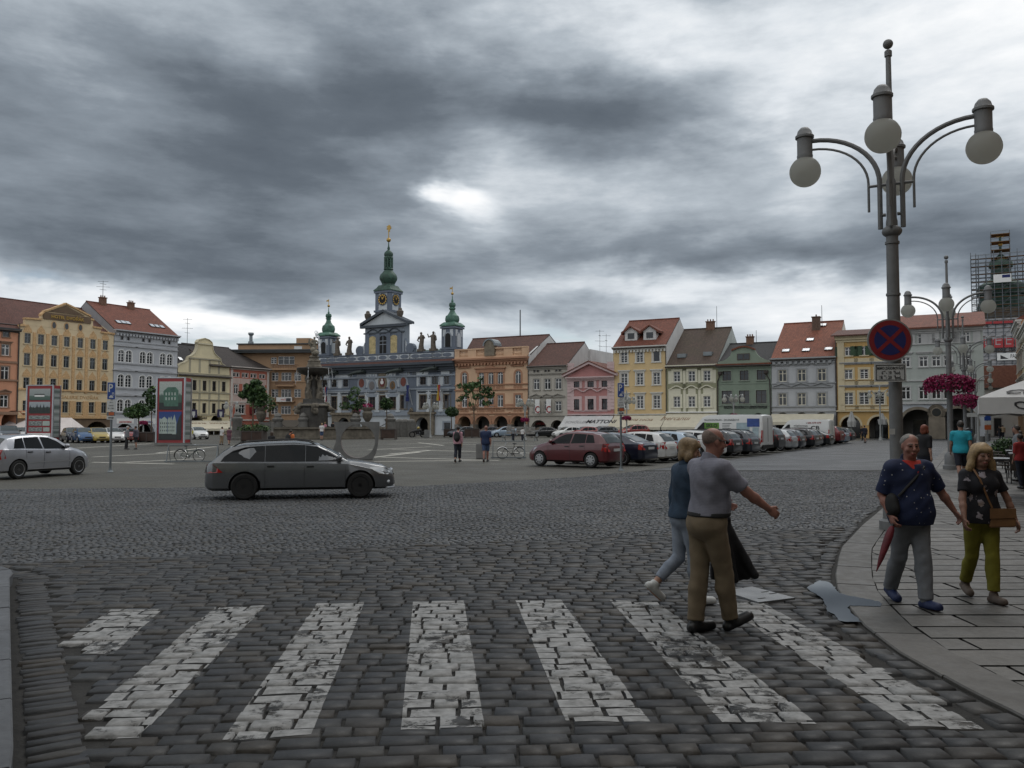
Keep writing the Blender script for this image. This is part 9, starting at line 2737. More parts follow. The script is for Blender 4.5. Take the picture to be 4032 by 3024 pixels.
class Body:
 def __init__(s,hgt=1.75,girth=1.0,belly=0.0,lean=0,legs=((18,6),(-16,22)),foot=(0,0),arms=((-18,6,15),(20,6,20)),head=(0,0),female=False,slim=1.0,fem_hip=1.0):
  k_=hgt/1.75
  s.k=k_;s.female=female;s.girth=girth;s.belly=belly;s.slim=slim
  ln=RAD(lean)
  s.hipc=VV(0,0,.92*k_)
  s.hip={};s.knee={};s.ank={};s.toe={};s.heel={};s.fang={}
  for i,sd_ in enumerate((1,-1)):
   a,kn=legs[i]
   a,kn=RAD(a),RAD(kn)
   hp=s.hipc+VV(sd_*.088*k_,0,-.02*k_)
   knee=hp+VV(-sd_*.035,math.sin(a),-math.cos(a))*.425*k_
   b=a-kn
   ank=knee+VV(-sd_*.05,math.sin(b),-math.cos(b))*.405*k_
   fa=RAD(foot[i])if foot[i]is not None else b
   fd=VV(sd_*.12,math.cos(fa),math.sin(fa))
   up=VV(0,-math.sin(fa),math.cos(fa))
   s.hip[sd_],s.knee[sd_],s.ank[sd_]=hp,knee,ank
   s.heel[sd_]=ank-fd*.045*k_-up*.055*k_;s.toe[sd_]=ank+fd*.165*k_-up*.060*k_;s.fang[sd_]=fa
  zmin=min(min(s.heel[q][2],s.toe[q][2])for q in(1,-1))-.03*k_
  dz=VV(0,0,-zmin)
  s.hipc=s.hipc+dz
  for d in(s.hip,s.knee,s.ank,s.toe,s.heel):
   for q in d:d[q]=d[q]+dz
  up=VV(0,math.sin(ln),math.cos(ln))
  s.waist=s.hipc+up*.16*k_;s.chest=s.hipc+up*.36*k_;s.neck=s.hipc+up*.545*k_;s.up=up
  s.headc=s.neck+up*.165*k_+VV(0,.025*k_,0)
  s.sho={};s.elb={};s.wri={};s.han={}
  sw=(.165 if female else .188)*k_*(.9+.1*girth)
  for i,sd_ in enumerate((1,-1)):
   a,ab,el=[RAD(q)for q in arms[i][:3]]
   inw=RAD(arms[i][3])if len(arms[i])>3 else 0
   sh=s.neck-up*.068*k_+VV(sd_*sw,-.01,0)
   d=VV(sd_*math.sin(ab),math.sin(a)*math.cos(ab),-math.cos(a)*math.cos(ab))
   elb=sh+d*.285*k_
   b=a+el
   d2=VV(sd_*math.sin(ab*.6-inw),math.sin(b)*math.cos(inw),-math.cos(b)*math.cos(inw));d2/=np.linalg.norm(d2)
   wri=elb+d2*.25*k_
   s.sho[sd_],s.elb[sd_],s.wri[sd_]=sh,elb,wri
   s.han[sd_]=(wri,d2)
  s.yaw,s.tilt=RAD(head[0]),RAD(head[1])
 def items(s,off=0,tags=None,sleeve=1.0,leg=1.0,hands=False,face=True,fine=False):
  k_,g=s.k,s.girth
  o=off
  I=[]
  def add(tag_,pr,bl=.03,op='+',planes=None):
   if tags is None or tag_ in tags:I.append((pr,bl,op,planes))
  hw=1.10 if s.female else 1.0
  sl=s.slim
  add('pelvis',('e',s.hipc+s.up*.03*k_,((.162*hw*g)*k_+o,(.118*g)*k_+o,.13*k_+o)),.05)
  add('pelvis',('e',s.hipc+VV(0,-.045,-.02)*k_,(.135*hw*g*k_+o,.095*g*k_+o,.105*k_+o)),.05)
  add('torso',('e',s.waist+VV(0,.01+.05*s.belly,0)*k_,((.150*g*(1-.06*s.female))*k_+o,(.112*g+.07*s.belly)*k_+o,.15*k_+o)),.07)
  add('torso',('e',s.chest,((.168*g*(1-.08*s.female))*k_+o,(.118*g)*k_+o,.185*k_+o)),.08)
  add('torso',('c',s.sho[1]+VV(-.02,0,-.0),s.sho[-1]+VV(.02,0,-.0),.056*k_+o,.056*k_+o),.07)
  if s.female:
   for q in(1,-1):add('torso',('e',s.chest+VV(q*.07,.085,.02)*k_,(.07*k_+o,.065*k_+o,.07*k_+o)),.05)
  add('neck',('c',s.neck-s.up*.06*k_,s.headc-s.up*.05*k_,.062*k_*(.9 if s.female else 1.05)+o,.055*k_*(.9 if s.female else 1.05)+o),.03)
  for q in(1,-1):
   h_,kn,an=s.hip[q],s.knee[q],s.ank[q]
   pl=None
   if leg<1 and leg<=.5:
    f=leg/.5;e=h_+(kn-h_)*f;d=(kn-h_)/np.linalg.norm(kn-h_);pl=[(e,d)]
   add('thigh',('c',h_,kn,.088*k_*hw*(.6+.4*g)*sl+o,.058*k_*sl+o),.035,'+',pl)
   if leg>.5:
    pl=None
    if leg<1:f=(leg-.5)/.5;e=kn+(an-kn)*f;d=(an-kn)/np.linalg.norm(an-kn);pl=[(e,d)]
    mid=kn+(an-kn)*.32+VV(0,-.018,0)*k_
    add('shin',('c',kn,mid,.056*k_*sl+o,.056*k_*sl+o),.02,'+',pl);add('shin',('c',mid,an,.056*k_*sl+o,.036*k_+o),.02,'+',pl)
   add('foot',('c',s.heel[q],s.toe[q],.034*k_+o,.026*k_+o),.02);add('foot',('c',an,s.heel[q]+(s.toe[q]-s.heel[q])*.35,.038*k_+o,.034*k_+o),.02)
   add('foot',('c',s.heel[q]+(s.toe[q]-s.heel[q])*.55,s.toe[q],.038*k_+o,.034*k_+o),.02)
  for q in(1,-1):
   sh,el,wr=s.sho[q],s.elb[q],s.wri[q]
   pl=None
   if sleeve<1 and sleeve<=.5:f=sleeve/.5;e=sh+(el-sh)*f;d=(el-sh)/np.linalg.norm(el-sh);pl=[(e,d)]
   am=.85 if s.female else 1.0
   add('uarm',('c',sh,el,.056*k_*am*(.7+.3*g)+o,.043*k_*am+o),.035,'+',pl)
   if sleeve>.5:
    pl=None
    if sleeve<1:f=(sleeve-.5)/.5;e=el+(wr-el)*f;d=(wr-el)/np.linalg.norm(wr-el);pl=[(e,d)]
    add('farm',('c',el,el+(wr-el)*.35,.043*k_*am+o,.044*k_*am+o),.02,'+',pl);add('farm',('c',el+(wr-el)*.35,wr,.044*k_*am+o,.028*k_*am+o),.02,'+',pl)
   if tags is None or 'hand' in tags:I+=s.hand(q,o)
  if tags is None or 'head' in tags:I+=s.head_items()
  return I
 def hand(s,q,o=0):
  k_=s.k;wr,d=s.han[q]
  side=np.cross(d,VV(q,0,0));side/=max(np.linalg.norm(side),1e-6)
  if side[1]<0:side=-side
  nrm=np.cross(side,d)*1.0;nrm/=np.linalg.norm(nrm)
  if nrm[0]*q>0:nrm=-nrm
  out=[(('e',wr+d*.045*k_,(.05*k_,)*3,None),.0,'+',None)][:0]
  B_=np.stack([side,nrm,d],1)
  out.append((('e',wr+d*.05*k_,(.042*k_,.018*k_,.055*k_),B_.tolist()),.015,'+',None))
  cu=.55
  for i,(w_,l_)in enumerate(((.028,.068),(.010,.075),(-.009,.070),(-.026,.055))):
   p0=wr+(d*.088+side*w_)*k_
   p1=p0+(d*math.cos(cu)+nrm*math.sin(cu))*l_*.52*k_
   p2=p1+(d*math.cos(cu*2.4)+nrm*math.sin(cu*2.4))*l_*.55*k_
   out.append((('c',p0,p1,.0095*k_,.0088*k_),.006,'+',None));out.append((('c',p1,p2,.0088*k_,.0075*k_),.004,'+',None))
  t0=wr+(d*.03+side*.034)*k_;t1=t0+(d*.03+side*.022+nrm*.012)*k_;t2=t1+(d*.03+nrm*.010)*k_
  out.append((('c',t0,t1,.013*k_,.011*k_),.008,'+',None));out.append((('c',t1,t2,.011*k_,.008*k_),.004,'+',None))
  return out
 def reach(s,q,target):
  sh=s.sho[q];T_=np.array(target,float);d=T_-sh;L_=np.linalg.norm(d);a,b=.285*s.k,.25*s.k
  if L_>a+b-.004:T_=sh+d/L_*(a+b-.004);d=T_-sh;L_=a+b-.004
  x=(a*a-b*b+L_*L_)/(2*L_);hgt=math.sqrt(max(a*a-x*x,0));u=d/L_
  bk=VV(q*.3,-1,0);bk=bk-u*bk.dot(u);bk/=np.linalg.norm(bk)
  s.elb[q]=sh+u*x+bk*hgt;s.wri[q]=T_;e=T_-s.elb[q];s.han[q]=(T_,e/np.linalg.norm(e))
 def hp(s,x_,y_,z_):
  k_=s.k;c,t=math.cos(-s.yaw),math.sin(-s.yaw)
  cy,sy=math.cos(s.tilt),math.sin(s.tilt)
  y2,z2=y_*cy-z_*sy,y_*sy+z_*cy
  return s.headc+VV(x_*c-y2*t,x_*t+y2*c,z2)*k_
 def hR(s):
  c,t=math.cos(-s.yaw),math.sin(-s.yaw);cy,sy=math.cos(s.tilt),math.sin(s.tilt)
  A_=np.array([[c,-t,0],[t,c,0],[0,0,1]]);B_=np.array([[1,0,0],[0,cy,-sy],[0,sy,cy]])
  return(A_@B_).tolist()
 def head_items(s):
  k_=s.k;R_=s.hR();P=s.hp
  e=lambda p,r_,b=.02,op='+':(('e',P(*p),tuple(a*k_ for a in r_),R_),b,op,None)
  c=lambda p,q,ra,rb,b=.012:(('c',P(*p),P(*q),ra*k_,rb*k_),b,'+',None)
  f=.94 if s.female else 1
  out=[e((0,-.012,.030),(.077*f,.098,.090)),e((0,.020,-.040),(.062*f,.072,.078),.035),e((0,.052,-.092),(.034,.030,.026),.03),e((0,.078,.018),(.055,.022,.016),.02),c((0,.098,.010),(0,.118,-.030),.009,.014),e((0,.112,-.034),(.019,.014,.012),.01),e((.030,.094,.002),(.016,.011,.011),.006,'-'),e((-.030,.094,.002),(.016,.011,.011),.006,'-'),e((.029,.083,.002),(.013,.013,.012),.003),e((-.029,.083,.002),(.013,.013,.012),.003),e((0,.094,-.068),(.026,.010,.006),.008),e((0,.092,-.080),(.022,.011,.007),.008),e((.045,.062,-.035),(.024,.022,.026),.02),e((-.045,.062,-.035),(.024,.022,.026),.02)]
  for q in(1,-1):out.append(e((q*.077*f,-.008,-.008),(.010,.022,.034),.008))
  return out
def skin_mat(name,col):
 return mat(name,col,.55,0,var=.14,vs=18,bump=.15,bs=120)
sk_a=skin_mat('tanned skin',(.28,.15,.105));sk_b=skin_mat('fair skin',(.40,.23,.165));sk_red=skin_mat('flushed skin',(.29,.135,.10))
m_lip=mat('lips',(.25,.07,.06),.5,var=.1);m_eye=mat('eye',(.03,.025,.02),.15,var=0)
def make_person(label,p,rz,B,clothes,skin,hair=None,h=.012,name='person',group=None,legcov=True):
 V_,F_=sdf_mesh(B.items(),h)
 me=np_mesh(name,V_,F_,[skin,m_lip,m_eye])
 if h<.016:
  C_=V_[F_].mean(1)
  mi=np.zeros(len(F_),np.int32)
  for(a,r_,m_)in((B.hp(0,.098,-.074),(.027,.02,.010),1),(B.hp(.029,.094,.002),(.012,.02,.0075),2),(B.hp(-.029,.094,.002),(.012,.02,.0075),2),(B.hp(.03,.10,.026),(.02,.03,.005),2),(B.hp(-.03,.10,.026),(.02,.03,.005),2)):
   d=(C_-a)@np.array(B.hR())
   mi[(np.abs(d[:,0])<r_[0]*B.k)&(np.abs(d[:,1])<r_[1]*B.k)&(np.abs(d[:,2])<r_[2]*B.k)]=m_
  me.polygons.foreach_set('material_index',mi)
 t=link(name,me,None,p,rz);tag(t,label,'person',group)
 for c in clothes:
  it,cuts,m_,wob,nm=c['items'],c.get('cuts',()),c['mat'],c.get('wob'),c['name']
  V_,F_=sdf_mesh(it,c.get('h',h),cuts,wob)
  if len(V_):link(nm,np_mesh(nm,V_,F_,m_ if isinstance(m_,list)else[m_]),t)
 if hair:
  V_,F_=sdf_mesh(hair[0],h,hair[2]if len(hair)>2 else(),.011 if h<.016 else None)
  if len(V_):link('hair',np_mesh('hair',V_,F_,[hair[1]]),t)
 return t
def shirt(B,m_,sleeve=.3,hem=-.02,off=.016,neck=True,wob=.007,name='shirt',hem_tags=('torso','uarm','farm','pelvis')):
 it=B.items(off,hem_tags,sleeve=sleeve)
 if hem<-.03:it.append((('e',B.hipc+VV(0,.02+.05*B.belly,.03),((.166*B.girth)*B.k+off,(.125*B.girth+.05*B.belly)*B.k+off,.24)),.05,'+',None))
 cuts=[(B.hipc+VV(0,0,hem*B.k),(0,0,-1)),(B.neck+B.up*.035*B.k+VV(0,.0,0),(0,.45,.9))]
 return dict(items=it,cuts=cuts,mat=m_,wob=wob,name=name)
def trousers(B,m_,leg=.97,off=.013,top=.06,wob=.006,name='trousers'):
 it=B.items(off,('pelvis','thigh','shin'),leg=leg)
 if leg>.5 and off>.009:
  for q in(1,-1):
   d=B.ank[q]-B.knee[q];e=B.knee[q]+d*((leg-.5)/.5)
   it.append((('c',B.knee[q]+d*.1,B.knee[q]+d*min(1.0,(leg-.5)/.5+.05),.055*B.k*B.slim+off,(.052 if B.slim>=1 else .038)*B.k+off),.02,'+',[(e,d/np.linalg.norm(d))]))
 return dict(items=it,cuts=[(B.hipc+VV(0,0,top*B.k),(0,0,1))],mat=m_,wob=wob,name=name)
def shoes(B,m_,off=.010,name='shoe',sole=None):
 out=[]
 for q in(1,-1):
  it=[(pr,bl,op,pl)for(pr,bl,op,pl)in B.items(off,('foot',))]
  n_=len(it)//2
  it=it[:n_]if q==1 else it[n_:]
  fa=B.fang[q];up=VV(0,-math.sin(fa),math.cos(fa))
  cuts=[(B.heel[q]-up*.030*B.k,tuple(-up)),(B.ank[q]+up*.035*B.k,tuple(up))]
  out.append(dict(items=it,cuts=cuts,mat=m_,name=name))
 return out
def hair_short(B,m_,bald=False,vol=.012,low=-.02):
 k_=B.k;R_=B.hR();P=B.hp
 it=[(('e',P(0,-.016,.034),tuple((a+vol)*k_ for a in(.077,.098,.088)),R_),.02,'+',None)]
 fy=VV(*[R_[i][1]for i in range(3)]);fz=VV(*[R_[i][2]for i in range(3)])
 n1=(fy*.80-fz*.60)
 cuts=[(P(0,.072,.070),tuple(n1)),(P(0,0,low),tuple(-fz*.9+fy*.43))]
 if bald is None:cuts[0]=(P(0,.040,.070),tuple(n1))
 if bald:cuts.append((P(0,0,.045),tuple(fz*.8+fy*.6)))
 return it,m_,cuts
def hair_long(B,m_,length=.16,vol=.02,fringe=True,spread=0.0):
 k_=B.k;R_=B.hR();P=B.hp
 fy=VV(*[R_[i][1]for i in range(3)]);fz=VV(*[R_[i][2]for i in range(3)])
 it=[(('e',P(0,-.018,.036),tuple((a+vol)*k_ for a in(.074,.095,.086)),R_),.02,'+',[(P(0,.082,.05),tuple(fy*.75-fz*.66))])]
 it.append((('e',P(0,-.058,-.05),((.078+vol+spread*.3)*k_,.055*k_,(.075+length*.45)*k_),R_),.03,'+',None))
 for q in(1,-1):
  it.append((('c',P(q*.072,.02,.05),P(q*(.085+spread),.0,-.06-length*.5),.026*k_,.034*k_),.03,'+',None))
  it.append((('c',P(q*(.083+spread*.8),.0,-.05-length*.3),P(q*(.080+spread*1.3),-.01,-.06-length),.036*k_,.022*k_),.03,'+',None))
 if fringe:it.append((('e',P(0,.078,.066),(.058*k_,.026*k_,.030*k_),R_),.02,'+',None))
 return it,m_,[]
def face_dir(a,b):
 return math.atan2(b.y-a.y,b.x-a.x)-math.pi/2
m_hgrey=mat('grey white hair',(.33,.32,.30),.7,var=.25,vs=40);m_hblond=mat('blond hair',(.30,.205,.10),.6,var=.4,vs=30);m_hdk=mat('dark hair',(.025,.018,.013),.6,var=.3,vs=30);m_hred=mat('red hair',(.16,.04,.018),.6,var=.3,vs=30);m_hdb=mat('dark blond hair',(.20,.135,.07),.6,var=.4,vs=40);m_hstub=mat('cropped grey hair',(.16,.12,.10),.8,var=.3,vs=60)
def checks(name,c1,c2,sc=55):
 m_=bpy.data.materials.new(name);m_.use_nodes=True
 k=NT(m_.node_tree);p=k.N['Principled BSDF'];p.inputs['Roughness'].default_value=.85
 tc_=k.new('ShaderNodeTexCoord').outputs['Object'];x,y,z=k.sep(tc_)
 w1=k.m('SINE',k.m('MULTIPLY',k.m('ADD',x,y),sc*2.6));w2=k.m('SINE',k.m('MULTIPLY',z,sc*3.2))
 f=k.m('MULTIPLY',k.m('ADD',k.m('GREATER_THAN',w1,.4),k.m('GREATER_THAN',w2,.4)),.5)
 n1=k.mapr(k.noise(tc_,6,4,.6),.3,.7,.82,1.12)
 c=k.mix(1.0,k.mix(f,c1,c2),k.comb(n1,n1,n1),'MULTIPLY')
 k.put(p.inputs['Base Color'],c)
 b_=k.new('ShaderNodeBump');b_.inputs['Strength'].default_value=.35;b_.inputs['Distance'].default_value=.02;k.put(b_.inputs['Height'],k.noise(tc_,9,4,.55,1.2));k.L.new(b_.outputs[0],p.inputs['Normal'])
 return m_
def dotted(name,base,dots,sc=11,thr=.16,cols=None):
 m_=bpy.data.materials.new(name);m_.use_nodes=True
 k=NT(m_.node_tree);p=k.N['Principled BSDF'];p.inputs['Roughness'].default_value=.85
 tc_=k.new('ShaderNodeTexCoord').outputs['Object']
 v=k.new('ShaderNodeTexVoronoi');v.inputs['Scale'].default_value=sc;v.inputs['Randomness'].default_value=.6 if not cols else 1;k.put(v.inputs['Vector'],tc_)
 d=v.outputs['Distance']
 if cols:d=k.m('ADD',d,k.m('MULTIPLY',k.m('SUBTRACT',k.noise(tc_,sc*3.2,3,.6),.5),.9))
 f=k.m('LESS_THAN',d,thr)
 c2=dots if not cols else k.mix(k.mapr(k.noise(tc_,sc*.9,2,.5),.4,.6,0,1),cols[0],cols[1])
 n1=k.mapr(k.noise(tc_,5,4,.6),.3,.7,.75,1.2)
 c=k.mix(f,base,c2);c=k.mix(1.0,c,k.comb(n1,n1,n1),'MULTIPLY')
 k.put(p.inputs['Base Color'],c)
 b_=k.new('ShaderNodeBump');b_.inputs['Strength'].default_value=.35;b_.inputs['Distance'].default_value=.02;k.put(b_.inputs['Height'],k.noise(tc_,8,4,.55,1.0));k.L.new(b_.outputs[0],p.inputs['Normal'])
 return m_
def cloth(name,col,var=.15,bump=.45):
 return mat(name,col,.85,0,var=var,vs=7,bump=bump,bs=9)
c_khaki=cloth('khaki cotton',(.165,.125,.078));c_jean=cloth('washed light denim',(.235,.27,.33),.2);c_denim=cloth('dark denim',(.020,.042,.075),.3);c_check=checks('fine checked shirt',(.215,.212,.25),(.15,.155,.195),150)
c_navydot=dotted('navy shirt with white flecks',(.008,.016,.055),(.45,.45,.45),19,.12);c_floral=dotted('black floral top',(.010,.010,.014),None,8.5,.27,((.35,.32,.36),(.18,.13,.10)))
c_grey=cloth('grey chinos',(.165,.175,.19));c_olive=cloth('mustard green trousers',(.165,.15,.012));c_black=cloth('black cloth',(.010,.010,.012));c_turq=cloth('turquoise cotton',(.015,.30,.38));c_dark=cloth('dark navy cloth',(.012,.014,.024));c_whitec=cloth('white cloth',(.55,.54,.53));c_orange=cloth('orange shirt',(.62,.17,.05));c_pink=cloth('pink check',(.44,.24,.28),.35);c_blue=cloth('dark blue shirt',(.010,.022,.065));c_jblue=cloth('blue denim shorts',(.045,.075,.15));c_green=cloth('bright green shirt',(.06,.38,.05));c_yellow=cloth('yellow top',(.40,.38,.05));c_beige=cloth('beige trousers',(.26,.19,.12));c_greyj=cloth('grey jacket',(.17,.18,.19));c_purple=cloth('dark plum dress',(.12,.05,.07),.5);c_red=cloth('red shirt',(.33,.03,.03))
m_shoe=mat('black shoe leather',(.010,.010,.011),.4,var=.1);m_wshoe=mat('white trainer',(.50,.51,.50),.6,var=.1);m_bshoe=mat('blue trainer',(.008,.018,.07),.6,var=.1);m_sandal=mat('brown sandal',(.10,.075,.06),.7,var=.2);m_leather=mat('tan leather bag',(.19,.095,.038),.5,var=.2,vs=6);m_belt=mat('black belt',(.010,.010,.010),.75,var=0)
f1=gnd('M',560,1583);f2=gnd('M',705,1522)
B1=Body(1.80,1.12,.28,4,legs=((16,6),(-5,3)),foot=(22,0),arms=((46,13,8),(14,8,60)),head=(4,-4))
dirn=(f2-f1);hd=math.atan2(.40,1.0)
rz1=hd-math.pi/2
k_=B1.k
base=Vector(B1.heel[-1])*.5+Vector(B1.toe[-1])*.5
rot=Matrix.Rotation(rz1,3,'Z')
p1=Vector((f1.x,f1.y+.02,-.005))-rot@Vector((base.x,base.y,0))
P1=make_person('bald man in checked short sleeved shirt and khaki trousers walking over the crossing',p1,rz1,B1,[trousers(B1,c_khaki,.99,.020,.10,.006),shirt(B1,c_check,.40,.075,.024,wob=.009)]+shoes(B1,m_shoe,.014),sk_red,hair_short(B1,m_hstub,True,.004,-.03),.0085)
V_,F_=sdf_mesh([(('c',B1.neck+B1.up*-.01,B1.neck+B1.up*.035+VV(0,.006,0),.094,.084),.01,'+',None)],.009,[(B1.neck+B1.up*.045,(0,.55,.83)),(B1.neck-B1.up*.03,(0,0,-1))]);link('collar',np_mesh('collar',V_,F_,[c_check]),P1)
V_,F_=sdf_mesh(B1.items(.0285,('pelvis','torso')),.009,[(B1.hipc+VV(0,0,.105),(0,0,1)),(B1.hipc+VV(0,0,.065),(0,0,-1))]);link('belt',np_mesh('belt',V_,F_,[m_belt]),P1)
mb=MB()
for q in(1,-1):mb.tube([tuple(B1.hp(q*.082,.0,.012)),tuple(B1.hp(q*.074,.085,.012)),tuple(B1.hp(q*.055,.112,.010))],.0042,5);mb.ball(tuple(B1.hp(q*.034,.116,.002)),(.026,.010,.018),10,6)
mb.build('glasses',m_blk,P1,True)
wj=at('M',752,748,p1.y+.22)
jk=thing('folded_jacket','black jacket hanging from the arm of the bald man on the crossing','jacket',(wj.x-.02,wj.y,wj.z),rz1)
ux=VV(math.cos(-rz1),math.sin(-rz1),0);q=lambda x,z,y=0:ux*x+VV(-ux[1],ux[0],0)*y+VV(0,0,z)
V_,F_=sdf_mesh([(('c',q(-.10,.0),q(.02,.03),.05,.045),.03,'+',None)]+[(('c',q(-.08+.09*f,.0,.03*math.sin(f*9)),q(-.10+.36*f,-.56+.09*f,.05*math.sin(f*11)),.042,.040),.035,'+',None)for f in np.linspace(0,1,7)],.011,[(VV(0,0,-.54),(ux[0]*-.22,ux[1]*-.22,-1))],.006)
link('cloth',np_mesh('cloth',V_,F_,[c_black]),jk)
g1,g2=gnd('M',270,1388),gnd('M',480,1348)
B2=Body(1.68,.98,0,3,legs=((9,3),(-5,44)),foot=(0,-40),arms=((4,7,12),(-6,8,12)),head=(26,-14),female=True,slim=.95)
rz2=RAD(18)-math.pi/2
rot=Matrix.Rotation(rz2,3,'Z')
tb=Vector(B2.toe[-1])
p2=Vector((gnd('M',312,1386).x-.08,gnd('M',312,1386).y+.05,-.005))-rot@Vector((tb.x,tb.y,0))
P2=make_person('woman with a blond bob in denim jacket and pale jeans, beyond the bald man',p2,rz2,B2,[trousers(B2,c_jean,.90,.010,.08,.005),shirt(B2,c_denim,.97,-.01,.026,wob=.009,name='jacket')]+shoes(B2,m_wshoe,.013),sk_b,hair_long(B2,m_hdb,.05,.026,True,.01),.0095)
V_,F_=sdf_mesh([(('c',B2.neck+B2.up*-.01,B2.neck+B2.up*.03,.088,.08),.01,'+',None)],.010,[(B2.neck+B2.up*.04,(0,.5,.86)),(B2.neck-B2.up*.03,(0,0,-1))]);link('collar',np_mesh('collar',V_,F_,[c_denim]),P2)
q1=gnd('N',532,1552,ZP)
B3=Body(1.74,1.20,.35,1,legs=((-12,18),(14,5)),foot=(-14,4),arms=((6,12,12,3),(4,11,6)),head=(10,-3))
rz3=math.pi+RAD(6)
rot=Matrix.Rotation(rz3,3,'Z')
tb=(Vector(B3.toe[-1])*.6+Vector(B3.heel[-1])*.4)
p3=Vector((q1.x,q1.y+.03,ZP))-rot@Vector((tb.x,tb.y,0))
q2=gnd('N',1040,1508,ZP)
B4=Body(1.62,1.06,.08,1,legs=((-12,20),(11,5)),foot=(-14,3),arms=((2,15,4),(3,25,8)),head=(-4,-4),female=True,slim=1.0)
rz4=math.pi+RAD(-3)
rot=Matrix.Rotation(rz4,3,'Z')
tb=(Vector(B4.toe[-1])*.6+Vector(B4.heel[-1])*.4)
p4=Vector((q2.x,q2.y+.03,ZP))-rot@Vector((tb.x,tb.y,0))
M3=Matrix.Translation(p3)@Matrix.Rotation(rz3,4,'Z')
yh=(p3.y+p4.y)/2-.06
B3.reach(-1,M3.inverted()@at('N',741,872,yh+.01));B3.reach(1,M3.inverted()@at('N',205,830,p3.y-.10))
P3=make_person('grey haired man in navy flecked shirt holding a folded red umbrella and a hand',p3,rz3,B3,[trousers(B3,c_grey,1.0,.020,.06,.006),shirt(B3,c_navydot,.46,-.09,.026,wob=.009)]+shoes(B3,m_bshoe,.014),sk_red,hair_short(B3,mat('thin grey hair',(.19,.18,.165),.8,var=.4,vs=50),None,.005,.0),.0085)
V_,F_=sdf_mesh([(('c',B3.neck+B3.up*-.01,B3.neck+B3.up*.03,.092,.085),.01,'+',None)],.009,[(B3.neck+B3.up*.035,(0,.75,.66)),(B3.neck-B3.up*.03,(0,0,-1))]);link('collar',np_mesh('collar',V_,F_,[c_navydot]),P3)
V_,F_=sdf_mesh(B3.items(.029,('torso',)),.009,[(B3.neck+VV(.0,0,-.12),(.8,0,-.6)),(B3.neck+VV(.0,0,-.12),(-.8,0,-.6)),(B3.neck+VV(0,0,.02),(0,0,1)),(B3.neck+VV(0,.02,0),(0,-1,0))])
if len(V_):link('undershirt',np_mesh('undershirt',V_,F_,[cloth('red undershirt',(.42,.03,.02))]),P3)
mb=MB().lathe([(.034,-.012),(.036,.012)],tuple(B3.wri[1]+VV(0,0,.02)),12);mb.build('watch',m_blk,P3,True)
M3=Matrix.Translation(p3)@Matrix.Rotation(rz3,4,'Z')
hw3=M3@Vector(B3.wri[1]+B3.han[1][1]*.085)
t=thing('folded_umbrella','folded dark red umbrella held point down by the man in navy','umbrella',hw3,0)
tip=at('N',98,1255,hw3.y-.12)-hw3
mb=MB();u_=tip.normalized();L_=tip.length
mb.tube([tuple(u_*-.10),tuple(u_*.05)],.013,8);mb.build('handle',m_blk,t)
mb=MB();pts=[tuple(u_*(L_*f))for f in(.07,.12,.25,.5,.75,.92,1.0)];mb.tube(pts,[.018,.030,.040,.036,.024,.010,.004],10);mb.build('canopy',mat('dark red umbrella cloth',(.12,.008,.016),.6,var=.3,vs=12),t,True)
t=thing('shoulder_bag','small black shoulder bag at the hip of the man in navy','bag',M3@Vector(B3.hipc+VV(.225,.06,.12)),rz3)
V_,F_=sdf_mesh([(('e',VV(0,0,0),(.06,.085,.11)),.02,'+',None),(('e',VV(.0,.02,-.05),(.055,.09,.075)),.03,'+',None)],.011);link('pouch',np_mesh('pouch',V_,F_,[m_belt]),t)
mb=MB();a_=Vector(B3.hipc+VV(.225,.06,.12));loc=lambda v_:tuple(Vector(v_)-a_)
mb.tube([loc(B3.hipc+VV(.20,.14,.20)),loc(B3.chest+VV(.05,.175,.02)),loc(B3.neck+VV(-.10,.10,-.05)),loc(B3.neck+VV(-.12,-.02,.0)),loc(B3.chest+VV(-.03,-.16,.05))],.014,6);mb.build('strap',m_belt,t,True)
M4=Matrix.Translation(p4)@Matrix.Rotation(rz4,4,'Z')
B4.reach(1,M4.inverted()@at('N',766,868,yh-.02))
P4=make_person('woman with long wavy blond hair in black floral top and mustard green trousers',p4,rz4,B4,[trousers(B4,c_olive,.95,.010,.05,.005),shirt(B4,c_floral,.33,-.05,.016,wob=.007)]+shoes(B4,m_sandal,.010,'sandal'),sk_a,hair_long(B4,m_hblond,.19,.032,True,.045),.0085)
M4=Matrix.Translation(p4)@Matrix.Rotation(rz4,4,'Z')
bp=Vector(B4.hipc+VV(-.13,.16,.03))
t=thing('handbag','tan leather handbag on a long strap across the woman in floral top','bag',M4@bp,rz4+RAD(-12))
mb=MB().prism([(-.125,-.10),(.125,-.115),(.12,.075),(-.12,.085)],-.03,.035);ob_=mb.build('bag_body',m_leather,t);bv=ob_.modifiers.new('bevel','BEVEL');bv.width=.018;bv.segments=2
mb=MB().prism([(-.122,.0),(.122,-.02),(.12,.085),(-.12,.092)],.036,.046);ob_=mb.build('flap',m_leather,t)
loc=lambda v_:tuple(Matrix.Rotation(RAD(12),3,'Z')@(Vector(v_)-bp))
mb=MB().tube([loc(bp+Vector((.10,.01,.09))),loc(B4.waist+VV(.0,.15,.06)),loc(B4.chest+VV(.08,.155,.08)),loc(B4.neck+VV(.10,.075,.0)),loc(B4.neck+VV(.085,-.03,.03))],.010,6);mb.build('strap',m_leather,t,True)
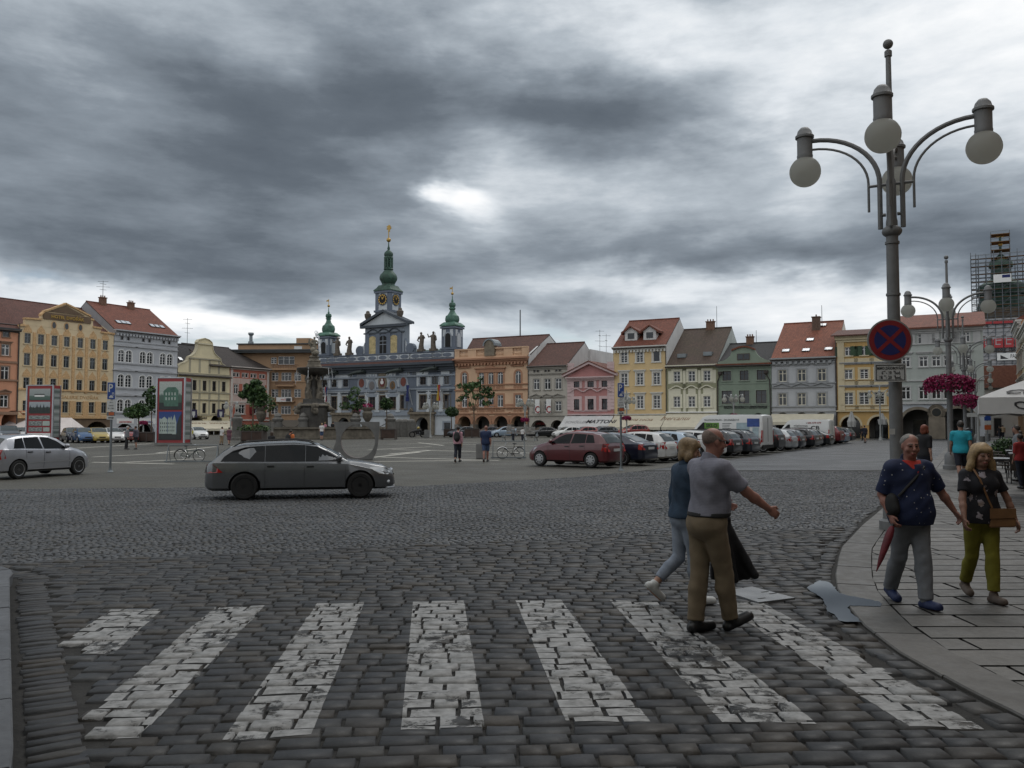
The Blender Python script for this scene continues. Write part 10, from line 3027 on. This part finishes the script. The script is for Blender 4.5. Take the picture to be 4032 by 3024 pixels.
def simple(label,zm_,x_,yfoot,ytop,facing,top,bottom,hair,skin=sk_b,female=False,girth=1.0,leg=.97,sleeve=.33,stride=14,z0=0.0,dress=False,shoe=None,arms=None,h=.022,hlen=None,group='people out in the square',d=None,hem=-.04,sit=False,belly=0):
 g=gnd(zm_,x_,yfoot,z0)if d is None else Vector((at(zm_,x_,yfoot,d).x,d,z0))
 zt_=at(zm_,x_,ytop,g.y).z-z0
 hgt=min(max(zt_,1.0),2.1)
 B=Body(hgt,girth,belly,2,legs=((stride,5),(-stride,stride+3)),foot=(8 if stride>8 else 0,-20 if stride>8 else 0),arms=arms or((-stride*.9,7,12),(stride,7,15)),female=female)
 cl=[]
 if dress:
  it=B.items(.02,('pelvis','thigh'),leg=.48)
  it.append((('c',B.hipc,(B.knee[1]+B.knee[-1])/2,.15*B.k,.17*B.k),.05,'+',None))
  cl.append(dict(items=it,cuts=[((B.knee[1]+B.knee[-1])/2,(0,0,-1)),(B.hipc+VV(0,0,.07),(0,0,1))],mat=bottom,name='skirt'))
 else:cl.append(trousers(B,bottom,leg,.018,.06,None,'trousers' if leg>.6 else 'shorts'))
 cl.append(shirt(B,top,sleeve,hem,.024,wob=None))
 cl+=shoes(B,shoe or m_shoe,.014)
 hr=None
 if hair:hr=hair_long(B,hair,hlen,.02,True)if hlen else hair_short(B,hair,False,.012)
 t=make_person(label,g,facing,B,cl,skin,hr,h,group=group)
 return t,B
RT=lambda a:RAD(a)
t_,B_=simple('woman with a black backpack in a pink checked blouse, seen from behind','J',838,832,345,RT(-12),c_pink,c_dark,m_hdk,sk_b,True,1.05,.86,.85,12,shoe=m_shoe,h=.016)
bp_=Matrix.Translation(t_.location)@Matrix.Rotation(t_.rotation_euler.z,4,'Z')@Vector(B_.chest+VV(0,-.20,-.04))
def backpack(label,p,rz,s_=1.0):
 t=thing('backpack',label,'backpack',p,rz)
 V_,F_=sdf_mesh([(('e',VV(0,0,0),(.16*s_,.10*s_,.24*s_)),.03,'+',None),(('e',VV(0,-.05,-.08),(.12*s_,.09*s_,.13*s_)),.03,'+',None)],.018);link('pack',np_mesh('pack',V_,F_,[m_belt]),t)
 mb=MB()
 for q in(1,-1):mb.tube([(q*.10,.04,.18),(q*.12,.16,.26),(q*.13,.28,.10)],.022,6)
 mb.build('strap',m_belt,t,True)
backpack('black backpack on the woman in pink check',bp_,t_.rotation_euler.z)
simple('bald man in dark blue T shirt and denim shorts walking away in the square','J',1220,828,335,RT(-8),c_blue,c_jblue,None,sk_red,False,1.2,.44,.42,13,shoe=m_shoe,h=.016,hem=-.1,belly=.3)
simple('white haired person in grey jacket and black trousers talking before the hotel','A',1034,1388,1200,RT(-60),c_greyj,c_black,m_hgrey,sk_b,False,1.05,.97,.97,3)
simple('man in dark shirt and shorts turned to the white haired person','A',1108,1388,1200,RT(80),cloth('dark violet shirt',(.06,.055,.075)),c_black,m_hdk,sk_a,False,1.05,.46,.9,3)
t_,B_=simple('man in orange shirt with black backpack, behind the estate car roof','I',1065,430,225,RT(-25),c_orange,c_dark,m_hdk,sk_a,False,1.15,.97,.3,6,d=44)
backpack('black backpack on the man in orange',Matrix.Translation(t_.location)@Matrix.Rotation(t_.rotation_euler.z,4,'Z')@Vector(B_.chest+VV(0,-.2,-.04)),t_.rotation_euler.z)
simple('person with long dark brown hair beside the man in orange','I',885,430,243,RT(-10),c_black,c_dark,mat('dark brown hair',(.05,.03,.02),.6,var=.3,vs=30),sk_b,True,1.0,.97,.9,6,d=44,hlen=.22)
simple('woman in white patterned top and beige trousers by the photo board','I',415,366,195,RT(-30),c_whitec,c_beige,m_hdk,sk_b,True,1.1,.9,.4,6)
simple('woman in dark plum dress leaning to her companion','I',485,366,200,RT(30),c_purple,c_purple,m_hdk,sk_b,True,1.1,.5,.35,5,dress=True)
simple('person in dark clothes and shorts standing at the fountain wall','I',1315,302,150,RT(0),c_dark,c_black,m_hdk,sk_b,False,1.15,.48,.6,4,h=.03)
simple('small child in white by the fountain wall','I',1362,300,160,RT(0),c_whitec,c_jblue,m_hblond,sk_b,False,1.0,.5,.4,3,h=.03,d=92)
simple('woman in pink top and blue patterned trousers at the fountain','I',1390,303,150,RT(-5),cloth('pink top',(.50,.20,.26)),cloth('blue patterned trousers',(.12,.16,.32),.5),m_hblond,sk_b,True,.95,.97,.3,4,h=.03)
t_,B_=simple('man in black T shirt and blue shorts carrying a pink bag by the ring','I',1468,303,118,RT(-20),c_black,c_jblue,m_hdk,sk_a,False,1.1,.46,.3,4,h=.03)
q=Matrix.Translation(t_.location)@Matrix.Rotation(t_.rotation_euler.z,4,'Z')@Vector(B_.wri[-1]);t=thing('pink_bag','bright pink bag carried beside the fountain','bag',q);mb=MB().box(-.2,.2,-.08,.08,-.62,-.12);mb.tube([(-.1,0,-.14),(0,0,.02),(.1,0,-.14)],.02,5);mb.build('bag_body',cloth('bright pink',(.55,.03,.13)),t)
simple('person in yellow top before the white car on the left','I',143,312,220,RT(90),c_yellow,c_whitec,m_hdk,sk_b,True,1.0,.9,.4,6,h=.03)
simple('person in bright green shirt at the cream awning','I',262,300,213,RT(70),c_green,c_dark,m_hdk,sk_b,False,1.0,.9,.3,4,h=.03,d=100)
simple('person in grey sitting behind the long bench','J',1592,500,352,RT(10),c_greyj,c_dark,m_hgrey,sk_b,False,1.0,.97,.5,3,h=.03,d=89)
simple('dark haired person in white sitting behind the long bench','J',1718,500,362,RT(-10),c_whitec,c_dark,m_hdk,sk_b,False,1.0,.97,.5,3,h=.03,d=89)
simple('man in dark clothes and shorts crossing before the mustard house','L',2172,465,268,RT(5),c_dark,cloth('dark shorts',(.03,.03,.035)),m_hdk,sk_a,False,1.1,.5,.5,14,h=.028)
simple('second dark figure half hidden before the mustard arches','L',2142,440,280,RT(10),c_black,c_black,m_hdk,sk_a,False,1.0,.97,.9,8,h=.03)
t_,_b=simple('man in turquoise shirt and dark shorts walking away along the pavement','N',748,592,112,RT(-24),c_turq,c_dark,m_hdk,sk_a,False,1.12,.47,.34,15,z0=ZP,h=.014,hem=-.06)
simple('red haired woman just visible above the grey haired man','N',465,560,147,RT(-60),c_black,c_dark,m_hred,sk_b,True,1.0,.97,.5,8,z0=0,h=.016,hlen=.04,d=24)
for i,(x_,yf,yt_,lab,tp)in enumerate(((1035,255,150,'dark figure walking at the end of the pavement, left one',c_black),(1060,255,143,'figure in beige jacket walking at the end of the pavement',c_beige),(1153,262,140,'figure in blue behind the parasol posts',c_blue))):
 simple(lab,'N',x_,yf,yt_,RT(-20*i),tp,c_dark,m_hdk,sk_a,i==0,1.0,.9,.5,8,z0=ZP,h=.03,group='people along the pavement')
for i,(x_,yt_,lab,tp,dd)in enumerate(((1180,150,'guest in striped grey top at the cafe tables',c_greyj,27),(1200,215,'guest in dark red at the cafe tables',c_red,24),(1190,190,'dark haired guest at the cafe, farther back',c_black,30))):
 simple(lab,'N',x_,420,yt_,RT(60-60*i),tp,c_dark,m_hdk,sk_a,i==1,1.05,.97,.5,3,z0=ZP,h=.024,d=dd,group='cafe guests')
t=thing('parked_motorbike','dark motorbike with yellow helmet in front of the town hall portal','motorbike',gnd('C',800,1625),RAD(20))
mb=MB();s_=1.25
for q in(-.75,.75):mb.tube([(q+.36*math.cos(a),0,.36+.36*math.sin(a))for a in np.linspace(0,2*math.pi,17)],.09,6,0,False)
mb.build('wheel',m_tyre,t)
mb=MB().tube([(-.8,0,.75),(-.3,0,.85),(.2,0,.95),(.5,0,.9)],[.12,.2,.24,.12],8);mb.tube([(.5,0,.9),(.75,0,.36)],.06,6);mb.tube([(0,0,.4),(0,0,.8)],.25,8);mb.tube([(.45,-.35,1.2),(.5,0,1.15),(.45,.35,1.2)],.03,6);mb.build('frame',m_trim,t,True)
mb=MB().ball((.1,0,1.25),.2,10,8);mb.build('helmet',p_yel,t,True)
FBK=Frame((6.0,-8.6),math.atan2(-.48,.877)+math.pi)  # unseen row behind the camera, added to darken foreground and car glass
_old=FN;FN=FBK
near_house(0,15,14.5,'unseen_corner_house','pale green arcaded house behind the photographer',m_grl,5)
near_house(15,34,13.0,'unseen_arcaded_house','cream arcaded house behind the photographer, next to the corner',m_cr,6)
FN=_old
